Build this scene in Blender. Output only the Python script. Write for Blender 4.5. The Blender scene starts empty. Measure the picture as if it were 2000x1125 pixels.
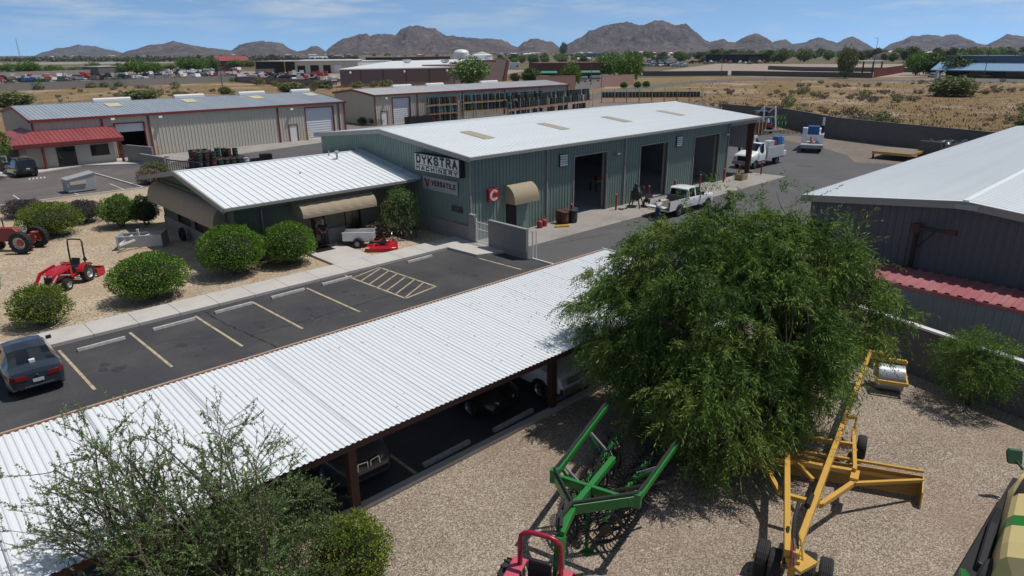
import bpy, bmesh, math, random
import numpy as np
from mathutils import Vector, Matrix, Euler
R = math.radians
rnd = random.Random(7)
S = bpy.context.scene
COL = S.collection
# ---------------------------------------------------------------- camera
F_PX, CAM_H = 1322.7451, 11.7
PITCH, ROLL, YAW = 0.3362015, -0.00755975, 0.81289353
cam_d = bpy.data.cameras.new('camera'); cam_o = bpy.data.objects.new('camera', cam_d); COL.objects.link(cam_o)
FW = Vector((math.cos(YAW)*math.cos(PITCH), math.sin(YAW)*math.cos(PITCH), -math.sin(PITCH)))
_rt = Vector((math.sin(YAW), -math.cos(YAW), 0)); _up = _rt.cross(FW)
RT = _rt*math.cos(ROLL)+_up*math.sin(ROLL); UP = _up*math.cos(ROLL)-_rt*math.sin(ROLL)
cam_o.matrix_world = Matrix(((RT.x,UP.x,-FW.x,0),(RT.y,UP.y,-FW.y,0),(RT.z,UP.z,-FW.z,CAM_H),(0,0,0,1)))
cam_d.sensor_width = 36; cam_d.sensor_fit = 'HORIZONTAL'; cam_d.lens = F_PX/2000*36
cam_d.clip_start = 0.1; cam_d.clip_end = 40000
S.camera = cam_o
# ---------------------------------------------------------------- light
SUN = Vector((0.69,-0.40,1.82)).normalized()
SUN_EL = math.asin(SUN.z); SUN_AZ = math.atan2(SUN.x, SUN.y)
W = bpy.data.worlds.new('World'); S.world = W; W.use_nodes = True
wn, wl = W.node_tree.nodes, W.node_tree.links
bg = wn['Background']; bg.inputs['Strength'].default_value = 0.062
sky = wn.new('ShaderNodeTexSky'); sky.sky_type = 'NISHITA'; sky.sun_disc = False
sky.sun_elevation = SUN_EL; sky.sun_rotation = SUN_AZ
sky.altitude = 450; sky.air_density = 1.0; sky.dust_density = 0.25; sky.ozone_density = 3.0
# thin clouds low over the mountains, fixed to sky directions
tc = wn.new('ShaderNodeTexCoord'); mp = wn.new('ShaderNodeMapping'); mp.inputs['Scale'].default_value = (4.2,4.2,30)
nz = wn.new('ShaderNodeTexNoise'); nz.inputs['Scale'].default_value = 1.7; nz.inputs['Detail'].default_value = 9; nz.inputs['Roughness'].default_value = .62
rp = wn.new('ShaderNodeValToRGB'); rp.color_ramp.elements[0].position = .47; rp.color_ramp.elements[1].position = .72
rp.color_ramp.elements[1].color = (.8,.8,.8,1)
sep = wn.new('ShaderNodeSeparateXYZ'); fade = wn.new('ShaderNodeMapRange')
fade.inputs['From Min'].default_value = .005; fade.inputs['From Max'].default_value = .05
mlt = wn.new('ShaderNodeMath'); mlt.operation = 'MULTIPLY'
mx = wn.new('ShaderNodeMix'); mx.data_type = 'RGBA'
hs = wn.new('ShaderNodeHueSaturation'); hs.inputs['Saturation'].default_value = 1.2; hs.inputs['Value'].default_value = 1.75
wl.new(tc.outputs['Generated'], mp.inputs['Vector']); wl.new(mp.outputs[0], nz.inputs['Vector']); wl.new(nz.outputs['Fac'], rp.inputs[0])
wl.new(tc.outputs['Generated'], sep.inputs[0]); wl.new(sep.outputs['Z'], fade.inputs['Value'])
wl.new(rp.outputs[0], mlt.inputs[0]); wl.new(fade.outputs[0], mlt.inputs[1]); wl.new(mlt.outputs[0], mx.inputs['Factor'])
lift = wn.new('ShaderNodeVectorMath'); lift.operation = 'MULTIPLY_ADD'; lift.inputs[1].default_value = (1,1,1.15); lift.inputs[2].default_value = (0,0,.16)   # clear dry air: deeper blue low down
nrm = wn.new('ShaderNodeVectorMath'); nrm.operation = 'NORMALIZE'
wl.new(tc.outputs['Generated'], lift.inputs[0]); wl.new(lift.outputs[0], nrm.inputs[0]); wl.new(nrm.outputs[0], sky.inputs['Vector'])
glow = wn.new('ShaderNodeMapRange'); glow.inputs['From Max'].default_value = .26; glow.inputs['To Min'].default_value = 3.9; glow.inputs['To Max'].default_value = .80   # brighter toward the horizon
wl.new(sep.outputs['Z'], glow.inputs['Value']); wl.new(glow.outputs[0], hs.inputs['Value'])
wl.new(sky.outputs[0], hs.inputs['Color']); wl.new(hs.outputs[0], mx.inputs['A']); mx.inputs['B'].default_value = (15.5,16.6,18.,1)
wl.new(mx.outputs['Result'], bg.inputs['Color'])
sd = bpy.data.lights.new('sun','SUN'); sd.energy = 4.3; sd.angle = R(.53); sd.color = (1,.955,.89)
so = bpy.data.objects.new('sun', sd); COL.objects.link(so); so.rotation_euler = (-SUN).to_track_quat('-Z','Y').to_euler(); so.location = (0,0,60)
S.view_settings.view_transform = 'Standard'; S.view_settings.look = 'None'; S.view_settings.gamma = 1; S.view_settings.use_curve_mapping = False
S.view_settings.exposure = -0.25
S.render.engine = 'CYCLES'; S.cycles.use_denoising = True
S.cycles.max_bounces = 6; S.cycles.diffuse_bounces = 3; S.cycles.glossy_bounces = 3; S.cycles.transparent_max_bounces = 8; S.cycles.transmission_bounces = 3

HAZE = 5.2e-5
# ---------------------------------------------------------------- measuring: photo pixel -> point of the site
def gp(px, py, z=0.0):
    d = FW + RT*((px-1000)/F_PX) - UP*((py-562.5)/F_PX)
    t = (z-CAM_H)/d.z
    return Vector((d.x*t, d.y*t, z))
def gdir(px):   # horizontal unit direction of a photo column at the horizon
    d = FW + RT*((px-1000)/F_PX) - UP*((100-562.5)/F_PX)
    return Vector((d.x, d.y, 0)).normalized()

# ---------------------------------------------------------------- materials
def mat(name, col, rough=.6, metal=0., nz=None, nz2=None, bump=None, isl=0., trans=0., coat=0., spec=.5, dark=None, objspace=False):
    """nz/nz2 = (scale or (x,y,z), amount, other colour); isl = random brightness per island"""
    m = bpy.data.materials.new(name); m.use_nodes = True
    n, l = m.node_tree.nodes, m.node_tree.links
    b = n['Principled BSDF']; b.inputs['Roughness'].default_value = rough; b.inputs['Metallic'].default_value = metal
    b.inputs['Specular IOR Level'].default_value = spec
    if coat: b.inputs['Coat Weight'].default_value = coat; b.inputs['Coat Roughness'].default_value = .06
    if objspace: pos = n.new('ShaderNodeTexCoord').outputs['Object']
    else: pos = n.new('ShaderNodeNewGeometry').outputs['Position']
    def noise(sc, det=5, ro=.6):
        t = n.new('ShaderNodeTexNoise'); t.inputs['Detail'].default_value = det; t.inputs['Roughness'].default_value = ro
        if isinstance(sc, tuple):
            mpn = n.new('ShaderNodeMapping'); mpn.inputs['Scale'].default_value = sc; l.new(pos, mpn.inputs['Vector']); l.new(mpn.outputs[0], t.inputs['Vector']); t.inputs['Scale'].default_value = 1
        else: l.new(pos, t.inputs['Vector']); t.inputs['Scale'].default_value = sc
        return t.outputs['Fac']
    cur = None
    c4 = (*col, 1)
    for q in (nz, nz2):
        if not q: continue
        sc, amt, oc = q[0], q[1], q[2]
        lo, hi = (q[3], q[4]) if len(q) > 4 else (.35, .65)
        mr = n.new('ShaderNodeMapRange'); mr.inputs['From Min'].default_value = lo; mr.inputs['From Max'].default_value = hi
        mr.inputs['To Max'].default_value = amt
        l.new(noise(sc), mr.inputs['Value'])
        x = n.new('ShaderNodeMix'); x.data_type = 'RGBA'; l.new(mr.outputs[0], x.inputs['Factor'])
        if cur is None: x.inputs['A'].default_value = c4
        else: l.new(cur, x.inputs['A'])
        x.inputs['B'].default_value = (*oc, 1); cur = x.outputs['Result']
    if isl:
        g = n.new('ShaderNodeNewGeometry'); mr = n.new('ShaderNodeMapRange'); mr.inputs['To Min'].default_value = 1-isl; mr.inputs['To Max'].default_value = 1+isl
        l.new(g.outputs['Random Per Island'], mr.inputs['Value'])
        h = n.new('ShaderNodeHueSaturation'); l.new(mr.outputs[0], h.inputs['Value'])
        if cur is None: h.inputs['Color'].default_value = c4
        else: l.new(cur, h.inputs['Color'])
        cur = h.outputs['Color']
    if cur is None: b.inputs['Base Color'].default_value = c4
    else: l.new(cur, b.inputs['Base Color'])
    if bump:
        bp = n.new('ShaderNodeBump'); bp.inputs['Strength'].default_value = bump[1]; bp.inputs['Distance'].default_value = bump[2] if len(bump) > 2 else .02
        l.new(noise(bump[0]), bp.inputs['Height']); l.new(bp.outputs[0], b.inputs['Normal'])
    if trans:
        tr = n.new('ShaderNodeBsdfTranslucent'); ms = n.new('ShaderNodeMixShader'); ms.inputs[0].default_value = trans
        if cur is None: tr.inputs['Color'].default_value = c4
        else: l.new(cur, tr.inputs['Color'])
        l.new(b.outputs[0], ms.inputs[1]); l.new(tr.outputs[0], ms.inputs[2]); l.new(ms.outputs[0], n['Material Output'].inputs['Surface'])
    return m
def stones(name, c1, c2, c3, scale, bstr=.6, patch=None):
    m = bpy.data.materials.new(name); m.use_nodes = True
    n, l = m.node_tree.nodes, m.node_tree.links; b = n['Principled BSDF']; b.inputs['Roughness'].default_value = .9; b.inputs['Specular IOR Level'].default_value = .25
    pos = n.new('ShaderNodeNewGeometry').outputs['Position']
    v = n.new('ShaderNodeTexVoronoi'); v.inputs['Scale'].default_value = scale; l.new(pos, v.inputs['Vector'])
    s = n.new('ShaderNodeSeparateColor'); l.new(v.outputs['Color'], s.inputs[0])
    r = n.new('ShaderNodeValToRGB'); e = r.color_ramp.elements; e[0].color = (*c1,1); e[1].color = (*c3,1); k = e.new(.5); k.color = (*c2,1)
    e[0].position = .05; e[-1].position = .95
    l.new(s.outputs[0], r.inputs[0])
    t = n.new('ShaderNodeTexNoise'); t.inputs['Scale'].default_value = .55; t.inputs['Detail'].default_value = 6; l.new(pos, t.inputs['Vector'])
    mr = n.new('ShaderNodeMapRange'); mr.inputs['From Min'].default_value = .3; mr.inputs['From Max'].default_value = .7; mr.inputs['To Min'].default_value = .86; mr.inputs['To Max'].default_value = 1.1
    l.new(t.outputs['Fac'], mr.inputs['Value'])
    h = n.new('ShaderNodeHueSaturation'); l.new(mr.outputs[0], h.inputs['Value']); l.new(r.outputs[0], h.inputs['Color'])
    cur = h.outputs[0]
    if patch:
        t2 = n.new('ShaderNodeTexNoise'); t2.inputs['Scale'].default_value = patch[0]; t2.inputs['Detail'].default_value = 8; l.new(pos, t2.inputs['Vector'])
        m2 = n.new('ShaderNodeMapRange'); m2.inputs['From Min'].default_value = patch[2]; m2.inputs['From Max'].default_value = patch[3]; m2.inputs['To Max'].default_value = patch[4]
        l.new(t2.outputs['Fac'], m2.inputs['Value'])
        x = n.new('ShaderNodeMix'); x.data_type = 'RGBA'; l.new(m2.outputs[0], x.inputs['Factor']); l.new(cur, x.inputs['A']); x.inputs['B'].default_value = (*patch[1],1); cur = x.outputs['Result']
    l.new(cur, b.inputs['Base Color'])
    if bstr:
        bp = n.new('ShaderNodeBump'); bp.inputs['Strength'].default_value = bstr; bp.inputs['Distance'].default_value = .02; bp.invert = True
        l.new(v.outputs['Distance'], bp.inputs['Height']); l.new(bp.outputs[0], b.inputs['Normal'])
    return m

# ---------------------------------------------------------------- mesh collecting
def frame(d, up=(0,0,1)):
    d = Vector(d).normalized(); u = Vector(up)
    if abs(d.dot(u)) > .98: u = Vector((1,0,0)) if abs(d.x) < .9 else Vector((0,1,0))
    s = d.cross(u).normalized(); return d, s, s.cross(d).normalized()
class MB:
    def __init__(s): s.v = []; s.f = []
    def add(s, vs, fs):
        n = len(s.v); s.v += [tuple(v) for v in vs]; s.f += [tuple(i+n for i in f) for f in fs]; return s
    def hexa(s, p):  # 8 points: bottom 4 ccw, top 4 ccw
        return s.add(p, [(3,2,1,0),(4,5,6,7),(0,1,5,4),(1,2,6,5),(2,3,7,6),(3,0,4,7)])
    def bx(s, x0,x1,y0,y1,z0,z1):
        return s.hexa([(x0,y0,z0),(x1,y0,z0),(x1,y1,z0),(x0,y1,z0),(x0,y0,z1),(x1,y0,z1),(x1,y1,z1),(x0,y1,z1)])
    def box(s, c, sz, rz=0):
        x,y,z = [q/2 for q in sz]; ca,sa = math.cos(rz), math.sin(rz)
        return s.hexa([(c[0]+a*ca-b*sa, c[1]+a*sa+b*ca, c[2]+e) for e in (-z,z) for a,b in ((-x,-y),(x,-y),(x,y),(-x,y))])
    def bar(s, a, b, w, h=None, up=(0,0,1), w2=None, h2=None):
        h = w if h is None else h; a,b = Vector(a),Vector(b); d,r,u = frame(b-a, up)
        w2 = w if w2 is None else w2; h2 = h if h2 is None else h2
        pts = [p+r*x*ww/2+u*z*hh/2 for p,ww,hh in ((a,w,h),(b,w2,h2)) for x,z in ((-1,-1),(1,-1),(1,1),(-1,1))]
        return s.add(pts, [(0,1,2,3),(7,6,5,4),(0,4,5,1),(1,5,6,2),(2,6,7,3),(3,7,4,0)])
    def cyl(s, a, b, r0, r1=None, n=12, caps=True):
        r1 = r0 if r1 is None else r1; a,b = Vector(a),Vector(b); d,r,u = frame(b-a)
        ring = [(math.cos(2*math.pi*i/n), math.sin(2*math.pi*i/n)) for i in range(n)]
        vs = [a+r*c*r0+u*q*r0 for c,q in ring]+[b+r*c*r1+u*q*r1 for c,q in ring]
        fs = [(i,(i+1)%n,n+(i+1)%n,n+i) for i in range(n)]
        if caps: fs += [tuple(range(n-1,-1,-1)), tuple(range(n,2*n))]
        return s.add(vs, fs)
    def tube(s, pts, r, n=6, caps=True):
        pts = [Vector(p) for p in pts]; rr = r if isinstance(r,(list,tuple)) else [r]*len(pts); vs = []; fs = []
        for i,p in enumerate(pts):
            d = (pts[min(i+1,len(pts)-1)]-pts[max(i-1,0)])
            d,sv,u = frame(d)
            vs += [p+sv*math.cos(2*math.pi*k/n)*rr[i]+u*math.sin(2*math.pi*k/n)*rr[i] for k in range(n)]
        for i in range(len(pts)-1):
            fs += [(i*n+k, i*n+(k+1)%n, (i+1)*n+(k+1)%n, (i+1)*n+k) for k in range(n)]
        if caps: fs += [tuple(range(n-1,-1,-1)), tuple(range((len(pts)-1)*n, len(pts)*n))]
        return s.add(vs, fs)
    def lathe(s, prof, c=(0,0,0), axis=(0,0,1), n=16, cap=True):   # prof = [(r, h)]
        d,r,u = frame(axis); c = Vector(c); vs = []; fs = []
        for rad,h in prof: vs += [c+d*h+r*math.cos(2*math.pi*k/n)*rad+u*math.sin(2*math.pi*k/n)*rad for k in range(n)]
        for i in range(len(prof)-1): fs += [(i*n+k, i*n+(k+1)%n, (i+1)*n+(k+1)%n, (i+1)*n+k) for k in range(n)]
        if cap and prof[0][0] > 1e-6: fs.append(tuple(range(n-1,-1,-1)))
        if cap and prof[-1][0] > 1e-6: fs.append(tuple(range((len(prof)-1)*n, len(prof)*n)))
        return s.add(vs, fs)
    def prism(s, poly, depth):    # poly 3D points, depth vector
        n = len(poly); p = [Vector(q) for q in poly]; d = Vector(depth)
        return s.add(p+[q+d for q in p], [tuple(range(n-1,-1,-1)), tuple(range(n,2*n))]+[(i,(i+1)%n,n+(i+1)%n,n+i) for i in range(n)])
    def sheet(s, poly, z=None):
        p = [(q[0],q[1],z if z is not None else q[2]) for q in poly]; return s.add(p, [tuple(range(len(p)))])
    def ball(s, c, r, nu=12, nv=8):
        rx,ry,rz = r if isinstance(r,(tuple,list)) else (r,r,r); vs = [(c[0],c[1],c[2]-rz)]; fs = []
        for j in range(1,nv):
            a = math.pi*j/nv-math.pi/2
            vs += [(c[0]+rx*math.cos(a)*math.cos(2*math.pi*i/nu), c[1]+ry*math.cos(a)*math.sin(2*math.pi*i/nu), c[2]+rz*math.sin(a)) for i in range(nu)]
        vs.append((c[0],c[1],c[2]+rz)); L = len(vs)-1
        fs += [(0,1+(i+1)%nu,1+i) for i in range(nu)]
        for j in range(nv-2): fs += [(1+j*nu+i,1+j*nu+(i+1)%nu,1+(j+1)*nu+(i+1)%nu,1+(j+1)*nu+i) for i in range(nu)]
        fs += [(L,L-nu+i,L-nu+(i+1)%nu) for i in range(nu)]
        return s.add(vs, fs)
    def build(s, name, m, parent=None, world=False, smooth=False, bevel=0, auto=False, kind=None, fix=True):
        vs = s.v
        if parent is not None and world:
            r = parent
            while r.parent: r = r.parent
            o = r.location; a = r.rotation_euler.z
            if a: ca,sa = math.cos(-a), math.sin(-a); vs = [((x-o.x)*ca-(y-o.y)*sa,(x-o.x)*sa+(y-o.y)*ca,z-o.z) for x,y,z in vs]
            else: vs = [(x-o.x,y-o.y,z-o.z) for x,y,z in vs]
        me = bpy.data.meshes.new(name); me.from_pydata(vs, [], s.f); me.materials.append(m)
        if fix and len(s.f) < 60000:
            b = bmesh.new(); b.from_mesh(me); bmesh.ops.recalc_face_normals(b, faces=b.faces); b.to_mesh(me); b.free()
        if smooth:
            me.polygons.foreach_set('use_smooth', [True]*len(me.polygons))
            if auto: me.set_sharp_from_angle(angle=R(38))
        me.update()
        ob = bpy.data.objects.new(name, me); COL.objects.link(ob)
        if parent is not None: ob.parent = parent
        if bevel:
            md = ob.modifiers.new('bevel','BEVEL'); md.width = bevel; md.segments = 2; md.limit_method = 'ANGLE'; md.angle_limit = R(40)
        if kind: ob['kind'] = kind
        return ob
def tag(o, label, cat, group=None):
    o['label'] = label; o['category'] = cat
    if group: o['group'] = group
    return o
def thing(name, label, cat, loc=(0,0,0), rz=0, group=None):
    o = bpy.data.objects.new(name, None); COL.objects.link(o); o.empty_display_size = .3
    o.location = loc; o.rotation_euler = (0,0,rz); return tag(o, label, cat, group)
def dup(root, loc, rz=0, label=None, scale=None, swap=None):
    def cp(o, par):
        c = o.copy(); COL.objects.link(c)
        if par is not None: c.parent = par
        for ch in o.children: cp(ch, c)
        return c
    r = cp(root, None); r.location = loc; r.rotation_euler = (0,0,rz)
    if scale is not None: r.scale = scale if isinstance(scale,tuple) else (scale,)*3
    if label: r['label'] = label
    return r
def recolor(root, names, m):
    for c in root.children_recursive:
        if c.name.split('.')[0] in names:
            c.data = c.data.copy(); c.data.materials[0] = m

# ---------------------------------------------------------------- foliage
def quads(name, P, D, Wd, ln, wd, m, parent=None, tri=False):
    """many leaf faces: base P, direction D, width vector Wd (n,3), lengths, widths"""
    P,D,Wd = [np.asarray(q,float) for q in (P,D,Wd)]; n = len(P)
    ln = np.broadcast_to(ln,(n,))[:,None]; wd = np.broadcast_to(wd,(n,))[:,None]
    v = np.empty((n,4,3)); v[:,0] = P; v[:,1] = P+D*ln*.45+Wd*wd*.5; v[:,2] = P+D*ln; v[:,3] = P+D*ln*.45-Wd*wd*.5
    me = bpy.data.meshes.new(name); me.vertices.add(4*n); me.vertices.foreach_set('co', v.reshape(-1))
    me.loops.add(4*n); me.loops.foreach_set('vertex_index', np.arange(4*n,dtype=np.int32)); me.polygons.add(n)
    me.polygons.foreach_set('loop_start', np.arange(0,4*n,4,dtype=np.int32)); me.polygons.foreach_set('loop_total', np.full(n,4,dtype=np.int32))
    me.update(calc_edges=True); me.materials.append(m)
    o = bpy.data.objects.new(name, me); COL.objects.link(o)
    if parent is not None: o.parent = parent
    return o
def unit(a): return a/np.maximum(np.linalg.norm(a,axis=-1,keepdims=True),1e-9)
def rdirs(rg, n): return unit(rg.normal(size=(n,3)))
# ================================================================ materials
M = {}
M['desert'] = mat('dry_grass_ground', (.235,.168,.088), .95, nz=(.05,.9,(.40,.315,.235),.50,.66), nz2=(1.1,.5,(.19,.13,.07),.44,.70), bump=(2.2,.8,.25), spec=.1)
M['plain'] = mat('scrub_plain', (.16,.13,.085), .95, nz=(.004,.8,(.11,.11,.06),.4,.6), nz2=(.02,.6,(.24,.18,.12),.5,.7), spec=.1)
M['asphalt'] = mat('worn_asphalt', (.098,.096,.100), .82, nz=(.3,.6,(.132,.127,.125),.4,.68), nz2=(7,.4,(.07,.069,.072),.45,.7), bump=(60,.25,.006), spec=.35)
M['asphalt_lot'] = mat('sealed_asphalt', (.050,.050,.055), .75, nz=(.30,.75,(.095,.09,.088),.42,.70), nz2=(7,.4,(.036,.036,.039),.45,.7), bump=(60,.25,.006), spec=.4)
M['asphalt_old'] = mat('grey_old_asphalt', (.13,.118,.112), .88, nz=(.3,.6,(.19,.17,.155),.42,.66), nz2=(2.6,.4,(.085,.08,.08),.5,.7), spec=.25)
M['dirt'] = mat('packed_dirt', (.215,.175,.15), .95, nz=(.25,.7,(.15,.135,.125),.4,.65), nz2=(1.6,.5,(.29,.24,.20),.45,.7), bump=(3,.4,.06), spec=.1)
M['gravel_near'] = stones('pale_gravel', (.17,.125,.095), (.295,.24,.185), (.54,.47,.385), 36, .8, (.28,(.25,.175,.13),.46,.66,.55))
M['gravel_yard'] = stones('tan_gravel', (.23,.175,.115), (.43,.345,.245), (.62,.52,.40), 18, .7, (.22,(.40,.285,.19),.46,.66,.7))
M['concrete'] = mat('light_concrete', (.53,.505,.47), .85, nz=(.6,.5,(.39,.36,.33),.4,.7), nz2=(6,.25,(.34,.31,.29),.5,.75), bump=(40,.15,.005), spec=.3)
M['concrete_d'] = mat('stained_concrete', (.33,.305,.28), .88, nz=(.35,.6,(.21,.19,.18),.42,.68), nz2=(3.5,.4,(.42,.39,.35),.5,.7), spec=.3)
M['stop'] = mat('wheel_stop_concrete', (.48,.465,.45), .9, nz=(5,.6,(.26,.25,.245),.4,.65), bump=(30,.3,.01))
M['paint_y'] = mat('worn_tan_paint', (.49,.405,.26), .8, nz=(2.2,.75,(.22,.19,.145),.46,.66), nz2=(14,.8,(.075,.07,.068),.56,.70))
M['paint_w'] = mat('worn_white_paint', (.55,.54,.52), .8, nz=(6,.5,(.2,.2,.2),.5,.7))
M['crack'] = mat('dark_crack', (.012,.012,.013), .9)
M['roof_w'] = mat('white_metal_roof', (.79,.825,.84), .42, nz=((.05,1.2,.5),.4,(.70,.75,.77),.42,.62), nz2=(.9,.25,(.55,.56,.56),.6,.78), spec=.5)
M['roof_carport'] = mat('white_corrugated', (.74,.765,.785), .45, nz=((2.2,.10,1),.35,(.66,.70,.73),.42,.62), nz2=(.7,.3,(.56,.57,.57),.62,.8), spec=.5)
M['roof_zinc'] = mat('blue_grey_metal_roof', (.34,.385,.43), .45, .15, nz=((.9,.05,1),.5,(.44,.48,.52),.4,.65), nz2=(.6,.3,(.28,.31,.35),.55,.75))
M['roof_pale'] = mat('dusty_pale_roof', (.56,.56,.57), .55, nz=((.6,.06,1),.4,(.48,.47,.44),.42,.65))
M['green_wall'] = mat('sage_green_metal', (.175,.245,.218), .5, nz=((.5,.5,.12),.35,(.205,.275,.248),.4,.65), spec=.45)
M['grey_trim'] = mat('warm_grey_trim', (.30,.29,.265), .5, nz=(2,.3,(.25,.24,.22)))
M['tan_wall'] = mat('greige_metal', (.52,.49,.415), .55, nz=((.4,.4,.1),.4,(.58,.55,.46),.4,.65))
M['red_trim'] = mat('oxide_red_trim', (.20,.035,.032), .5, nz=(1.5,.3,(.25,.06,.05)))
M['red_roof'] = mat('oxide_red_roof', (.27,.055,.058), .5, nz=((1,.15,1),.5,(.33,.10,.10),.4,.65))
M['dark_wall'] = mat('slate_grey_metal', (.10,.11,.125), .6, nz=((.5,.5,.1),.4,(.13,.14,.155)))
M['olive'] = mat('olive_stucco', (.13,.14,.115), .9, nz=(1.5,.4,(.10,.11,.09)), bump=(60,.3,.01))
M['block'] = mat('grey_block', (.30,.285,.265), .92, nz=(2.4,.5,(.23,.22,.21)), nz2=((.3,.3,5),.4,(.24,.23,.215),.45,.6), bump=(25,.4,.01), spec=.2)
M['block_d'] = mat('dark_and_shaded_block', (.155,.148,.145), .92, nz=(2.4,.5,(.12,.115,.115)), nz2=((.3,.3,5),.4,(.12,.115,.11),.45,.6), spec=.2)  # dark block tone; also carries the painted shade of the white-capped wall
M['awning'] = mat('sand_canvas', (.42,.345,.24), .85, nz=(2,.3,(.36,.29,.20)), trans=.12)
M['skylight'] = mat('yellowed_skylight', (.40,.355,.27), .5, nz=((6,1,1),.5,(.32,.28,.2)))
M['skylight_y'] = mat('pale_yellow_skylight', (.55,.52,.33), .5)
M['white'] = mat('white_paint', (.76,.76,.75), .4, nz=(1.5,.2,(.68,.67,.65)))
M['white_d'] = mat('white_roll_door', (.70,.71,.74), .45, nz=((.4,.4,3),.3,(.62,.62,.64)))
M['black'] = mat('black_steel', (.014,.014,.015), .45)
M['dark'] = mat('dark_interior', (.022,.022,.022), .9)  # near-black: painted shade of unlit interiors, also plain dark parts
M['glass'] = mat('dark_glass', (.012,.015,.018), .06, spec=.8)
M['tint'] = mat('bronze_glass', (.06,.04,.028), .12, spec=.6)
M['rust'] = mat('brown_red_steel', (.085,.034,.024), .7, nz=(3,.5,(.08,.03,.022)))
M['rust_p'] = mat('orange_rack_beam', (.42,.16,.06), .6, nz=(4,.5,(.3,.12,.05)))
M['steel'] = mat('galvanised_steel', (.42,.43,.44), .38, .7, nz=(3,.3,(.3,.31,.32)))
M['steel_d'] = mat('grey_steel_paint', (.36,.38,.40), .5, nz=(3,.4,(.27,.28,.29)))
M['rubber'] = mat('tyre_rubber', (.022,.022,.023), .85, nz=(6,.5,(.035,.034,.033)))
M['red'] = mat('tractor_red', (.45,.012,.022), .35, coat=.3)
M['red_old'] = mat('faded_red', (.29,.035,.04), .55, nz=(2.5,.5,(.22,.05,.05)))
M['pink'] = mat('sun_bleached_red', (.56,.085,.13), .5, nz=(2,.4,(.48,.07,.11)))
M['bollard'] = mat('bollard_red', (.36,.025,.03), .5, nz=(3,.3,(.28,.04,.04)))
M['ypost'] = mat('safety_yellow', (.62,.42,.05), .5)
M['sign_w'] = mat('sign_face_white', (.62,.64,.62), .5)
M['sign_g'] = mat('sign_face_grey', (.40,.41,.41), .5)
M['ink'] = mat('sign_black', (.012,.012,.014), .5)
M['ink_r'] = mat('sign_red', (.30,.012,.018), .5)
M['blue'] = mat('deep_blue_paint', (.02,.12,.34), .4)
M['bluer'] = mat('sky_blue_roof', (.20,.34,.50), .5)
M['mauve'] = mat('mauve_stucco', (.235,.165,.165), .9, nz=(.5,.4,(.21,.145,.145)))
M['pinkwall'] = mat('dusty_pink_block', (.42,.26,.22), .9, nz=(1,.4,(.36,.22,.19)))
M['brownst'] = mat('red_brown_stucco', (.15,.065,.055), .9, nz=(.6,.4,(.12,.055,.05)))
M['teal'] = mat('teal_canopy', (.06,.24,.18), .5)
M['rgreen'] = mat('rake_green', (.022,.19,.035), .4, coat=.2, nz=(2,.3,(.03,.16,.04)))
M['lyellow'] = mat('implement_yellow', (.60,.36,.07), .45, coat=.15, nz=(2.5,.4,(.5,.28,.05)))
M['pinkroof'] = mat('faded_red_roof',(.33,.105,.115),.55,nz=((.7,.7,.2),.55,(.40,.19,.19),.45,.65))
M['cream'] = mat('cream_panel', (.62,.51,.235), .4, coat=.2)
M['chrome'] = mat('chrome', (.7,.7,.7), .12, 1.)

# ================================================================ setting: ground
def sheet(name, poly, z, m, kind='structure'):
    ob = MB().sheet(poly, z).build(name, m, kind=kind); return ob
gb = MB(); N = 72
gb.add([(0,0,0)]+[(11500*math.cos(2*math.pi*i/N),11500*math.sin(2*math.pi*i/N),0) for i in range(N)], [(0,1+i,1+(i+1)%N) for i in range(N)])
gb.build('ground', M['plain'], kind='structure')
sheet('desert_field', [(-60,92),(95,92),(112,-60),(330,-60),(322,160),(210,215),(130,300),(60,330),(-60,320)], .004, M['desert'])
sheet('asphalt_yard', [(26.9,-30),(96,-30),(104,47),(102,56),(90,62),(62,62),(62,92),(-40,92),(-40,68.8),(20.6,69.2),(27.2,60),(26.9,33)], .008, M['asphalt'])
sheet('parking_lot', [(-40,13.6),(27.4,13.6),(27.3,34),(-40,34)], .012, M['asphalt_lot'])
sheet('street_asphalt', [(-40,68.5),(18.3,68.9),(24.8,70),(24.6,83),(20,82),(17,85.2),(-40,85.2)], .012, M['asphalt_old'])
sheet('dirt_yard', [(62,60),(90,62),(110,70),(150,84),(140,112),(60,112),(54,92),(61,91)], .012, M['dirt'])
sheet('dirt_patch', [(97,44),(93,45.5),(88.5,37),(86,34),(82.5,30.5),(78,28),(80,24),(96,22)], .013, M['dirt'])
sheet('concrete_apron', [(24.9,90.8),(24.9,83.2),(34.8,84.2),(50,87.6),(60,89),(60,91.6)], .016, M['concrete_d'])
sheet('shop_apron', [(27.35,29.35),(52,29.2),(64.7,29.4),(64.4,33.2),(27.35,33.2)], .016, M['concrete_d'])
sheet('gravel_yard', [(-40,34.2),(27.2,34.2),(27.2,52),(26,62),(20.6,68.9),(-40,68.2)], .016, M['gravel_yard'])
sheet('gravel_lot', [(7.0,-30),(27.6,-30),(27.6,13.95),(-40,13.95),(-40,-30)], .016, M['gravel_near'])
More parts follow.
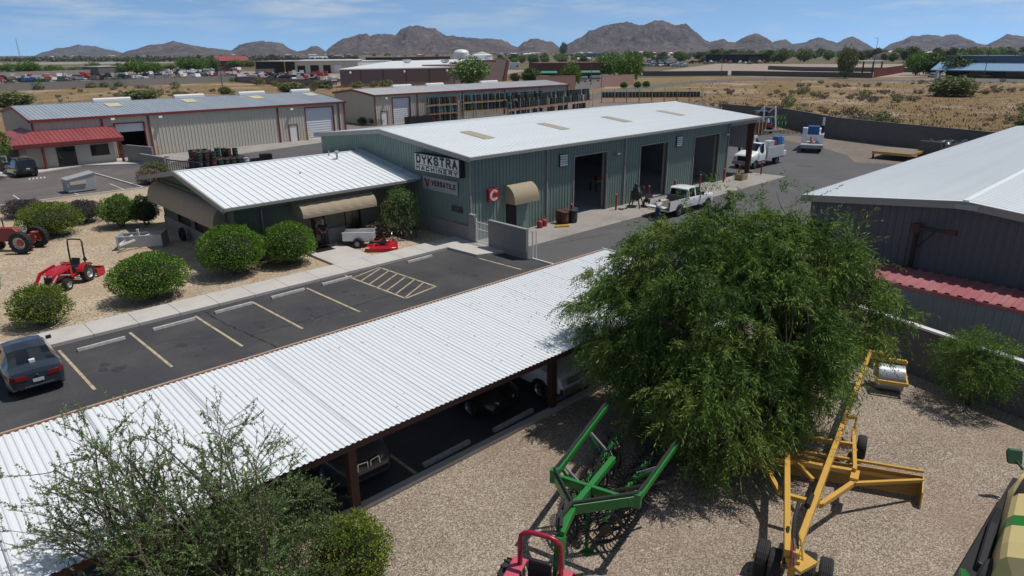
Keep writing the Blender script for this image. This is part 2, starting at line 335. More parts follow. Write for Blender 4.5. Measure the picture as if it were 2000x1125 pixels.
# sidewalk with kerb: slabs between joints
sw = MB(); x = -40.0
while x < 25.2:
    sw.bx(x+.012, min(x+1.82,25.2)-.012, 32.45, 34.25, 0, .15); x += 1.82
sw.prism([(25.2,32.45,0),(25.4,29.9,0),(27.1,29.3,0),(27.15,34.25,0),(25.2,34.25,0)], (0,0,.15))
sw.build('sidewalk', M['concrete'], kind='structure')
pw = MB(); pw.prism([(18.3,34.27,0),(20.85,34.27,0),(20.85,38.45,0),(18.3,38.45,0)], (0,0,.148)); pw.build('path', M['concrete'], kind='structure')
kb = MB(); kb.bx(-40,26.8,13.88,14.12,0,.14); kb.build('carport_kerb', M['concrete'], kind='structure')
kb = MB()
kb.prism([(-40,68.35,0),(18.2,68.45,0),(18.2,68.62,0),(-40,68.52,0)], (0,0,.13)); kb.bar((18.1,68.5,.065),(16.9,81.5,.065),.16,.13)
kb.prism([(-40,85.2,0),(12.6,85.4,0),(17.3,87.5,0),(24.5,82.8,0),(24.5,90.3,0),(-40,90.6,0)], (0,0,.12))
kb.build('kerb', M['concrete'], kind='structure')
# parking stripes, hatch and cracks
mk = MB()
def stripe(a, b, w=.11, z=.0165):
    a,b = Vector(a),Vector(b); d = (b-a).normalized(); q = Vector((-d.y,d.x))*w/2
    mk.sheet([a-q,b-q,b+q,a+q], z)
SX = [3.95+2.9*i for i in range(-7,0)]+[4.05,6.77,9.6,12.35,15.3]
for q in SX: stripe((q,31.9 if q > 0 else 31.7),(q+.15,26.9))
stripe((17.85,32.35),(18.1,26.9)); stripe((20.05,32.3),(20.3,27.3)); stripe((18.1,26.9),(20.3,27.3))
for k in range(7): y = 27.0+k*.78; stripe((18.1-.02*k,y),(20.2-.02*k,min(y+1.25,32.3)), .09)
stripe((25.3,29.6),(25.55,26.2))
for q in [(9.6+2.72*(i-9)) for i in range(-6,10)]: stripe((q,14.3),(q,19.0))
mk.build('parking_markings', M['paint_y'], kind='structure')
mk = MB()
for x,y in ((13.0,71.0),(8.9,71.0),(5.0,71.0),(16.6,71.2)): stripe((x,68.9),(x-.1,73.4),.1)
for k in range(5): stripe((11.4+.32*k,81.6),(11.6+.32*k,82.6),.14)
mk.build('white_markings', M['paint_w'], kind='structure')
ck = MB()
def crack(pts, w):
    rr = random.Random(len(pts)*7+int(pts[0][0])); P = []
    for (a,b) in zip(pts[:-1],pts[1:]):
        n = max(2,int((Vector(b)-Vector(a)).length/.22))
        for i in range(n): P.append(Vector(a).lerp(Vector(b),i/n)+Vector((rr.uniform(-.05,.05),rr.uniform(-.05,.05))))
    for a,b in zip(P[:-1],P[1:]):
        d = (b-a).normalized(); q = Vector((-d.y,d.x))*w*rr.uniform(.35,1)/2; ck.sheet([a-q,b-q,b+q,a+q], .0145)
_c = lambda *q: [tuple(gp(*a)[:2]) for a in q]
crack(_c((400,610),(440,633),(490,655),(545,682)), .10)
crack(_c((490,655),(570,635),(700,596),(790,568),(860,546)), .07)
crack(_c((250,690),(330,665),(480,655)), .03)
crack(_c((1060,480),(1120,470),(1200,455)), .05); crack(_c((10,392),(30,405),(35,412)), .12); crack(_c((115,352),(90,356),(10,372)), .05)
ck.build('asphalt_cracks', M['crack'], kind='structure')
stn = MB()   # pale dried spills on the lot
rr = random.Random(3)
for c,n,s in ((gp(600,628),40,.9),(gp(650,600),22,.7),(gp(700,612),10,.5),(gp(540,600),14,1.2)):
    for k in range(n):
        x,y = c.x+rr.gauss(0,s), c.y+rr.gauss(0,s*.55); q = rr.uniform(.015,.065); n2 = 7
        stn.sheet([(x+q*rr.uniform(.6,1.5)*math.cos(2*math.pi*i/n2), y+q*rr.uniform(.5,1)*math.sin(2*math.pi*i/n2)) for i in range(n2)], .0142+.00002*k)
stn.build('dried_stains', mat('pale_stain',(.105,.096,.09),.9), kind='structure')
oil = MB(); rr = random.Random(12)
for x,y in ((5.4,28.4),(8.2,28.0),(11.2,28.9),(13.8,28.3),(16.6,28.8),(22.6,28.7),(5.9,23.5),(10.4,22.6),(15.2,23.3),(20.5,22.5),(38.5,27.5),(44.5,24.5),(52,26.5),(60,27.8),(72,31)):
    for k in range(4):
        cx,cy,q = x+rr.gauss(0,.35),y+rr.gauss(0,.5),rr.uniform(.06,.28); n2 = 14; f_ = [rr.uniform(.6,1.2) for _ in range(n2)]
        oil.sheet([(cx+q*f_[i]*math.cos(6.283*i/n2),cy+q*1.3*f_[i]*math.sin(6.283*i/n2)) for i in range(n2)], .0139+.00001*k)
oil.build('oil_stains',mat('oil_stain',(.030,.030,.032),.6,nz=(9,.7,(.055,.053,.053),.4,.6)),kind='structure')
# far roads and lots
sheet('road', [(169,136),(207,150.5),(240,153.5),(281,155.5),(299,150),(301.3,107.3),(323,60),(335,-60),(300,-60),(295.3,54.9),(285,93),(278,125),(262,140),(227,143.5),(188.6,133),(158.6,122),(149.6,118),(120,112),(118,116)], .02, M['asphalt_old'])
sheet('gravel_lot_far', [(318,180),(323,115),(331,104),(470,60),(620,150),(560,330),(300,222)], .02, mat('pale_far_gravel',(.33,.27,.22),.95,nz=(.05,.5,(.25,.2,.16))))
sheet('equipment_yard', [(10,330),(45,312),(84,313),(134,330),(222,250),(330,330),(260,420),(120,560),(-60,620),(-120,420)], .02, mat('pale_yard_dirt',(.34,.265,.21),.95,nz=(.06,.6,(.25,.2,.17))))
sheet('runway_strip', [tuple(gp(*q)[:2]) for q in ((-100,128),(300,124),(360,121.5),(200,120.5),(-100,124))], .024, mat('grey_strip',(.27,.25,.24),.95))
sheet('driveway', [tuple(gp(*q)[:2]) for q in ((1125,175),(1180,172),(1180,158),(1060,158),(1120,166))], .024, M['asphalt_old'])

# ================================================================ mountains
mtn_m = mat('desert_rock', (.135,.105,.098), .95, nz=(.004,.8,(.080,.066,.066),.42,.58), nz2=(.018,.75,(.235,.19,.17),.52,.68), bump=(.02,1,40), spec=.1)
def hills(name, sil, D, depth, seed, m=mtn_m, base=99):
    """a real ridge at distance D: crest heights from the skyline, slopes front and back, gullies from noise"""
    import mathutils.noise as mn
    xs = [p[0] for p in sil]; nx = max(60,int((xs[-1]-xs[0])/1.25)); nr = 64; vs = []; fs = []
    for i in range(nx+1):
        px = xs[0]+(xs[-1]-xs[0])*i/nx
        py = np.interp(px, xs, [p[1] for p in sil]); hy = 107.7-.00756*px
        d = gdir(px); cosf = FW.dot(Vector((d.x,d.y,0)))/math.cos(PITCH)
        h = max(0,(hy-py))/F_PX*D*cosf*math.cos(PITCH)*1.0
        for j in range(nr+1):
            t = j/nr; r = D+depth*(t-.55)
            a = t/.55 if t < .55 else (1-t)/.45
            prof = a**1.15
            p = d*r; q = Vector((p.x*.0012*(4500/D), p.y*.0012*(4500/D), seed))
            nzv = mn.fractal(q*3.2, 1., 2.1, 6)
            rid = 1-abs(mn.noise(q*5.1))*1.6
            rid2 = 1-abs(mn.noise(q*13.))*1.8
            hh = h*prof*(1+.05*mn.noise(q*24)) + h*(.50*nzv+.34*(rid-.5)+.16*(rid2-.5))*min(1,a*2)*(1-a)**.5 + h*.05*mn.noise(q*40)*min(1,a*3)
            vs.append((p.x,p.y,max(hh,0)-2 if 0 < a else -6))
    for i in range(nx):
        for j in range(nr): b = i*(nr+1)+j; fs.append((b,b+1,b+nr+2,b+nr+1))
    MB().add(vs, fs).build(name, m, kind='structure', smooth=True)
hills('hills', [(60,108),(82,100),(98,97),(110,93),(124,92),(140,90),(155,86),(165,88),(185,88),(205,93),(225,97),(240,101),(270,107)], 9000, 2200, 1.3)
hills('mountain', [(205,108),(232,104),(247,97),(270,93),(290,87),(320,84),(342,79),(360,82),(385,87),(410,90),(430,92),(452,95),(470,84),(490,80),(517,77),(535,80),(553,82),(563,90),(580,97),(598,94),(608,88),(620,87),(632,94),(640,100),(660,105)], 5400, 1700, 4.1)
hills('mountain', [(628,106),(640,92),(655,83),(670,75),(690,69),(705,64),(718,63),(724,68),(745,64),(760,64),(775,65),(785,56),(800,50),(820,50),(835,54),(850,55),(862,60),(872,67),(890,68),(910,70),(935,72),(960,72),(978,75),(992,79),(1000,85),(1012,88),(1022,80),(1046,73),(1062,77),(1080,79),(1092,88),(1100,103)], 4600, 1800, 7.7)
hills('mountain', [(1090,104),(1100,88),(1115,80),(1130,72),(1142,66),(1150,59),(1160,57),(1180,51),(1197,48),(1220,44),(1232,48),(1250,51),(1262,48),(1275,42),(1290,41),(1305,44),(1318,49),(1335,49),(1348,57),(1360,66),(1372,74),(1385,80),(1395,77),(1410,73),(1420,78),(1434,80),(1445,74),(1458,68),(1472,64),(1485,68),(1496,73),(1506,79),(1512,92)], 4700, 1900, 2.6)
hills('mountain', [(1490,98),(1505,81),(1520,76),(1532,75),(1545,83),(1570,80),(1585,73),(1595,70),(1610,74),(1632,81),(1645,74),(1660,69),(1675,75),(1692,83),(1710,93)], 6400, 1700, 9.2)
hills('mountain', [(1715,98),(1738,82),(1760,76),(1775,68),(1790,68),(1805,65),(1820,66),(1838,69),(1850,65),(1865,65),(1880,71),(1895,76),(1905,81),(1925,84),(1940,76),(1960,64),(1975,66),(1995,69),(2030,69),(2080,82),(2140,96)], 6000, 1800, 5.5)
# ================================================================ ribbed sheet walls and roofs
RIB = [(0,0),(.10,0),(.155,1),(.245,1),(.30,0)]      # one 0.30 m period: pan, rib
def ribbed(mb, O, U, V, N, L, top, pitch=.305, depth=.042, holes=(), prof=None, bot=None):
    """sheet from O along U (length L), rising along V from bot(u) to top(u), ribs along N; holes = (u0,u1,v0,v1)"""
    O,U,V,N = [Vector(q) for q in (O,U,V,N)]
    pr = prof or [(0,0),(.66,0),(.74,1),(.90,1),(1,0)]
    us = set([0.0, L])
    k = 0
    while k*pitch < L:
        for a,_ in pr:
            if k*pitch+a*pitch < L: us.add(round(k*pitch+a*pitch,5))
        k += 1
    for h in holes: us.add(h[0]); us.add(h[1])
    us = sorted(us)
    fa, fd = [p[0] for p in pr], [p[1] for p in pr]
    off = lambda u: depth*float(np.interp((u/pitch)%1.0 if u < L else ((u/pitch)%1.0), fa, fd))
    tf = top if callable(top) else (lambda u: top)
    bf = bot if callable(bot) else (lambda u: bot or 0.)
    for a,b in zip(us[:-1],us[1:]):
        if b-a < 1e-5: continue
        m = (a+b)/2; cuts = [(h[2],h[3]) for h in holes if h[0] <= m <= h[1]]
        iv = [[None,None]]           # None = wall end
        segs = []; lo = None
        for c in sorted(cuts):
            if c[0] > bf(m)+1e-3: segs.append((lo,c[0]))
            lo = c[1]
        segs.append((lo,None))
        for s0,s1 in segs:
            A0 = bf(a) if s0 is None else s0; B0 = bf(b) if s0 is None else s0
            A1 = tf(a) if s1 is None else s1; B1 = tf(b) if s1 is None else s1
            if A1-A0 < 1e-3 and B1-B0 < 1e-3: continue
            oa,ob = N*off(a+1e-6),N*off(b-1e-6)
            mb.add([O+U*a+V*A0+oa, O+U*b+V*B0+ob, O+U*b+V*B1+ob, O+U*a+V*A1+oa], [(0,1,2,3)])
    return mb
SEAM = [(0,0),(.86,0),(.90,1),(.96,1),(1,0)]
CORR = [(0,0),(.25,0),(.40,1),(.72,1),(.88,0),(1,0)]
def text_mesh(name, s, size, m, parent, loc, rot, sx=1., depth=.02, bold=.0, shear=0., align='LEFT', space=1.):
    c = bpy.data.curves.new(name,'FONT'); c.body = s; c.size = size; c.extrude = depth; c.offset = bold; c.shear = shear; c.align_x = align; c.space_character = space
    ob = bpy.data.objects.new(name, c); COL.objects.link(ob)
    dg = bpy.context.evaluated_depsgraph_get(); me = bpy.data.meshes.new_from_object(ob.evaluated_get(dg)); bpy.data.objects.remove(ob); bpy.data.curves.remove(c)
    me.materials.clear(); me.materials.append(m)
    o = bpy.data.objects.new(name, me); COL.objects.link(o); o.parent = parent; o.location = loc; o.rotation_euler = rot; o.scale = (sx,1,1)
    return o
GL = {'D':['00 30 41 45 36 06 00'],'Y':['06 05 23 45 46','23 20'],'K':['00 06','02 46','13 40'],'S':['01 10 30 41 42 33 13 04 05 16 36 45'],'T':['06 46','26 20'],
 'R':['00 06 36 45 44 33 03','23 40'],'A':['00 26 40','12 32'],'M':['00 06 23 46 40'],'C':['45 36 16 05 01 10 30 41'],'H':['00 06','40 46','03 43'],'I':['20 26'],
 'N':['00 06 40 46'],'E':['46 06 00 40','03 33'],'V':['06 20 46'],'3':['05 16 36 45 44 33 13','33 42 41 30 10 01'],'0':['01 05 16 36 45 41 30 10 01'],'2':['05 16 36 45 44 00 40'],'6':['45 36 16 05 01 10 30 41 42 33 13 02'],'L':['06 00 40']}
def block_text(name, s, w, h, st, m, parent, x, y0, z0, gap=.3, narrow=('I',)):
    """squared sign lettering as raised strokes, running toward -Y on a wall facing -X"""
    n = sum(.35 if c in narrow else 1 for c in s)+gap*(len(s)-1); u = w/n; mb = MB(); cur = 0
    for c in s:
        cw = u*(.35 if c in narrow else 1)
        f = lambda q: (y0-cur-st/2-(cw-st)*(.5 if c == 'I' else int(q[0])/4), z0+st/2+(h-st)*int(q[1])/6)
        for ln in GL[c]:
            P = [f(q) for q in ln.split()]
            for k,((ya,za),(yb,zb)) in enumerate(zip(P[:-1],P[1:])):
                d = Vector((yb-ya,zb-za)).normalized()*st*.42; xx = x-.0003*k
                q = Vector((-d.y,d.x)).normalized()*st/2; a = Vector((ya,za))-d; e = Vector((yb,zb))+d
                mb.add([(xx,*p) for p in (a-q,e-q,e+q,a+q)],[(0,1,2,3)])
        cur += cw+u*gap
    return mb.build(name, m, parent)
X_,Y_,Z_ = Vector((1,0,0)),Vector((0,1,0)),Vector((0,0,1))

# ================================================================ the green workshop
YW, XG, XE, XC, YB, YR = 32.72, 27.27, 58.9, 64.0, 51.2, 42.0
ZE, ZR = 5.5, 6.47
b = thing('workshop_building', 'long sage green metal workshop with white roof, three open bays and business signs', 'building', (XG,YW,0))
gz = lambda y: ZE-.1+(ZR-ZE)*(1-abs(y-YR)/(YR-YW))
doors = [(37.27,41.02,4.45),(45.27,49.1,4.45),(53.17,57.3,4.45)]
mb = MB()
ribbed(mb, (XG,YW,0), X_, Z_, -Y_, XE-XG, ZE, holes=[(d0-XG,d1-XG,0,h) for d0,d1,h in doors]+[(30.45-XG,32.6-XG,0,2.15)])
ribbed(mb, (XG,YB,0), -Y_, Z_, -X_, YB-YW, lambda u: gz(YB-u))
ribbed(mb, (XE,YB,0), -X_, Z_, Y_, XE-XG, ZE)
mb.build('wall', M['green_wall'], b, world=True)
mb = MB(); ribbed(mb, (XE,YW,0), Y_, Z_, X_, YB-YW, lambda u: gz(YW+u)-.15)
mb.bx(XE-.06,XE-.03,YW+.05,YB,0,5.3); mb.bx(XG+.08,XG+.1,YW+.08,YB-.08,0,5.3); mb.bx(XG+.1,XE-.1,YB-.12,YB-.09,0,5.3)
mb.bx(XG+.12,XE-.12,YW+.12,YB-.12,.02,.03)
mb.build('inner_lining', M['steel_d'], b, world=True)
def gable_roof(O, L, y0, yr, y1, z0, zr, m, parent, pitch=.305, depth=.03, prof=None, z1=None, over=0):
    """O x start; two slopes with ribs running down the slope"""
    mb = MB()
    for (ya,za) in ((y0,z0),(y1,z0 if z1 is None else z1)):
        V = Vector((0,yr-ya,zr-za)); ln = V.length; V.normalize(); N = Vector((0,-V.z,V.y)) if V.y > 0 else Vector((0,V.z,-V.y))
        N = N if N.z > 0 else -N
        ribbed(mb, (O,ya,za), X_, V, N, L, ln, pitch, depth, prof=prof)
    mb.bx(O-.01,O+L+.01,yr-.11,yr+.11,zr-.0,zr+.035)
    return mb.build('roof', m, parent, world=True)
rf = gable_roof(26.95, XC-26.95, 32.25, YR, YB+.4, ZE+.05, ZR+.07, M['roof_w'], b)
mb = MB()
for x in (31.6,39.5,47.5,55.7):
    a = 36.0; e = 38.75; zf = lambda y: ZE+.05+(y-32.25)/(YR-32.25)*(ZR+.02-ZE)
    mb.hexa([(x,a,zf(a)+.01),(x+.95,a,zf(a)+.01),(x+.95,e,zf(e)+.01),(x,e,zf(e)+.01)]+[(x,a,zf(a)+.045),(x+.95,a,zf(a)+.045),(x+.95,e,zf(e)+.045),(x,e,zf(e)+.045)])
    sk = mb.build('skylight', M['skylight'], rf, world=True); mb = MB()
mb = MB(); mb.bx(26.9,XC+.02,32.08,32.24,ZE-.13,ZE+.06); mb.build('gutter', M['grey_trim'], b, world=True)
mb = MB()
mb.hexa([(26.86,32.1,ZE-.22),(26.98,32.1,ZE-.22),(26.98,YR,ZR-.22),(26.86,YR,ZR-.22),(26.86,32.1,ZE+.08),(26.98,32.1,ZE+.08),(26.98,YR,ZR+.09),(26.86,YR,ZR+.09)])
mb.hexa([(26.86,YR,ZR-.22),(26.98,YR,ZR-.22),(26.98,YB+.45,ZE-.22),(26.86,YB+.45,ZE-.22),(26.86,YR,ZR+.09),(26.98,YR,ZR+.09),(26.98,YB+.45,ZE+.08),(26.86,YB+.45,ZE+.08)])
mb.build('gable_trim', M['grey_trim'], b, world=True)
for x in (27.33,34.35,43.2,58.85):
    MB().bx(x-.055,x+.055,YW-.13,YW-.035,1.35 if x < 28 else .05,ZE-.1).build('downspout', M['grey_trim'], b, world=True)
for d0,d1,h in doors:
    mb = MB(); mb.bx(d0-.1,d0,YW-.07,YW+.05,0,h+.1); mb.bx(d1,d1+.1,YW-.07,YW+.05,0,h+.1); mb.bx(d0,d1,YW-.07,YW+.05,h,h+.1); mb.build('door_frame', M['grey_trim'], b, world=True)
    mb = MB(); mb.bx(d1+.02,d1+.34,YW+.3,YW+.45,0,h); mb.build('door_jamb', M['grey_trim'], b, world=True)
mb = MB(); mb.bx(XG-.12,XG-.04,YW-.02,39,0,1.08); mb.build('wainscot', M['block'], b, world=True)
for x in (35.6,50.2):
    mb = MB(); mb.bx(x,x+.86,YW-.09,YW-.035,3.9,4.8); lv = mb.build('louvre', M['ink'], b, world=True); mb = MB()
    for k in range(5): z = 3.97+k*.165; mb.hexa([(x+.05,YW-.16,z),(x+.81,YW-.16,z),(x+.81,YW-.1,z+.06),(x+.05,YW-.1,z+.06),(x+.05,YW-.17,z+.05),(x+.81,YW-.17,z+.05),(x+.81,YW-.1,z+.12),(x+.05,YW-.1,z+.12)])
    mb.build('blade', M['white'], lv, world=True)
for x,z in ((41.95,4.2),(58.1,4.3)):
    mb = MB(); mb.bar((x,YW-.03,z-.02),(x,YW-.42,z+.04),.34,.12); mb.build('wall_lamp', M['grey_trim'], b, world=True)
# arched door canopy with the green door swung open below it
mb = MB(); P = []; n = 10; cx,cz = 31.5,2.12
prof = [(0,1.25)]+[(-1.02*math.sin(math.pi/2*i/n), .25+1.0*math.cos(math.pi/2*i/n)) for i in range(n+1)]+[(-1.02,.0)]
pts = [(YW-.03+p[0]*.95, cz+p[1]*.98) for p in prof]
for (ya,za),(yb,zb) in zip(pts[:-1],pts[1:]): mb.add([(30.35,ya,za),(32.65,ya,za),(32.65,yb,zb),(30.35,yb,zb)],[(0,1,2,3)])
for x in (30.35,32.65): mb.add([(x,y,z) for y,z in pts]+[(x,YW-.03,cz)],[tuple(range(len(pts)+1))])
mb.build('canopy', M['awning'], b, world=True, smooth=True, auto=True)
mb = MB(); mb.bx(30.5,31.32,YW-.02,YW+.02,0,2.05); mb.build('door_shade_panel', M['dark'], b, world=True)  # solid near-black panel, interior shade put into its colour
mb = MB(); mb.bx(31.4,32.6,YW-.06,YW,0,2.12); dr = mb.build('door', M['green_wall'], b, world=True)
mb = MB(); mb.cyl((32.35,YW-.07,1.05),(32.35,YW-.14,1.05),.04,n=8); mb.bar((32.35,YW-.13,1.05),(32.22,YW-.13,1.03),.03); mb.build('handle', M['steel'], dr, world=True)
# open bay at the far end: column, hanging end wall, beam
mb = MB(); mb.bar((63.8,33.05,0),(63.85,33.05,5.35),.24,.42,up=(0,1,0),h2=.75,w2=.24); mb.build('column', M['rust'], b, world=True)
mb = MB(); mb.bx(XE,XC,32.5,32.7,5.0,5.42); mb.build('eave_beam', M['grey_trim'], b, world=True)
mb = MB(); ribbed(mb,(63.86,33.4,0),Y_,Z_,-X_,17.6,lambda u: gz(33.4+u)-.2, bot=2.45); mb.bx(63.78,63.84,33.4,51,3.75,3.9); mb.build('end_panel', M['steel_d'], b, world=True)
MB().bx(64.0,64.3,32.6,33.2,.0,.22).build('column_footing', M['concrete_d'], b, world=True)
# workshop interior things glimpsed through the doors
wk = thing('workbench','dark steel workbench with parts inside the middle bay','workbench',(47.2,38,0))
mb = MB(); mb.bx(-1.4,1.4,-.4,.4,.85,.92); mb.build('bench_top',M['steel_d'],wk)
for x in (-1.3,1.3):
    for y in (-.33,.33): MB().bx(x-.04,x+.04,y-.04,y+.04,0,.85).build('leg',M['black'],wk)
MB().bx(-1,-.3,-.2,.2,.92,1.25).build('toolbox',M['red_old'],wk)

# ---------------------------------------------------------------- signs on the gable wall (facing -X); text runs toward -Y
ROTG = (R(90),0,R(-90))
def wall_sign(name, label, y_left, y_right, z0, z1, d, face, side, x=XG-.06):
    t = thing(name, label, 'sign', (x,y_left,z0)); w = y_left-y_right
    mb = MB(); mb.bx(-d,-.002,-w,0,0,z1-z0); mb.build('sign_box', M[side], t, bevel=.015)
    mb = MB(); mb.bx(-d-.012,-d-.002,-w+.05,-.05,.05,z1-z0-.05); mb.build('sign_face', M[face], t)
    return t
t = wall_sign('business_sign','white box sign with black two-line business name, upper one on the green gable',37.75,33.0,4.17,5.36,.42,'sign_w','ink')
q = -.43
block_text('lettering','DYKSTRA',4.36,.61,.165,M['ink'],t,q-.004,-.20,.52,gap=.22)
block_text('lettering','MACHINERY',4.36,.31,.085,M['ink'],t,q-.004,-.20,.09,gap=.42)
MB().bx(q-.006,q,-4.6,-.16,.425,.465).build('rule',M['ink'],t)
t = wall_sign('brand_sign','grey panel sign with red emblem and black word, below the black-framed name sign',37.42,33.72,2.93,3.83,.06,'sign_g','sign_g')
q = -.075
block_text('lettering','VERSATILE',2.55,.36,.085,M['ink'],t,q-.004,-1.0,.33,gap=.22)
mb = MB()   # red winged V emblem
def em(poly): mb.prism([(q,-.16-a*.68,.16+z*.62) for a,z in poly],(-.012,0,0))
em([(0,.92),(.30,.92),(.34,.80),(.05,.80)]); em([(.06,.76),(.36,.76),(.40,.66),(.10,.66)]); em([(.22,.92),(.38,.92),(.56,.30),(.46,.06),(.40,.1),(.30,.45)])
em([(.46,.06),(.60,.0),(.68,.12),(.86,.62),(.70,.62),(.585,.30)]); em([(.64,.92),(1.,.92),(.97,.80),(.70,.80),(.66,.66),(.58,.66)]); em([(.72,.76),(.95,.76),(.91,.66),(.76,.66)])
mb.build('emblem',M['ink_r'],t)
block_text('house_number','3026',1.15,.42,.07,M['ink'],b,-.10,34.42-YW,1.83,gap=.3)
# red square engine emblem on the front wall
t = thing('emblem_sign','small square red sign with white ring emblem beside the arched door canopy','sign',(28.72,YW-.04,2.45))
MB().bx(0,.86,-.24,0,0,.84).build('sign_box',M['red'],t,bevel=.02)
mb = MB(); n = 26; a0,a1 = R(38),R(322); c0 = (.47,.42)
ring = lambda r,f,sx=1: [(c0[0]+r*sx*math.cos(a0+(a1-a0)*i/n), c0[1]+r*math.sin(a0+(a1-a0)*i/n)) for i in range(n+1)]
ro,ri = ring(.37,0,1.05), ring(.19,0,1.05)
for i in range(n): mb.add([(x,-.247,z) for x,z in (ro[i],ro[i+1],ri[i+1],ri[i])],[(0,1,2,3)])
mb.build('emblem',M['sign_w'],t)
mb = MB(); mb.add([(x,-.252,z) for x,z in ((.30,.22),(.36,.20),(.62,.64),(.57,.66))],[(0,1,2,3)]); mb.add([(x,-.252,z) for x,z in ((.2,.28),(.25,.26),(.49,.66),(.44,.68))],[(0,1,2,3)]); mb.build('script',M['red'],t)

# ================================================================ office
b = thing('office_building','low olive stucco office with white seamed roof and canvas awnings','building',(14.6,38.6,0))
OX0,OX1,OY0,OY1,OYR = 14.6,27.14,38.6,51.4,45.0
oz = lambda y: 3.45+1.2*(1-abs(y-OYR)/7.4)
mb = MB()
for (x0,x1,hs) in ((OX0,OX1,[(19.3,20.25,2.05,'d'),(21.66,22.85,2.1,'w')]),):
    cur = x0
    for a,e,h,k in hs:
        mb.bx(cur,a,OY0,OY0+.2,0,3.6); mb.bx(a,e,OY0,OY0+.2,h,3.6)
        if k == 'w': mb.bx(a,e,OY0,OY0+.2,0,.75)
        cur = e
    mb.bx(cur,x1,OY0,OY0+.2,0,3.6)
wn_ = [(40.2,42.2),(43.2,45.3),(46.3,48.4)]; cur = OY0+.2
for a,e in wn_: mb.bx(OX0,OX0+.2,cur,a,0,3.5); mb.bx(OX0,OX0+.2,a,e,0,.9); mb.bx(OX0,OX0+.2,a,e,2.1,3.5); cur = e
mb.bx(OX0,OX0+.2,cur,OY1,0,3.5); mb.bx(OX0,OX1,OY1-.2,OY1,0,3.5)
mb.add([(OX0+.1,OY0,3.5),(OX0+.1,OYR,4.6),(OX0+.1,OY1,3.5)],[(0,1,2)])
mb.build('wall',M['olive'],b,world=True)
mb = MB(); mb.bx(OX0-.06,OX0-.003,OY0-.06,OY1,0,.88); mb.bx(OX0,19.2,OY0-.06,OY0-.003,0,.88); mb.bx(22.9,OX1,OY0-.06,OY0-.003,0,.88); mb.bx(20.35,21.6,OY0-.1,OY0-.003,0,1.1); mb.build('wainscot',M['block'],b,world=True)
for a,e in wn_:
    mb = MB(); mb.bx(OX0-.05,OX0+.04,a,a+.06,.9,2.1); mb.bx(OX0-.05,OX0+.04,e-.06,e,.9,2.1); mb.bx(OX0-.05,OX0+.04,a+.06,e-.06,.9,.96); mb.bx(OX0-.05,OX0+.04,a+.06,e-.06,2.04,2.1); w = mb.build('window',M['black'],b,world=True)
    MB().bx(OX0+.05,OX0+.07,a+.06,e-.06,.96,2.04).build('pane',M['tint'],w,world=True)
mb = MB(); mb.bx(21.66,21.73,OY0-.04,OY0+.06,.75,2.1); mb.bx(22.78,22.85,OY0-.04,OY0+.06,.75,2.1); mb.bx(21.73,22.78,OY0-.04,OY0+.06,.75,.81); mb.bx(21.73,22.78,OY0-.04,OY0+.06,2.04,2.1); w = mb.build('window',M['black'],b,world=True)
MB().bx(21.73,22.78,OY0+.07,OY0+.09,.81,2.04).build('pane',M['tint'],w,world=True)
mb = MB(); mb.bx(19.3,19.37,OY0-.03,OY0+.06,0,2.05); mb.bx(20.18,20.25,OY0-.03,OY0+.06,0,2.05); mb.bx(19.37,20.18,OY0-.03,OY0+.06,1.98,2.05); w = mb.build('door',M['black'],b,world=True)
MB().bx(19.37,20.18,OY0+.05,OY0+.07,.05,1.98).build('pane',M['tint'],w,world=True)
rf = gable_roof(13.75, 26.55-13.75, 37.6, OYR, 52.3, 3.6, 4.79, M['roof_w'], b, pitch=.46, depth=.045, prof=SEAM)
mb = MB(); mb.hexa([(26.55,37.7,3.5),(27.2,37.7,3.5),(27.2,45.1,4.72),(26.55,45.1,4.72),(26.55,37.7,3.56),(27.2,37.7,3.7),(27.2,45.1,4.9),(26.55,45.1,4.78)]); mb.build('roof_flashing',mat('blue_shaded_flashing',(.45,.50,.56),.5),b,world=True)  # bluish shade beside the taller gable put into the flashing colour
mb = MB(); mb.bx(13.7,26.6,37.46,37.6,3.46,3.62); mb.build('gutter',M['grey_trim'],b,world=True)
mb = MB()
for ya,za,yb,zb in ((37.5,3.6,OYR,4.8),(OYR,4.8,52.4,3.6)): mb.hexa([(13.64,ya,za-.24),(13.76,ya,za-.24),(13.76,yb,zb-.24),(13.64,yb,zb-.24),(13.64,ya,za+.05),(13.76,ya,za+.05),(13.76,yb,zb+.05),(13.64,yb,zb+.05)])
mb.build('fascia',M['grey_trim'],b,world=True)
mb = MB(); mb.hexa([(13.77,37.62,3.36),(14.6,37.62,3.36),(14.6,OYR,4.5),(13.77,OYR,4.5),(13.77,37.62,3.42),(14.6,37.62,3.42),(14.6,OYR,4.56),(13.77,OYR,4.56)]); mb.bx(14.6,26.5,37.6,38.6,3.32,3.38); mb.build('soffit',M['olive'],b,world=True)
MB().tube([(16.2,37.55,3.5),(16.2,38.2,3.2),(16.2,38.52,3.0),(16.2,38.52,.1)],.05).build('downspout',M['grey_trim'],b,world=True)
for x,y,z,h,r in ((24.2,44.55,4.72,.35,.05),(24.3,43.6,4.58,.42,.07),(26.65,44.8,4.76,.4,.05),(26.8,39.3,3.9,.45,.05),(20.4,41.6,4.24,.12,.05)):
    mb = MB(); mb.cyl((x,y,z-.05),(x,y,z+h),r,n=8)
    if r > .06: mb.lathe([(.07,h-.02),(.17,h),(.17,h+.12),(.05,h+.18)],(x,y,z),n=10)
    mb.build('roof_vent',M['steel_d'],rf,world=True)
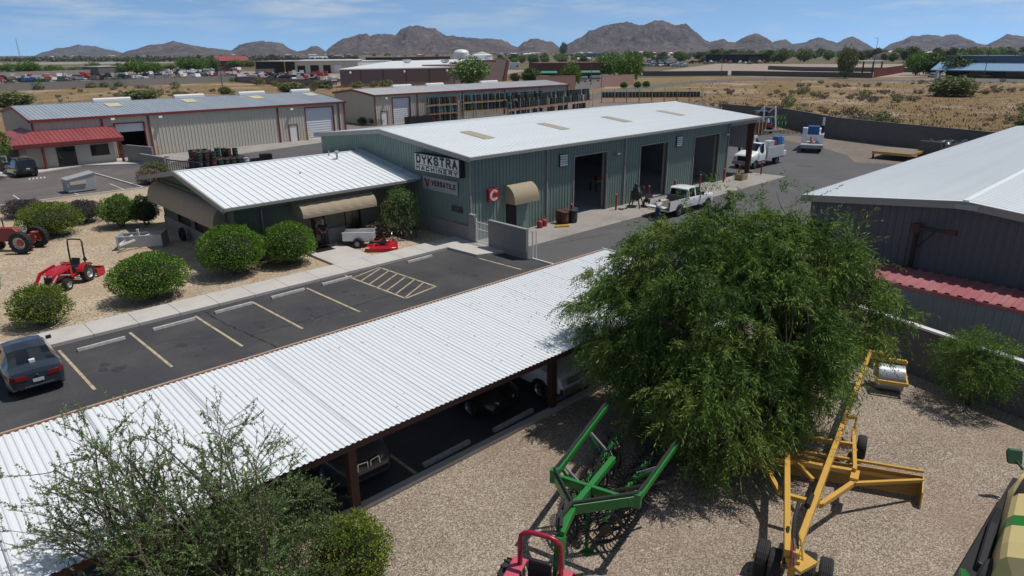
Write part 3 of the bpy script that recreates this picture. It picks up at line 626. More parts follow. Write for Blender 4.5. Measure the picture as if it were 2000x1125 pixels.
# awnings
def quarter(mb, axis, a0, a1, base, out, ztop, zbot, n=10, flat=.12):
    """quarter-round canvas; axis 'x': runs along x from wall y=base toward -y; 'y': runs along y from wall x=base toward -x"""
    pr = [(out*math.sin(math.pi/2*i/n), zbot+flat+(ztop-zbot-flat)*math.cos(math.pi/2*i/n)) for i in range(n+1)]+[(out,zbot)]
    pt = (lambda a,o,z:(a,base-o,z)) if axis == 'x' else (lambda a,o,z:(base-o,a,z))
    k = max(2,int(abs(a1-a0)/.72)); 
    for j in range(k):
        u0,u1 = a0+(a1-a0)*j/k, a0+(a1-a0)*(j+1)/k; um = (u0+u1)/2
        for i,((o0,z0),(o1,z1)) in enumerate(zip(pr[:-1],pr[1:])):
            sag = .02; s0 = sag if 0 < i < n else 0; s1 = sag if 0 < i+1 < n else 0
            mb.add([pt(u0,o0,z0),pt(um,o0-s0,z0-s0),pt(um,o1-s1,z1-s1),pt(u0,o1,z1)],[(0,1,2,3)]); mb.add([pt(um,o0-s0,z0-s0),pt(u1,o0,z0),pt(u1,o1,z1),pt(um,o1-s1,z1-s1)],[(0,1,2,3)])
    for a in (a0,a1): mb.add([pt(a,o,z) for o,z in pr]+[pt(a,0,zbot)],[tuple(range(len(pr)+1))])
    return mb
quarter(MB(),'y',39.75,51.6,OX0-.07,.78,3.28,2.02).build('awning',M['awning'],b,world=True)
quarter(MB(),'x',18.15,23.3,OY0-.07,1.3,3.32,2.34,flat=.16).build('awning',M['awning'],b,world=True)
t = tag(MB().bx(18.75,20.0,37.1,38.3,.15,.165).build('door_mat',M['black']),'black rubber doormat at the office entrance','doormat')

# ================================================================ carport
b = thing('carport','long open carport with white corrugated roof on brown steel posts','carport',(0,13.35,0))
def zc(y): return 2.52+(y-13.35)*.047
mb = MB(); V = Vector((0,5.95,.28)); ln = V.length; V.normalize()
L0,L1 = -14.0,24.3
ribbed(mb,(L0,13.3,2.56),X_,V,Vector((0,-V.z,V.y)),L1-L0,ln,.163,.028,prof=CORR)
rf = mb.build('roof',M['roof_carport'],b,world=True,smooth=True,auto=True)
for x in np.arange(-12,24,2.44):
    mb = MB(); mb.bar((x,13.35,zc(13.35)+.098),(x,19.2,zc(19.2)+.098),.018,.008); mb.build('sheet_lap',M['steel_d'],rf,world=True)
mb = MB(); mb.bx(L0,L1-.02,13.36,13.46,2.34,2.53); mb.bx(L0,L1-.02,19.12,19.22,2.52,2.79); mb.bx(L1-.1,L1-.02,13.47,19.11,2.4,2.6); mb.build('fascia',M['rust'],b,world=True)
mb = MB(); mb.bx(L0,L1,19.245,19.30,2.76,2.872)
mb.build('closure_strip',mat('foam_closure',(.16,.085,.05),.9),b,world=True)
mb = MB(); mb.bx(L0,L1,19.302,19.37,2.76,2.885); mb.build('edge_trim',mat('tan_edge',(.45,.33,.24),.6),b,world=True)
for y in (14.6,16.2,17.8): MB().bx(L0,L1-.12,y-.04,y+.04,zc(y)-.16,zc(y)).build('purlin',M['rust'],b,world=True)
for x in (-8.1,-.35,7.45,15.2,22.95):
    MB().bx(x-.12,x+.12,14.0,14.24,0,2.42).build('post',M['rust'],b,world=True)
    MB().bx(x-.12,x+.12,18.5,18.74,0,2.62).build('post',M['rust'],b,world=True)
    MB().bar((x,13.5,2.33),(x,19.1,2.62),.16,.2).build('beam',M['rust'],b,world=True)

# ================================================================ big grey building on the right
b = thing('warehouse_building','large dark grey warehouse with pale metal roof at the right edge','building',(31.5,12.9,0))
RX0,RX1,RY0,RY1,RYR = 31.5,72,12.9,.7,6.8
rz_ = lambda y: 5.28+.62*(1-abs(y-RYR)/6.1)
mb = MB(); ribbed(mb,(RX0,RY0,0),-Y_,Z_,-X_,RY0-RY1,lambda u: rz_(RY0-u)-.02); ribbed(mb,(RX1,RY0,0),-X_,Z_,Y_,RX1-RX0,5.28); ribbed(mb,(RX0,RY1,0),X_,Z_,-Y_,RX1-RX0,5.28); mb.bx(RX1-.05,RX1,RY1,RY0,0,5.3)
mb.build('wall',M['dark_wall'],b,world=True)
gable_roof(31.2,RX1-31.2+.3,RY0+.35,RYR,RY1-.35,5.33,5.98,M['roof_w'],b)
mb = MB()
for ya,za,yb,zb in ((RY0+.4,5.33,RYR,5.98),(RYR,5.98,RY1-.4,5.33)): mb.hexa([(31.08,ya,za-.3),(31.2,ya,za-.3),(31.2,yb,zb-.3),(31.08,yb,zb-.3),(31.08,ya,za+.0),(31.2,ya,za+.0),(31.2,yb,zb+.0),(31.08,yb,zb+.0)])
mb.build('gable_trim',M['grey_trim'],b,world=True)
MB().bx(31.03,31.08,RYR-.5,RYR+.3,5.66,5.85).build('ridge_plate',M['steel_d'],b,world=True)
t = thing('jib_crane','black wall-mounted jib crane with red joints on the dark grey gable','crane',(31.42,8.35,0))
MB().bx(-.16,-.02,-.07,.07,0,4.5).build('post',M['black'],t); MB().bar((-.12,0,4.6),(-.55,-1.35,4.72),.12,.14).build('arm',M['black'],t)
mb = MB(); mb.cyl((-.12,0,4.42),(-.12,0,4.78),.17,n=10); mb.build('hub',M['rust'],t); mb = MB(); mb.bar((-.5,-1.2,4.7),(-.6,-1.55,4.73),.18,.2); mb.build('trolley',M['rust'],t); mb = MB(); mb.bar((-.1,0,3.6),(-.35,-.75,4.62),.05); mb.build('brace',M['black'],t)
# container row with red ribbed top
b = thing('shipping_container','long grey container with faded red ribbed top behind the block wall','container',(28.7,2,0))
mb = MB(); ribbed(mb,(28.7,13.2,.1),-Y_,Z_,-X_,17.2,2.62,.28,.036); ribbed(mb,(31.1,13.2,.1),-X_,Z_,Y_,2.4,2.62,.28,.036); mb.bx(31.06,31.1,-4,13.2,.1,2.7); mb.bx(28.75,31.05,-4,-3.95,.1,2.7); mb.build('wall',mat('container_grey',(.22,.23,.245),.6,nz=((.5,.5,.1),.4,(.26,.265,.275))),b,world=True)
mb = MB(); ribbed(mb,(28.66,13.22,2.86),-Y_,X_,Z_,17.2,2.46,.42,.05,prof=[(0,0),(.45,0),(.55,1),(.85,1),(.97,0),(1,0)]); mb.bx(28.62,28.72,-4,13.22,2.70,2.85); mb.build('roof',M['pinkroof'],b,world=True)
mb = MB(); mb.bx(28.6,28.75,-4,13.3,0,.12); mb.build('base_rail',M['dark'],b,world=True)

# ================================================================ walls and gates
def block_wall(name,label,pts,h,th=.2,m='block',cap=None,group=None,z0=0):
    t = thing(name,label,'wall',(pts[0][0],pts[0][1],0),group=group)
    mb = MB(); cp = MB()
    for a,e in zip(pts[:-1],pts[1:]):
        mb.bar((a[0],a[1],z0+h/2),(e[0],e[1],z0+h/2),th,h); cp.bar((a[0],a[1],z0+h+.04),(e[0],e[1],z0+h+.04),th+.05,.08)
    mb.build('blockwork',M[m],t,world=True)
    cp.build('coping',M[cap or m],t,world=True)
    return t
block_wall('block_wall','fluted shade-darkened block wall with white coping in front of the grey container',[(28.2,11.2),(27.5,8.4),(26.15,3.1),(24.8,-2.6)],1.88,.2,'block_d','white')  # wall stands in shade; that shade is put into its block colour
block_wall('block_wall','short grey block screen wall at the corner of the parking lot',[(27.2,30.75),(27.2,27.4)],1.78,.2,'block','block')
block_wall('block_wall','stub block pier beside the white picket gate under the gable',[(27.2,32.6),(27.2,32.05)],1.86,.24,'block','block')
t = thing('picket_gate','white picket gate between the block pier and the screen wall','gate',(27.2,32.0,0))
mb = MB(); mb.bar((0,0,.25),(0,-1.25,.25),.04); mb.bar((0,0,1.5),(0,-1.25,1.5),.04); mb.bar((0,0,1.05),(0,-1.25,1.05),.04); mb.bx(-.025,.025,-.04,0,.1,1.75); mb.bx(-.025,.025,-1.25,-1.2,.1,1.75); mb.build('gate_frame',M['white'],t)
mb = MB()
for k in range(9): mb.bx(-.012,.012,-.14-k*.13,-.115-k*.13,.2,1.6)
mb.build('picket',M['white'],t)
t = thing('gate_rail','open white rolling gate frame lying along the driveway edge','gate',(27.4,27.2,0))
mb = MB(); mb.bar((0,-.05,.06),(.1,-5.2,.06),.09); mb.bar((0,-.05,0),(0,-.05,1.75),.07); mb.bar((.25,-.1,0),(.25,-.1,1.75),.05); mb.bar((.1,-5.2,1.72),(.1,-7.2,1.72),.06); mb.bar((.1,-5.2,0),(.1,-5.2,1.75),.06); mb.bar((.1,-7.2,0),(.1,-7.2,1.75),.06); mb.build('gate_frame',M['white'],t)
block_wall('yard_wall','tall dark grey block wall along the back of the equipment yard',[(110.5,63),(108.6,56),(107.6,50),(97.9,38.2),(94.9,28.8),(88,6),(80,-25)],2.75,.25,'block_d','block_d')
# ================================================================ tan shop building with red trim
def red_shop(name,label,x0,x1,y0,y1,ze,zr,roofm,doors,posts,lights,vents,skl,white=None,mand=None,lat=None):
    b = thing(name,label,'building',(x0,y0,0)); yr = (y0+y1)/2
    g_ = lambda y: ze-.08+(zr-ze)*(1-abs(y-yr)/(yr-y0))
    mb = MB(); ribbed(mb,(x0,y0,0),X_,Z_,-Y_,x1-x0,ze-.05,.42,.05,holes=[(a-x0,e-x0,0,h) for a,e,h,k in doors])
    ribbed(mb,(x0,y1,0),-Y_,Z_,-X_,y1-y0,lambda u: g_(y1-u)); ribbed(mb,(x1,y0,0),Y_,Z_,X_,y1-y0,lambda u: g_(y0+u)); ribbed(mb,(x1,y1,0),-X_,Z_,Y_,x1-x0,ze)
    mb.build('wall',M['tan_wall'],b,world=True)
    rf = gable_roof(x0-.15,x1-x0+.3,y0-.2,yr,y1+.2,ze,zr,roofm,b,pitch=.42,depth=.05)
    mb = MB(); mb.bx(x0-.2,x1+.2,y0-.34,y0-.2,ze-.26,ze+.02); mb.build('gutter',M['red_trim'],b,world=True)
    mb = MB()
    for x in (x0-.22,x1+.12):
        for ya,za,yb,zb in ((y0-.34,ze,yr,zr),(yr,zr,y1+.3,ze)): mb.hexa([(x,ya,za-.24),(x+.1,ya,za-.24),(x+.1,yb,zb-.24),(x,yb,zb-.24),(x,ya,za+.06),(x+.1,ya,za+.06),(x+.1,yb,zb+.06),(x,yb,zb+.06)])
    mb.build('gable_trim',M['red_trim'],b,world=True)
    for x in posts: MB().bx(x-.09,x+.09,y0-.16,y0-.055,0,ze-.26).build('downspout',M['red_trim'],b,world=True)
    for a,e,h,k in doors:
        mb = MB(); mb.bx(a-.14,a,y0-.09,y0+.1,0,h+.12); mb.bx(e,e+.14,y0-.09,y0+.1,0,h+.12); mb.bx(a,e,y0-.09,y0+.1,h,h+.12); fr = mb.build('door_frame',M['red_trim'],b,world=True)
        if k == 'roll' or k == 'half':
            mb = MB(); z0 = 0 if k == 'roll' else h-.95; n = int((h-z0)/.32)
            for i in range(n): z = z0+(h-z0)*i/n; mb.hexa([(a,y0+.12,z),(e,y0+.12,z),(e,y0+.3,z),(a,y0+.3,z),(a,y0+.17,z+(h-z0)/n-.01),(e,y0+.17,z+(h-z0)/n-.01),(e,y0+.3,z+(h-z0)/n-.01),(a,y0+.3,z+(h-z0)/n-.01)])
            mb.build('roll_door',M['white_d'],b,world=True)
        if k == 'man': MB().bx(a,e,y0-.02,y0+.05,0,h).build('door',M['white'],b,world=True)
        if k == 'glass': MB().bx(a,e,y0+.02,y0+.06,0,h).build('door',M['glass'],b,world=True)
        if k == 'half': MB().bx(a-1,e+1,y0+6,y0+6.1,0,4).build('inner_partition',M['dark'],b,world=True)
    for x,z in lights: MB().bar((x,y0-.05,z),(x,y0-.55,z+.12),.4,.22).build('flood_lamp',M['white'] ,b,world=True)
    for a,e in vents:
        mb = MB(); mb.prism([(a,yr-.35,zr),(a,yr-.35,zr+.32),(a,yr,zr+.46),(a,yr+.35,zr+.32),(a,yr+.35,zr)],(e-a,0,0)); mb.build('ridge_vent',M['white'],rf,world=True)
    for x,ya,yb in skl:
        zf = lambda y: ze+(y-y0+.2)/(yr-y0+.2)*(zr-ze)+.05
        mb = MB(); mb.hexa([(x,ya,zf(ya)),(x+1.6,ya,zf(ya)),(x+1.6,yb,zf(yb)),(x,yb,zf(yb)),(x,ya,zf(ya)+.03),(x+1.6,ya,zf(ya)+.03),(x+1.6,yb,zf(yb)+.03),(x,yb,zf(yb)+.03)]); mb.build('skylight',M['skylight_y'],rf,world=True)
    return b
b = red_shop('shop_building','long greige metal shop with oxide red trim, blue-grey roof and one open bay',14.0,52.6,91.0,109,5.0,6.05,M['roof_zinc'],
  [(23.6,26.3,3.9,'half') if 0 else (22.2,25.3,3.95,'half'),(43.8,44.9,2.2,'man'),(46.4,50.7,4.35,'roll')],(14.1,20.9,25.9,42.3,51.6,52.55),[(22.0,4.5),(27.2,4.4),(44.2,4.3)],[(22.5,26.8),(32.2,36.1),(41,44.8),(49,52)],[(23.2,96,98.3),(32.4,96.2,98.5),(41.6,96.2,98.5),(50,96.3,98.6)])
for x in (26.35,46.2): 
    t = thing('bollard','pale steel bollard beside a roll-up door of the greige shop' if x < 30 else 'yellow bollard left of the white roll-up door','bollard',(x,90.5,0)); m = M['ypost'] if x > 30 else mat('tan_bollard',(.5,.36,.22),.6)
    MB().cyl((0,0,0),(0,0,1.15),.1,n=10).build('post',m,t); MB().ball((0,0,1.15),(.1,.1,.05),10,6).build('cap',m,t)
# entrance annex with red hip roof
b = thing('entrance_annex','tan entrance annex under a red seamed hip roof on the greige shop','building',(12,87.6,0))
mb = MB(); mb.bx(12.4,21.0,88.0,90.9,0,2.75); mb.build('wall',M['tan_wall'],b,world=True)
mb = MB(); mb.bx(9.5,12.38,89.5,97,0,2.75); mb.build('porch_wall',M['mauve'],b,world=True)
E0,E1,FY,RYY = 11.3,21.9,87.0,90.9
mb = MB(); V = Vector((0,RYY-FY,.95)); ln = V.length; V.normalize()
ribbed(mb,(E0,FY,2.85),X_,V,Vector((0,-V.z,V.y)),E1-E0,lambda u: ln*min(1,max(.02,u/2.4)),.42,.05,prof=SEAM)
mb.add([(E0,FY,2.85),(E0+2.4,RYY,3.8),(13.9,97,3.8),(10.0,97,2.85)],[(0,1,2,3)])
mb.build('roof',M['red_roof'],b,world=True)
mb = MB(); mb.bx(E0,E1,FY,FY+.12,2.45,2.85); mb.bx(E0,E0+.12,FY+.12,96,2.45,2.84); mb.bx(E1-.12,E1,FY+.12,90.9,2.45,2.84); mb.build('fascia',M['red_trim'],b,world=True)
MB().bx(E0+.14,E1-.14,FY+.14,90.9,2.40,2.44).build('soffit',M['red_trim'],b,world=True)
MB().bx(15.3,17.1,87.93,87.99,.02,2.2).build('door',M['glass'],b,world=True)
mb = MB(); mb.bx(18.6,20.4,87.93,87.995,.95,2.15); w = mb.build('window',M['black'],b,world=True); MB().bx(18.68,20.32,87.9,87.925,1.02,2.08).build('pane',M['glass'],w,world=True)
for x,w_ in ((12.2,.3),(14.0,.09)): MB().bx(x-w_,x+w_,87.15,87.7,0,2.42).build('pillar',M['pinkwall'] if x < 13 else M['red_trim'],b,world=True)
MB().bx(21.4,21.62,87.2,87.42,0,2.42).build('post',M['red_trim'],b,world=True)
t = thing('street_sign','blue and white parking sign on a post by the black SUV','sign',(10.4,86.6,0)); MB().cyl((0,0,0),(0,0,1.9),.03,n=6).build('post',M['steel'],t); MB().bx(-.22,.22,-.06,-.03,1.3,2.0).build('sign_face',M['white'],t); MB().bx(-.13,.13,-.075,-.062,1.42,1.85).build('symbol',M['blue'],t)
block_wall('block_wall','grey block wall stub beside the blue drums at the greige shop',[(22.0,87.0),(23.4,82.6)],1.9)
t = thing('yard_gate','grey bar gate between the red annex and the block stub','gate',(21.7,88.3,0)); mb = MB()
for k in range(8): mb.bar((.05*k,-.16*k,.1),(.05*k,-.16*k,1.9),.03)
mb.bar((0,0,1.85),(.35,-1.2,1.85),.05); mb.bar((0,0,.2),(.35,-1.2,.2),.05); mb.build('gate_frame',M['steel_d'],t)
# brick trash enclosure open to the parking bays, low walls, planter by the office
t = thing('dumpster','grey steel dumpster box with sloping top on the side lot','dumpster',(13.6,71.1,0),R(4))
mb = MB(); mb.prism([(-1.15,-.6,.1),(1.15,-.6,.1),(1.15,-.6,1.55),(-1.15,-.6,1.15)],(0,1.5,0)); mb.build('bin_body',M['steel_d'],t,bevel=.02)
mb = MB(); mb.bx(-.95,.35,-.72,-.61,.75,1.0); mb.build('ledge',mat('cream_ledge',(.5,.48,.40),.6),t); mb = MB(); mb.prism([(-1.2,-.68,1.17),(1.18,-.68,1.58),(1.18,-.68,1.64),(-1.2,-.68,1.23)],(0,1.66,0)); mb.build('lid',M['steel_d'],t); MB().bx(1.16,1.19,-.45,.75,.3,1.3).build('side_panel',M['white'],t)
block_wall('block_wall','grey block wall end behind the office roof corner',[(21.0,78.4),(21.8,73.5)],1.85)
t = thing('metal_fence','black bar fence and rail behind the office roof corner','fence',(21.9,73.3,0)); mb = MB()
for k in range(15): mb.bar((.11*k,-.32*k,0),(.11*k,-.32*k,1.7),.05)
mb.build('picket',M['black'],t); MB().bar((0,0,1.7),(1.6,-4.6,1.7),.1).build('top_rail',M['rust'],t); MB().bar((0,0,.5),(1.6,-4.6,.5),.06).build('bottom_rail',M['black'],t)

# ================================================================ storage shed, drum racks
b = red_shop('storage_building','pale roofed greige storage shed with red trim behind the drum racks',63.8,112.0,100.6,113.5,5.0,5.7,M['roof_pale'],[(67.5,71.0,4.3,'roll'),(65.1,66.2,2.2,'man')],(63.9,72.6,83,93.5,103.5,111.9),[(66.0,4.3)],[(72,76),(79.5,83.5),(93,97.5)],[])
drum_cols = {}
def drum(col, rust, rim=None):
    key = (col,rust)
    if key in drum_cols: return drum_cols[key]
    body = mat('drum_paint',col,.5,nz=(3,.35*rust+.05,(.16,.06,.03),.5,.7)); lid = mat('drum_lid',rim or col,.6,nz=(4,.5*rust+.05,(.20,.085,.04),.42,.62))
    mb = MB(); mb.lathe([(.285,0),(.292,.02),(.285,.04),(.285,.28),(.30,.30),(.285,.32),(.285,.57),(.30,.59),(.285,.61),(.285,.86),(.294,.885),(.27,.89)],n=14)
    m2 = MB(); m2.lathe([(.27,.878),(.001,.872)],n=14); m2.cyl((.16,.05,.87),(.16,.05,.89),.035,n=6)
    drum_cols[key] = (mb,m2,body,lid); return drum_cols[key]
drum_proto = {}
def place_drum(loc, key, label, group, rust=.4, rim=None, scale=1.):
    if key not in drum_proto:
        mb,m2,bm_,lm_ = drum(key,rust,rim); t = thing('oil_drum',label,'drum',loc,0,group); t.scale = (scale,)*3; bo = mb.build('body',bm_,t,smooth=True,auto=True); m2.build('lid',lm_,t); drum_proto[key] = t
        t.scale = (scale,)*3; return t
    o = dup(drum_proto[key],loc,rnd.uniform(0,6),label,scale); o['group'] = group; return o
DG,DB,DR,DN,DL,DW,DT,DY = (.018,.045,.030),(.025,.05,.09),(.09,.032,.022),(.030,.026,.024),(.055,.11,.03),(.42,.45,.50),(.07,.17,.15),(.13,.17,.04)
CN = {DG:'dark green',DB:'blue',DR:'rusty red',DN:'dark brown',DL:'lime green',DW:'white',DT:'teal',DY:'yellow-green'}
pf = thing('metal_rack','long three-level rack loaded with drums along the storage shed','rack',(75,97.3,0))
def rack(t, a, e, n, levels, h, depth=.9, up='steel_d'):
    a,e = Vector(a),Vector(e); d = (e-a).normalized(); q = Vector((-d.y,d.x)); o = t.location
    for i in range(n+1):
        p = a.lerp(e,i/n); mb = MB()
        for s_ in (0,depth): x = p+q*s_; mb.bar((x.x,x.y,0),(x.x,x.y,h),.09)
        for k in range(3): z = .4+k*h/3.2; mb.bar((p.x,p.y,z),((p+q*depth).x,(p+q*depth).y,z+.5),.04)
        mb.build('upright',M[up],t,world=True)
    for z in levels:
        for s_ in (0,depth):
            mb = MB(); x,y = a+q*s_,e+q*s_; mb.bar((x.x,x.y,z-.07),(y.x,y.y,z-.07),.06,.14); mb.build('beam',M['rust_p'],t,world=True)
        mb = MB(); x,y = a+q*depth/2,e+q*depth/2; mb.bar((x.x,x.y,z-.03),(y.x,y.y,z-.03),depth-.1,.03); mb.build('deck',M['black'],t,world=True)
    return d,q
def fill(a,d,q,L,z,cols,label,group,rows=1,gapp=.03,s0=.1,depth=.9,dia=.80):
    u = .42
    while u < L-.3:
        for r in range(rows):
            if rnd.random() < gapp: continue
            c = rnd.choice(cols); p = Vector(a)+d*u+q*(depth*.5 if rows == 1 else .3+.6*r)
            place_drum((p.x,p.y,z),c,f'{CN[c]} drum {label}',group,scale=1.3)
        u += dia+ (rnd.random() < .04)*.5
A1,A2 = (73.6,98.6),(80.5,98.3)
d,q = rack(pf,A1,A2,3,(1.45,3.0),4.1)
for z,cols in ((0,[DG,DN,DR]),(1.45,[DB,DG,DT,DL,DG,DY]),(3.0,[DN,DR,DN,DG])): fill(A1,d,q,6.9,z,cols,'on the first short rack beside the roll-up door','drums on the storage racks')
p2 = thing('metal_rack','tall middle drum rack with orange beams behind the white roof ridge','rack',(81,97.6,0))
B1,B2 = (81.0,98.0),(101,97.2); d,q = rack(p2,B1,B2,7,(1.55,3.1),4.6)
for z,cols in ((1.55,[DG,DN,DT,DL,DG,DB]),(3.1,[DG,DN,DB,DG,DT,DY,DN])): fill(B1,d,q,20,z,cols,'on the tall middle rack','drums on the storage racks',gapp=.06)
p3 = thing('metal_rack','long drum rack with a single loaded orange shelf behind the workshop ridge','rack',(86,92,0))
C1,C2 = (88.5,93.4),(117.5,98.2); d,q = rack(p3,C1,C2,10,(1.7,),3.4)
fill(C1,d,q,29,1.7,[DG,DG,DN,DB,DG,DL,DG,DT,DN],'in the front row of the long loaded shelf','drums on the storage racks',gapp=.05)
fill((C1[0]+q.x*.3,C1[1]+q.y*.3),d,q,29,2.88,[DG,DN,DG,DB],'on top of the long loaded shelf row','drums on the storage racks',gapp=.2)
fill(C1,d,q,29,0,[DN,DN,DR],'on the ground below the long loaded shelf','drums on the storage racks',gapp=.35)
p4 = thing('metal_rack','far drum rack reaching right toward the dry field','rack',(134,101,0))
D1,D2 = (129.5,105.5),(146.5,89.0); d,q = rack(p4,D1,D2,8,(1.3,),3.2)
fill(D1,d,q,23.5,1.3,[DG,DG,DN,DG,DG],'in the dark row on the far right rack','drums on the far rack',gapp=.0)
o = place_drum((146.9,88.5,1.3),DW,'white drum at the right end of the far rack row','drums on the far rack')
t = thing('steel_frame','empty grey steel rack frame lying on the ground before the drum racks','rack frame',(86,88,0))
mb = MB()
for k in range(4): mb.bar((-4+k*.4,2.2-k*1.3,.8),(10+k*.4,4.2-k*1.3,.8),.12)
mb.build('rail',M['steel_d'],t); mb = MB()
for k in range(9): x = -4+k*1.7; mb.bar((x,2.2+k*.24,0),(x,2.2+k*.24,1.7),.1)
mb.build('upright',M['steel_d'],t)
t = thing('scrap_bin','low black scrap bin before the storage shed roll-up door','bin',(71.5,98.6,0)); mb = MB(); mb.bx(-2.6,2.6,-.8,-.74,0,1.2); mb.bx(-2.6,2.6,.74,.8,0,1.2); mb.bx(-2.6,-2.54,-.74,.74,0,1.2); mb.bx(2.54,2.6,-.74,.74,0,1.2); mb.bx(-2.54,2.54,-.74,.74,.5,.55); mb.build('bin_body',M['black'],t)
mb = MB()
for k in range(14): mb.bar((rnd.uniform(-2.3,2),rnd.uniform(-.6,.6),.9),(rnd.uniform(-2,2.3),rnd.uniform(-.6,.6),1.3),.16)
mb.build('scrap',M['rust'],t)
# cluster of used drums behind the office, two high in the middle
cl = [DN,DR,DG,DG,DN,DR,DN]
for i in range(8):
    for j in range(6):
        x,y = 25.5+i*.66+(j%2)*.3, 74.6+j*.62+i*-.12
        c = DW if (i == 7 and j == 0) else (DB if i == 0 and j%2 == 0 else rnd.choice(cl))
        nm = {0:'front',1:'second',2:'third',3:'fourth',4:'fifth',5:'back'}[j]
        place_drum((x,y,0),c,f'{CN[c]} used drum in the {nm} row of the drum cluster' if c not in (DW,) else 'white used drum at the right front corner of the drum cluster','used drums clustered behind the office',rust=.9,scale=1.12)
        if (i < 3 and j < 4) or (j > 2 and i < 7 and rnd.random() < .35): place_drum((x+.05,y+.03,1.0),rnd.choice([DR,DN,DG,DR]) ,f'upper used drum stacked on the {nm} row of the cluster','used drums clustered behind the office',rust=.9)
for k,(x,y,c,l) in enumerate(((24.0,82.0,DW,'white drum in front of the block stub, nearer the open bay'),(23.6,81.4,DB,'blue drum beside the block stub'),(24.7,82.4,DW,'white drum right of the blue drum at the block stub'))): place_drum((x,y,0),c,l,'drums by the block stub')
t = thing('pallet_stack','stack of black plastic pallets on the asphalt behind the office','pallets',(33.6,76.6,0),R(-8))
for k in range(5):
    mb = MB()
    for i in range(7): mb.bx(-.6+i*.175,-.47+i*.175,-.5,.5,k*.16+.11,k*.16+.14)
    for yy in (-.45,0,.45): mb.bx(-.6,.6,yy-.05,yy+.05,k*.16,k*.16+.108)
    mb.build('pallet',M['black'],t)
t = thing('plastic_crate','single black crate left of the pallet stack','crate',(32.3,76.4,0),R(-8)); mb = MB(); mb.bx(-.55,.55,-.45,.45,0,.05); mb.bx(-.55,.55,-.45,-.4,.05,.38); mb.bx(-.55,.55,.4,.45,.05,.38); mb.bx(-.55,-.5,-.4,.4,.05,.38); mb.bx(.5,.55,-.4,.4,.05,.38); mb.build('crate_body',M['black'],t)
# ================================================================ vehicles (built nose toward +x, wheels on z = 0)
P_GLASS = mat('car_glass',(.010,.012,.014),.05,spec=.9)
P_TAIL = mat('tail_lamp',(.22,.008,.012),.2,coat=.5)
P_HEAD = mat('head_lamp',(.55,.57,.60),.12,coat=.6)
P_RIM = mat('alloy_rim',(.42,.43,.45),.3,.8)
P_PLATE = mat('number_plate',(.55,.57,.62),.5)
def paint(name,c,rough=.28,metal=.0): return mat(name,c,rough,metal,coat=.6)
def wheel(parent, x, y, r, w, side, rim=None, detail=True):
    """tyre with an alloy rim; side = +1/-1 outward"""
    mb = MB(); mb.lathe([(r*.62,-w/2),(r*.93,-w/2),(r,-w*.32),(r,w*.32),(r*.93,w/2),(r*.62,w/2)],(x,y,r),(0,1,0),20,False); ty = mb.build('wheel',M['rubber'],parent,smooth=True,auto=True)
    mb = MB(); yo = y+side*w*.30; mb.lathe([(r*.64,0),(r*.62,.03*side),(r*.5,-.02*side)],(x,yo,r),(0,1,0),20,False)
    for k in range(6):
        a = k*math.pi/3; mb.bar((x+r*.1*math.cos(a),yo+.01*side,r+r*.1*math.sin(a)),(x+r*.58*math.cos(a),yo+.01*side,r+r*.58*math.sin(a)),.035,r*.16,up=(0,1,0))
    mb.lathe([(r*.17,.035*side),(0.001,.04*side)],(x,yo,r),(0,1,0),10); mb.lathe([(r*.6,-.05*side),(0.001,-.05*side)],(x,yo,r),(0,1,0),14)
    mb.build('rim',rim or P_RIM,ty)
    return ty
def body_loft(parent, x0, x1, top, belt, hw, tw, zb, axles, ra, glass, wind, pillars=(), m=None, step=.09, name='body', low=None):
    """loft along x.  top/belt/hw/tw/zb = [(x,v)] curves; glass=(xa,xb) side-window run; wind=[(xa,xb)] screens on the top surface"""
    f = lambda c,x: float(np.interp(x,[p[0] for p in c],[p[1] for p in c]))
    marks = {x0,x1}; [marks.update(p) for p in wind]; [marks.update(p) for p in pillars]; marks.update(glass or ())
    xs = sorted(set(round(v,3) for v in list(np.arange(x0,x1,step))+list(marks))); secs = []
    for x in xs:
        b,t,w,tq,z = f(belt,x),f(top,x),f(hw,x),f(tw,x),f(zb,x)
        za = z
        for ax in axles:
            d = abs(x-ax)
            if d < ra: za = max(za, ra*.86+math.sqrt(ra*ra-d*d)*.98-.12)
        za = min(za,b-.06); mid = max(za+.02,z+(b-z)*.55)
        secs.append([(0,z+.02),(w*.86,z+.02 if za == z else za),(w*.975,max(za,z)+(.0 if za > z else .05)),(w,mid),(w*.985,b-.05),(w*.955,b),(tq,t-.035),(tq*.62,t),(0,t+.012)])
    vs = []; nP = len(secs[0])
    for x,s in zip(xs,secs): vs += [(x,y,z) for y,z in s]+[(x,-y,z) for y,z in s]
    body = MB(); sg = {}; ws = {}; body.v = list(vs); K = 2*nP
    for i in range(len(xs)-1):
        xm = (xs[i]+xs[i+1])/2
        for sd in (0,1):
            for k in range(nP-1):
                a = i*K+sd*nP+k; q = (a,a+1,a+K+1,a+K)
                P = [vs[j] for j in q]
                if k == 5 and glass and glass[0] < xm < glass[1] and not any(p[0] < xm < p[1] for p in pillars): sg.setdefault((sd,sum(p[1] < xm for p in pillars)),MB()).add(P,[(0,1,2,3)])
                elif k in (6,7) and any(w[0] < xm < w[1] for w in wind): ws.setdefault([i_ for i_,w in enumerate(wind) if w[0] < xm < w[1]][0],MB()).add(P,[(0,1,2,3)])
                else: body.f.append(q)
    for e in (0,len(xs)-1):
        body.f.append(tuple(e*K+k for k in range(nP))+tuple(e*K+nP+k for k in range(nP-1,0,-1)))
    bo = body.build(name,m,parent,smooth=True,auto=True)
    for q in sg.values(): q.build('side_window',P_GLASS,parent,smooth=True)
    for q,w_ in ws.items(): w_.build('rear_window' if q else 'windscreen',P_GLASS,parent,smooth=True)
    return bo
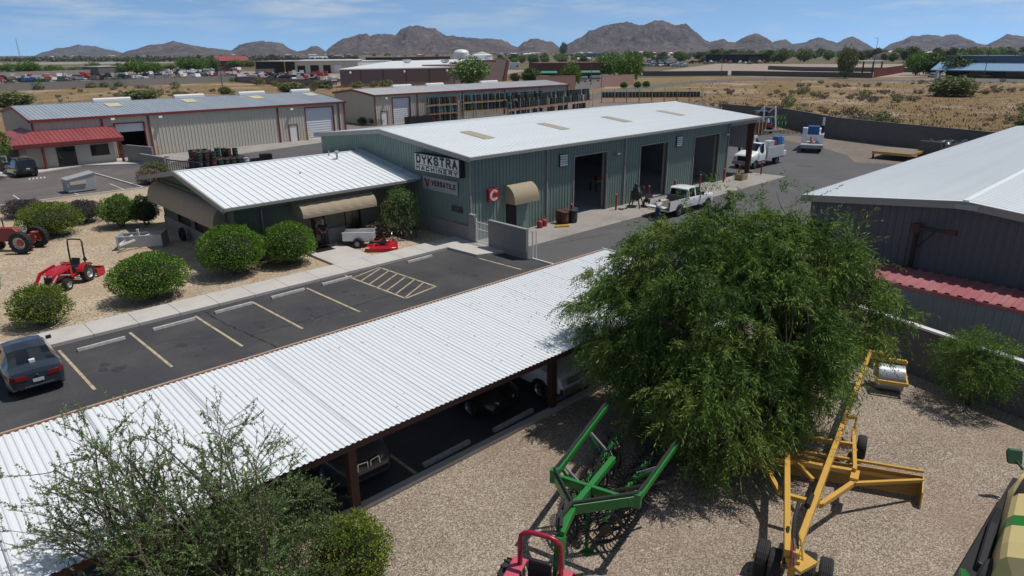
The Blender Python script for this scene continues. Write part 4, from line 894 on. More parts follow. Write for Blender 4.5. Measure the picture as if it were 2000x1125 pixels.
def lamp_pair(parent,name,x,y,z,sx,sy,sz,m,sweep=.0):
    for s_ in (-1,1):
        mb = MB(); mb.hexa([(x,s_*(y-sy),z),(x-sweep,s_*(y+sy),z+.02),(x-sweep-sx,s_*(y+sy),z+.02),(x-sx,s_*(y-sy),z),(x,s_*(y-sy),z+sz*.8),(x-sweep,s_*(y+sy),z+sz),(x-sweep-sx,s_*(y+sy),z+sz),(x-sx,s_*(y-sy),z+sz*.8)]); mb.build(name,m,parent)
def tail_wrap(t,h,W):
    for s_ in (-1,1):
        P = [(-h-.02,.30),(-h-.02,W*.73),(-h+.13,W*.915),(-h+.22,W*.93),(-h+.2,W*.7),(-h+.05,.3)]
        mb = MB(); mb.prism([(x,s_*y,.72+.06*(y-.3)) for x,y in P],(0,0,.15)); mb.build('tail_lamp',P_TAIL,t)
def sedan(name,label,loc,rz,m,cat='sedan',L=4.75,suv=False,group=None,emblem=True,rim=None):
    t = thing(name,label,cat,loc,rz,group); h = L/2
    if not suv:
        top = [(-h,.86),(-h+.06,1.02),(-h+.55,1.07),(-h+.62,1.09),(-1.0,1.38),(-.35,1.46),(.25,1.43),(1.02,.99),(1.3,.95),(h-.5,.84),(h-.15,.72),(h,.56)]
        belt = [(-h,.80),(-h+.08,.93),(-1.1,.96),(.9,.90),(h-.5,.76),(h-.15,.65),(h,.5)]; wind = [(.3,1.0),(-h+.64,-.95)]; glass = (-1.45,.62); pill = [(-.42,-.30)]; r = .335; tw0 = .60
    else:
        top = [(-h,1.05),(-h+.1,1.25),(-h+.35,1.68),(-.9,1.76),(.1,1.74),(.45,1.65),(1.12,1.13),(1.4,1.08),(h-.4,.98),(h-.1,.86),(h,.66)]
        belt = [(-h,.92),(-h+.12,1.08),(.9,1.02),(h-.4,.86),(h-.1,.76),(h,.6)]; wind = [(.42,1.1),(-h+.12,-h+.34)]; glass = (-h+.5,.7); pill = [(-.35,-.22),(-1.42,-1.28)]; r = .385; tw0 = .68
    W = .915 if not suv else .96
    hw = [(-h,W*.74),(-h+.12,W*.90),(-h+.6,W),(h-.8,W),(h-.25,W*.9),(h,W*.70)]
    tw = [(-h,W*.7),(-h+.12,W*.84),(-h+.5,W*.86),(-1.35 if not suv else -h+.5,tw0+.06),(.3,tw0),(1.05,W*.82),(h-.3,W*.80),(h,W*.62)]
    zb = [(-h,.36),(-h+.2,.24),(h-.3,.20),(h,.28)]
    body_loft(t,-h,h,top,belt,hw,tw,zb,(-h+.98,h-.92),r+.05,glass,wind,pill,m)
    for x in (-h+.98,h-.92):
        for s_ in (-1,1): wheel(t,x,s_*(W-.115),r,.21,s_,rim)
    if suv: lamp_pair(t,'tail_lamp',-h+.13,W*.78,.98,-.05,.12,.22,P_TAIL,-.07); lamp_pair(t,'head_lamp',h-.02,W*.62,.70,.1,.17,.13,P_HEAD,.24)
    else: tail_wrap(t,h,W); lamp_pair(t,'head_lamp',h-.02,W*.58,.56,.1,.2,.12,P_HEAD,.26)
    zp = .58 if not suv else .80
    MB().bx(-h-.03,-h-.015,-.17,.17,zp,zp+.12).build('number_plate',P_PLATE,t)
    mb = MB(); mb.bx(-h-.035,-h+.02,-W*.5,W*.5,zp-.14,zp-.11); mb.build('bumper_trim',M['chrome'],t)
    if emblem: mb = MB(); mb.cyl((-h-.005,0,zp+.27),(-h-.03,0,zp+.27),.055,n=3); mb.build('badge',M['chrome'],t)
    for s_ in (-1,1):
        mb = MB(); mb.hexa([(.62,s_*(W-.05),1.0 if not suv else 1.14),(.78,s_*(W-.05),1.0 if not suv else 1.14),(.74,s_*(W+.14),1.0 if not suv else 1.14),(.64,s_*(W+.14),1.0 if not suv else 1.14)]+[(.62,s_*(W-.05),1.13 if not suv else 1.3),(.76,s_*(W-.05),1.13 if not suv else 1.3),(.72,s_*(W+.14),1.15 if not suv else 1.32),(.64,s_*(W+.14),1.15 if not suv else 1.32)]); mb.build('mirror',m,t,bevel=.02)
    # grille openings
    if suv:
        for s_ in (-1,1):
            mb = MB(); mb.hexa([(h-.02,s_*.05,.62),(h-.03,s_*.36,.64),(h-.10,s_*.36,.64),(h-.1,s_*.05,.62),(h-.0,s_*.05,.86),(h-.05,s_*.34,.87),(h-.12,s_*.34,.87),(h-.1,s_*.05,.86)]); mb.build('grille',M['black'],t)
            mb = MB(); c = [(h+.005,s_*.05,.62),(h-.01,s_*.36,.64),(h-.03,s_*.34,.87),(h+.005,s_*.05,.86)]
            for a,e in zip(c,c[1:]+c[:1]): mb.bar(a,e,.028)
            mb.build('grille_surround',M['chrome'],t)
        MB().bx(h-.12,h+.012,-.62,.62,.40,.52).build('lower_intake',M['black'],t)
    else:
        MB().bx(h-.12,h+.012,-.42,.42,.42,.54).build('grille',M['black'],t)
    return t
car_blue = paint('slate_blue_paint',(.030,.042,.062),.25,.3)
t = sedan('sedan','slate blue sedan parked nose-in at the left end of the lot','',0,car_blue) if 0 else sedan('parked_car','slate blue sedan parked nose to the kerb at the left edge',(2.72,30.15,.0125),R(90),car_blue,'sedan')
MB().bx(-1.78,-1.62,-.1,.08,1.085,1.20).build('windscreen_card',M['white'],t)
sedan('parked_car','grey SUV with twin oval grille parked under the carport by its near post',(8.3,17.1,.0125),R(-90),paint('graphite_paint',(.10,.10,.105),.28,.4),'SUV',4.85,True)
sedan('parked_car','dark sedan with chrome grille parked deep under the carport',(13.75,17.25,.0125),R(-90),paint('black_paint',(.02,.022,.026),.2,.2),'sedan',4.85)
t = sedan('parked_car','black SUV with roof rails parked at the red-roofed annex',(11.45,85.6,.02),R(97),paint('jet_paint',(.008,.008,.009),.15),'SUV',4.8,True)
for s_ in (-.58,.58): mb = MB(); mb.tube([(-1.7,s_,1.74),(-1.5,s_,1.83),(.1,s_,1.81),(.25,s_,1.72)],.03); mb.build('roof_rail',M['steel'],t)
for x in (-1.2,-.3): MB().bx(x-.05,x+.05,-.55,.55,1.81,1.85).build('cross_bar',M['steel'],t)
# ---- pickup trucks
def pickup(name,label,loc,rz,m,group=None,tailgate_down=False,L=6.15):
    t = thing(name,label,'pickup truck',loc,rz,group); h = L/2; W = 1.0; cb = -.62    # cab rear
    top = [(cb,1.30),(cb+.06,1.78),(cb+.25,1.90),(.55,1.90),(.95,1.84),(1.55,1.30),(1.75,1.26),(h-.25,1.17),(h-.05,1.05),(h,.9)]
    belt = [(cb,1.24),(1.4,1.2),(h-.25,1.1),(h-.05,.95),(h,.8)]
    hw = [(cb,W*.97),(1.6,W*.97),(h-.3,W*.97),(h,W*.84)]; tw = [(cb,.80),(.6,.78),(1.0,.80),(1.6,W*.86),(h-.2,W*.86),(h,W*.74)]
    body_loft(t,cb,h,top,belt,hw,tw,[(cb,.48),(h-.2,.45),(h,.5)],(h-.95,),.50,(cb+.15,1.12),[(.93,1.52)],[(.28,.40)],m)
    MB().add([(cb-.012,-.72,1.30),(cb-.012,.72,1.30),(cb+.045,.66,1.74),(cb+.045,-.66,1.74)],[(0,1,2,3)]).build('rear_window',P_GLASS,t)
    ax = -h+1.28; r = .42
    for s_ in (-1,1):
        P = [(-h,.52)]+[(ax+.5*math.cos(a),.42+.52*math.sin(a)) for a in [math.pi-math.pi*i/12 for i in range(13)] if .42+.5*math.sin(a) > .5]+[(cb-.03,.52),(cb-.03,1.28),(-h,1.28)]
        mb = MB(); mb.prism([(x,s_*W*.97,z) for x,z in P],(0,-s_*.09,0)); mb.build('bed_side',m,t,bevel=.015)
        MB().bx(-h+.02,cb-.05,s_*.91-.05,s_*.91+.05,1.282,1.30).build('bed_rail',M['black'],t)
    bm_ = mat('grey_bedliner',(.10,.10,.105),.7)
    MB().bx(-h+.02,cb-.04,-.87,.87,.78,.82).build('bed_floor',bm_,t); MB().bx(cb-.1,cb-.04,-.87,.87,.83,1.27).build('bed_front',bm_,t)
    if tailgate_down: mb = MB(); mb.bx(-h-.56,-h-.02,-.80,.80,.80,.86); mb.build('tailgate',m,t,bevel=.015)
    else: MB().bx(-h-.01,-h+.05,-.80,.80,.6,1.26).build('tailgate',m,t,bevel=.015)
    MB().bx(-h-.16,-h+.02,-.9,.9,.50,.66).build('rear_bumper',M['chrome'],t,bevel=.02); MB().bx(h-.05,h+.12,-.9,.9,.52,.74).build('front_bumper',M['chrome'],t,bevel=.02); MB().bx(h-.1,h+.02,-.6,.6,.8,1.04).build('grille',M['chrome'],t)
    for s_ in (-1,1):
        MB().bx(-h-.015,-h+.02,s_*.885-.08,s_*.885+.08,.88,1.22).build('tail_lamp',P_TAIL,t); MB().bx(h-.12,h+.012,s_*.72-.11,s_*.72+.11,.82,1.02).build('head_lamp',P_HEAD,t)
        MB().bx(1.0,1.12,s_*1.08-.1,s_*1.08+.1,1.22,1.5).build('mirror',M['black'],t,bevel=.02)
        for x in (ax,h-.95): wheel(t,x,s_*(W-.14),r,.26,s_)
        for x in (.02,.82): MB().bx(x,x+.12,s_*.985-.01,s_*.985+.01,1.06,1.10).build('door_handle',M['black'],t)
    return t
wp = paint('white_car_paint',(.83,.84,.85),.3)
pk = pickup('pickup_truck','white crew cab pickup with lowered tailgate in front of the workshop bays',(44.75,28.2,.017),0,wp,tailgate_down=True)
pickup('pickup_truck','white pickup under the far end of the carport, mostly hidden by the tree',(16.35,17.0,.0125),R(-90),wp)
t = tag(MB().bx(42.35,43.3,28.45,28.95,.85,1.05).build('parts_box',mat('tan_box',(.45,.40,.30),.7)),'tan box lying in the open bed of the white pickup','box')
# ---- service trucks
def truck_cab(t, m, x0, L=2.9):
    """medium truck nose: cab rear at x0, hood to x0+L"""
    h = x0+L
    top = [(x0,2.1),(x0+.1,2.42),(x0+.3,2.5),(x0+1.05,2.48),(x0+1.7,1.75),(x0+1.9,1.68),(h-.15,1.5),(h,1.3)]
    belt = [(x0,1.6),(x0+1.7,1.6),(h-.15,1.36),(h,1.15)]; hw = [(x0,1.08),(h-.4,1.1),(h,1.0)]; tw = [(x0,.92),(x0+1.1,.9),(x0+1.8,.86),(h,.72)]
    body_loft(t,x0,h,top,belt,hw,tw,[(x0,.7),(h,.62)],(h-.85,),.56,(x0+.35,x0+1.25),[(x0+1.06,x0+1.68)],(),m,name='cab')
    MB().bx(h-.06,h+.02,-.55,.55,.8,1.3).build('grille',M['black'],t); MB().bx(h-.02,h+.14,-1.08,1.08,.42,.72).build('front_bumper',M['steel_d'],t,bevel=.02)
    for s_ in (-1,1):
        MB().bx(h-.1,h+.015,s_*.82-.13,s_*.82+.13,.9,1.2).build('head_lamp',P_HEAD,t); MB().bx(x0+1.25,x0+1.37,s_*1.3-.12,s_*1.3+.12,1.55,2.05).build('mirror',M['black'],t,bevel=.02)
        wheel(t,h-.85,s_*.92,.47,.28,s_,M['steel']); MB().bx(x0+.1,x0+1.5,s_*1.0-.14,s_*1.0+.14,.42,.56).build('step',M['steel'],t)
t = thing('service_truck','white service truck with crane and tool boxes at the far open bay','truck',(69.4,34.7,.02),R(180))
truck_cab(t,wp,.75); ub = mat('grey_white_body',(.50,.52,.55),.4)
for s_ in (-1,1):
    bo = MB().bx(-3.1,.6,s_*.9-.28,s_*.9+.28,.78,2.0).build('tool_body',ub,t,bevel=.02)
    for k in range(4): MB().bx(-3.0+.9*k,-2.2+.9*k,s_*1.18-.008,s_*1.18+.008,.9,1.9).build('locker_door',ub,bo,bevel=.004)
    for x in (-1.9,): wheel(t,x,s_*.92,.47,.4,s_,M['steel'])
MB().bx(-3.1,.6,-.62,.62,.78,.92).build('deck',M['steel_d'],t); MB().bx(-3.7,-3.12,-1.15,1.15,.62,.78).build('rear_bumper',M['steel_d'],t)
MB().bx(-3.75,-3.15,.5,1.15,.8,1.3).build('vise_bracket',M['white'],t,bevel=.03)
MB().bx(-.7,.5,.55,1.15,2.0,2.62).build('air_box',ub,t,bevel=.02); MB().bx(-1.35,-.8,.6,1.1,2.0,2.55).build('red_box',M['red'],t,bevel=.02); MB().bx(-2.3,-1.45,.5,1.15,2.0,2.9).build('welder',M['blue'],t,bevel=.03); MB().bx(-2.9,-2.35,.5,1.15,2.0,2.8).build('compressor',mat('bright_blue',(.05,.28,.55),.4),t,bevel=.03)
mb = MB(); mb.cyl((-.2,-.9,2.0),(-.2,-.9,2.7),.18,n=10); mb.build('crane_base',M['white'],t); mb = MB(); mb.bar((-.6,-.9,2.85),(2.3,-.75,3.15),.26,.3); mb.build('crane_boom',M['white'],t,bevel=.02); mb = MB(); mb.bar((-.5,-.9,2.65),(-.9,-.8,2.2),.22); mb.build('crane_winch',M['black'],t)
t = thing('service_truck','flatbed service truck seen from behind in the middle of the yard','truck',(85.0,35.9,.02),R(23))
truck_cab(t,wp,.9)
MB().bx(-3.4,.8,-1.2,1.2,.8,.95).build('deck',M['steel_d'],t); MB().bx(-3.7,-3.42,-1.25,1.25,.55,.95).build('rear_bumper',M['steel_d'],t)
for s_,l in ((1,-1.6),(-1,-2.0)): MB().bx(l,.7,s_*.95-.27,s_*.95+.27,.96,2.05).build('tool_body',wp,t,bevel=.02); wheel(t,-2.1,s_*.92,.47,.4,s_,M['steel'])
MB().bx(-1.5,-.7,.7,1.2,2.06,2.7).build('white_box',M['white'],t,bevel=.02); MB().bx(-1.3,-.4,-.65,.65,1.9,2.9).build('fuel_tank',M['blue'],t,bevel=.05); mb = MB(); mb.cyl((-.9,-1.0,2.05),(-.9,-1.0,3.0),.16,n=10); mb.build('crane_mast',M['black'],t); mb = MB(); mb.cyl((-.9,-1.0,3.0),(-.9,-1.0,3.9),.13,n=10); mb.build('crane_tip',M['white'],t)
mb = MB(); mb.bar((-2.3,.1,1.0),(-1.9,.2,1.7),.2); mb.bar((-2.6,-.2,1.0),(-1.7,.1,1.5),.12); mb.build('hose_reel',M['red_old'],t)
# ---- yard implements at the back: blue tractor with white loader frame, orange container frame, yellow platform, trash
t = thing('farm_tractor','blue farm tractor with raised white loader frame beyond the workshop corner','tractor',(98.5,49.5,0),R(-135))
mb = MB(); mb.prism([(0,-.4,1.0),(2.2,-.35,1.0),(2.3,-.35,1.6),(.6,-.4,1.9),(0,-.4,1.9)],(0,.8,0)); mb.build('hood',M['blue'],t,bevel=.06)
mb = MB(); mb.prism([(-1.4,-.75,1.2),(.2,-.75,1.2),(.3,-.7,2.0),(-.1,-.62,2.9),(-1.3,-.62,2.9)],(0,1.5,0)); mb.build('cab',P_GLASS,t); MB().bx(-1.45,.05,-.8,.8,2.9,3.05).build('cab_roof',M['blue'],t,bevel=.05)
for s_ in (-1,1): wheel(t,-.9,s_*.95,.9,.5,s_); wheel(t,1.8,s_*.85,.55,.35,s_); MB().prism([(-1.7,s_*.7,1.5),(-1.5,s_*.7,1.95),(-.4,s_*.7,1.95),(0,s_*.7,1.5)],(0,s_*.5,0)).build('fender',M['blue'],t)
for s_ in (-1,1):
    mb = MB(); mb.bar((.4,s_*.75,2.9),(2.9,s_*.8,3.9),.18); mb.build('loader_arm',M['white'],t); mb = MB(); mb.bar((2.9,s_*.8,3.9),(3.7,s_*.9,.6),.16); mb.build('loader_leg',M['white'],t)
mb = MB(); mb.bar((3.7,-1.1,.6),(3.7,1.1,.6),.2); mb.bar((3.2,-.9,2.5),(3.2,.9,2.5),.1); mb.build('loader_cross_bar',M['white'],t); mb = MB(); mb.box((3.4,.2,1.2),(.5,.6,.4)); mb.build('valve_block',M['red'],t)
t = thing('hay_rake','small green folded hay rake standing behind the white loader frame','rake',(100.3,48.9,0))
for k in range(5):
    mb = MB(); c = Vector((k*.3,-k*.4,1.6))
    for i in range(14): a = i*math.pi/7; mb.bar(c,c+Vector((.75*math.cos(a),.55*math.cos(a),.95*math.sin(a))),.05)
    mb.build('rake_wheel',M['rgreen'],t)
MB().bar((0,0,.0),(1.4,-1.9,2.9),.12).build('frame',M['rgreen'],t)
t = thing('stake_crate','rust-red cargo crate with pale stakes behind the service truck','crate',(93.5,48.5,0)); MB().bx(-2.2,2.2,-1.1,1.1,.4,1.9).build('crate_body',M['rust'],t)
for x in (-2.1,-1.05,0,1.05,2.1): MB().bx(x-.07,x+.07,-1.2,-1.102,.1,2.3).build('stake',mat('pale_wood',(.5,.36,.22),.8) if x < -2 else bpy.data.materials['pale_wood'],t)
t = thing('loading_platform','yellow steel loading platform table on legs in the yard','platform',(83.6,25.6,0)); MB().bx(-1.3,3.6,-1.7,2.3,.78,.84).build('platform_top',mat('worn_deck',(.22,.17,.12),.85),t)
mb = MB(); mb.bx(-1.36,-1.31,-1.7,2.3,.58,.86); mb.build('edge_beam',M['lyellow'],t); mb = MB(); mb.bx(-1.3,3.6,-1.78,-1.71,.58,.86); mb.build('edge_beam',M['lyellow'],t)
for x,y in ((-1.2,2.15),(-1.2,-1.55),(3.4,-1.55),(3.4,2.15)): MB().bx(x-.08,x+.08,y-.08,y+.08,0,.78).build('leg',M['rust'],t)
t = thing('scrap_bin','grey roll-off scrap bin filled with metal beside the warehouse roof','bin',(89.5,22.6,0),R(-14)); mb = MB()
mb.bx(-2.6,2.6,-1.2,-1.1,0,1.6); mb.bx(-2.6,2.6,1.1,1.2,0,1.6); mb.bx(-2.7,-2.6,-1.2,1.2,0,1.9); mb.bx(2.6,2.7,-1.2,1.2,0,1.6); mb.bx(-2.6,2.6,-1.1,1.1,.8,.9); mb.build('bin_body',M['block_d'],t)
mb = MB()
for k in range(40): c = Vector((rnd.uniform(-2.4,2.4),rnd.uniform(-1,1),rnd.uniform(1.0,1.7))); mb.bar(c,c+Vector((rnd.uniform(-.5,.5),rnd.uniform(-.5,.5),rnd.uniform(-.1,.3))),.14)
mb.build('scrap_metal',M['steel'],t)
t = thing('leaning_panel','two dark steel panels standing upright before the scrap bin','panel',(86.4,23.3,0),R(-14)); MB().bx(-.1,.1,-1.2,1.2,0,1.9).build('panel_sheet',M['block_d'],t); MB().bx(.5,.7,-1.2,1.2,0,1.8).build('panel_sheet',M['rust'],t)

# ================================================================ things along the workshop front
BL = [(36.28,32.0,'red bollard at the left jamb of the first bay'),(41.35,31.9,'red bollard at the right jamb of the first bay'),(45.9,32.1,'red bollard at the left jamb of the middle bay'),(49.6,32.1,'red bollard right of the middle bay, behind the pickup roof'),(53.6,32.1,'red bollard at the left jamb of the third bay'),(57.65,32.1,'red bollard at the right jamb of the third bay'),(60.8,32.3,'red bollard beside the planter box at the open end bay'),(64.1,31.7,'red bollard standing right of the brown end column')]
for k,(x,y,l) in enumerate(BL):
    if k == 0:
        t0 = thing('bollard',l,'bollard',(x,y,.016),0,'red bollards along the workshop'); MB().cyl((0,0,0),(0,0,1.22),.075,n=12).build('post',M['bollard'],t0,smooth=True,auto=True); MB().ball((0,0,1.22),(.075,.075,.05),12,6).build('cap',mat('pale_cap',(.5,.3,.28),.6),t0,smooth=True)
    else: dup(t0,(x,y,.016),0,l)
t = thing('planter_box','tan square planter box by the open end bay','planter',(60.0,31.6,.016)); mb = MB(); mb.bx(-.5,.5,-.4,-.34,0,.55); mb.bx(-.5,.5,.34,.4,0,.55); mb.bx(-.5,-.44,-.34,.34,0,.55); mb.bx(.44,.5,-.34,.34,0,.55); mb.build('box_sides',mat('tan_planter',(.36,.26,.16),.9),t); MB().bx(-.44,.44,-.34,.34,.3,.42).build('soil',mat('mossy_soil',(.10,.12,.04),.95),t)
rb = mat('brown_bin',(.075,.035,.022),.7,nz=(4,.5,(.13,.05,.03))); gbm = mat('dark_bin',(.03,.034,.033),.6)
for x,y,m,l in ((35.2,32.15,rb,'rusty brown drum bin nearest the red pots'),(35.75,31.95,rb,'rusty brown drum bin in the middle of the row'),(35.1,31.6,rb,'rusty brown drum bin in front of the others'),(36.0,31.55,gbm,'dark grey drum bin beside the bollard'),(36.5,31.95,gbm,'dark grey drum bin behind the bollard')):
    t = thing('trash_drum',l,'drum',(x,y,.016),0,'drum bins by the first bay'); mb = MB(); mb.lathe([(.25,0),(.27,.3),(.28,.32),(.27,.34),(.27,.88),(.29,.9),(.25,.9),(.25,.5),(.001,.5)],n=16); bo = mb.build('drum_body',m,t,smooth=True,auto=True)
    mb = MB(); mb.lathe([(.275,.86),(.305,.9),(.275,.94)],n=16); mb.build('rim',M['rust'] if m is rb else gbm,t)
for x,y,l in ((33.2,32.2,'red metal pot with pump handle at the corner post'),(33.75,32.3,'smaller red metal pot right of the pump pot')):
    t = thing('metal_pot',l,'pot',(x,y,.016)); mb = MB(); mb.lathe([(.20,0),(.21,.42),(.19,.46),(.13,.5),(.05,.52)],n=12); mb.build('pot_body',M['red_old'],t,smooth=True,auto=True); MB().cyl((0,0,.5),(0,0,.78),.02,n=6).build('pump_handle',M['steel_d'],t)
t = tag(MB().cyl((34.0,31.5,.1),(34.9,30.95,.1),.08,n=8).build('yellow_pipe',M['ypost']),'yellow plastic pipe lying on the apron before the brown bins','pipe')
t = thing('floor_jack','small grey floor jack on the apron beside the first bay','jack',(42.0,31.7,.016)); MB().bx(-.4,.3,-.15,.15,.03,.16).build('jack_body',M['steel_d'],t,bevel=.02)
for x in (-.3,.22):
    for y in (-.17,.17): MB().cyl((x,y-.03,.07),(x,y+.03,.07),.07,n=8).build('caster',M['black'],t)
t = thing('engine_block','black diesel engine on a stand between the first two bays','engine',(43.5,31.6,.016),R(20))
mb = MB(); mb.box((0,0,.95),(1.0,.62,.7)); mb.build('crankcase',M['black'],t,bevel=.04); mb = MB(); mb.box((0,0,1.42),(.85,.4,.22)); mb.build('head_cover',M['black'],t,bevel=.04)
for k in range(4): MB().cyl((-.35+.23*k,-.2,1.5),(-.35+.23*k,-.34,1.25),.045,n=8).build('intake_pipe',M['steel_d'],t)
MB().cyl((.5,0,.95),(.62,0,.95),.28,n=16).build('flywheel',M['steel_d'],t); MB().cyl((-.1,-.45,1.5),(.25,-.45,1.5),.16,n=10).build('turbo',M['black'],t); mb = MB(); mb.ball((-.2,0,1.72),.16); mb.build('air_filter',M['black'],t)
for x in (-.4,.4):
    for y in (-.3,.3): mb = MB(); mb.bar((x,y,.62),(x*1.3,y*1.5,0),.07); mb.build('stand_leg',M['black'],t)
t = thing('power_wheelbarrow','black wheeled parts cart beside the diesel engine','cart',(44.2,30.9,.016),R(35)); mb = MB(); mb.prism([(-.5,-.3,.4),(.5,-.3,.4),(.62,-.3,.85),(-.5,-.3,.75)],(0,.6,0)); mb.build('tray',M['black'],t,bevel=.02)
for y in (-.36,.36): MB().cyl((.3,y-.06,.25),(.3,y+.06,.25),.25,n=14).build('wheel',M['rubber'],t); MB().bar((-.5,y,.6),(-1.1,y,.85),.04).build('handle',M['steel_d'],t)
# wheel stops
st = MB(); st.prism([(-.92,-.08,0),(-.92,.08,0),(-.92,.055,.13),(-.92,-.055,.13)],(1.84,0,0))
WS = [(5.5,31.25,0,'wheel stop in front of the bay right of the blue sedan'),(8.5,31.4,0,'second wheel stop from the blue sedan'),(11.3,31.56,0,'third wheel stop from the blue sedan'),(14.15,31.65,0,'fourth wheel stop from the blue sedan'),(17.0,31.7,0,'wheel stop touching the left side of the hatched aisle'),(22.6,31.85,0,'wheel stop right of the hatched aisle'),(10.87,14.45,0,'wheel stop under the carport beside the grey SUV'),(13.7,14.45,0,'wheel stop under the carport before the dark sedan'),(16.4,14.45,0,'wheel stop under the carport before the white pickup')]
w0 = None
for x,y,a,l in WS:
    if w0 is None: w0 = st.build('wheel_stop',M['stop'],bevel=.012); w0.location = (x,y,.0125); w0.rotation_euler.z = R(1.6); tag(w0,l,'wheel stop','concrete wheel stops')
    else: dup(w0,(x,y,.0125),R(1.6),l)
# ================================================================ farm machinery
def lug_wheel(parent, x, y, r, w, rim_m, hub_m=None, lugs=18, side=1, name='wheel'):
    mb = MB(); mb.lathe([(r*.55,-w/2),(r*.90,-w/2),(r*.955,-w*.36),(r*.955,w*.36),(r*.90,w/2),(r*.55,w/2)],(x,y,r),(0,1,0),24,False)
    for k in range(lugs):
        for s_ in (-1,1):
            a = 2*math.pi*(k+(.5 if s_ > 0 else 0))/lugs; a2 = a+.16
            mb.bar((x+r*.965*math.cos(a),y+s_*w*.02,r+r*.965*math.sin(a)),(x+r*.955*math.cos(a2),y+s_*w*.48,r+r*.955*math.sin(a2)),r*.07,r*.09,up=(math.cos(a),0,math.sin(a)))
    ty = mb.build(name,M['rubber'],parent)
    mb = MB(); y0 = y+side*w*.25; mb.lathe([(r*.57,0),(r*.55,.05*side),(r*.50,.02*side),(r*.46,-.05*side),(0.001,-.06*side)],(x,y0,r),(0,1,0),24,False); ri = mb.build('rim',rim_m,ty,smooth=True,auto=True)
    mb = MB(); mb.lathe([(r*.34,-.07*side),(r*.30,-.01*side),(r*.12,.03*side),(0.001,.05*side)],(x,y0,r),(0,1,0),16); mb.build('hub',hub_m or rim_m,ty,smooth=True,auto=True)
    return ty
silver = mat('silver_rim',(.50,.52,.55),.4,.4)
# ---- compact red tractor with loader and box scraper
t = thing('compact_tractor','shiny red compact tractor with front loader and black roll bar on the gravel','tractor',(6.42,41.35,.016),R(222))
mb = MB(); mb.prism([(.15,-.30,.62),(1.25,-.26,.58),(1.38,-.25,.74),(1.30,-.25,.98),(.95,-.27,1.12),(.15,-.30,1.18)],(0,.56,0)); mb.build('hood',M['red'],t,bevel=.05)
MB().bx(1.30,1.40,-.2,.22,.56,.86).build('grille',M['black'],t,bevel=.02); lamp_pair(t,'head_lamp',1.40,.16,.86,.08,.07,.10,P_HEAD,.05)
MB().bx(-.95,1.2,-.17,.17,.38,.62).build('chassis',M['black'],t); MB().bx(-.45,.2,-.36,.36,.50,.56).build('footplate',M['red'],t)
for s_ in (-1,1):
    lug_wheel(t,-.8,s_*.56,.46,.30,silver,side=s_,lugs=14); lug_wheel(t,.72,s_*.50,.31,.22,silver,side=s_,lugs=12)
    P = [(-.8+.55*math.cos(a),.46+.58*math.sin(a)) for a in [R(20)+R(115)*i/8 for i in range(9)]]; P2 = [(-.8+.50*math.cos(a),.46+.53*math.sin(a)) for a in [R(135)-R(115)*i/8 for i in range(9)]]
    MB().prism([(x,s_*.36,z) for x,z in P+P2],(0,s_*.34,0)).build('fender',M['red'],t,bevel=.01)
    mb = MB(); mb.bar((-.98,s_*.42,.9),(-1.02,s_*.42,1.75),.06); mb.tube([(-1.02,s_*.42,1.72),(-1.06,s_*.41,2.15),(-1.06,s_*.35,2.25),(-1.06,0,2.27)],.04,8); mb.build('roll_bar',M['black'],t)
    mb = MB(); mb.bar((.25,s_*.44,.55),(.25,s_*.44,1.12),.10,.16); mb.build('loader_post',M['red'],t)
    mb = MB(); mb.bar((.2,s_*.44,1.14),(1.25,s_*.46,1.02),.10,.14); mb.bar((1.22,s_*.46,1.04),(1.92,s_*.46,.34),.10,.14); mb.build('loader_arm',M['red'],t)
    mb = MB(); mb.cyl((.35,s_*.46,.7),(1.1,s_*.46,.92),.035,n=8); mb.cyl((1.3,s_*.52,.95),(1.86,s_*.52,.6),.03,n=8); mb.build('cylinder',M['steel_d'],t)
mb = MB(); mb.prism([(1.86,-.66,.06),(2.45,-.66,.02),(2.3,-.66,.12),(1.98,-.66,.18),(1.95,-.66,.52),(1.86,-.66,.54)],(0,1.32,0)); mb.build('bucket',M['black'],t); 
for s_ in (-1,1): MB().prism([(1.86,s_*.66,.05),(2.45,s_*.66,.02),(1.95,s_*.66,.54),(1.86,s_*.66,.54)],(0,s_*.03,0)).build('bucket_side',M['black'],t)
mb = MB(); mb.prism([(-.78,-.24,.82),(-.3,-.22,.84),(-.3,-.22,.92),(-.72,-.24,.92),(-.86,-.24,1.28),(-.94,-.24,1.26)],(0,.47,0)); mb.build('seat',M['black'],t,bevel=.03)
mb = MB(); c = Vector((.02,0,1.22)); P = [c+Vector((.10*math.cos(a)*.6,.19*math.sin(a),.10*math.cos(a))) for a in [2*math.pi*i/14 for i in range(15)]]; mb.tube(P,.016,5); mb.bar(c,(.12,0,1.05),.03); mb.build('steering_wheel',M['black'],t)
mb = MB(); mb.prism([(-1.12,.18,1.05),(-1.12,.48,1.05),(-1.12,.33,1.34)],(-.02,0,0)); mb.build('slow_sign',M['ink'],t)
mb = MB(); mb.bx(-2.0,-1.9,-.7,.7,.06,.5); mb.bx(-1.9,-1.35,-.7,-.66,.06,.46); mb.bx(-1.9,-1.35,.66,.7,.06,.46); mb.bx(-1.6,-1.5,-.66,.66,.36,.46); mb.build('box_scraper',M['red'],t); mb = MB(); mb.bar((-1.0,-.25,.45),(-1.55,-.3,.4),.06); mb.bar((-1.0,.25,.45),(-1.55,.3,.4),.06); mb.bar((-.95,0,.75),(-1.55,0,.5),.05); mb.build('hitch_arm',M['black'],t)
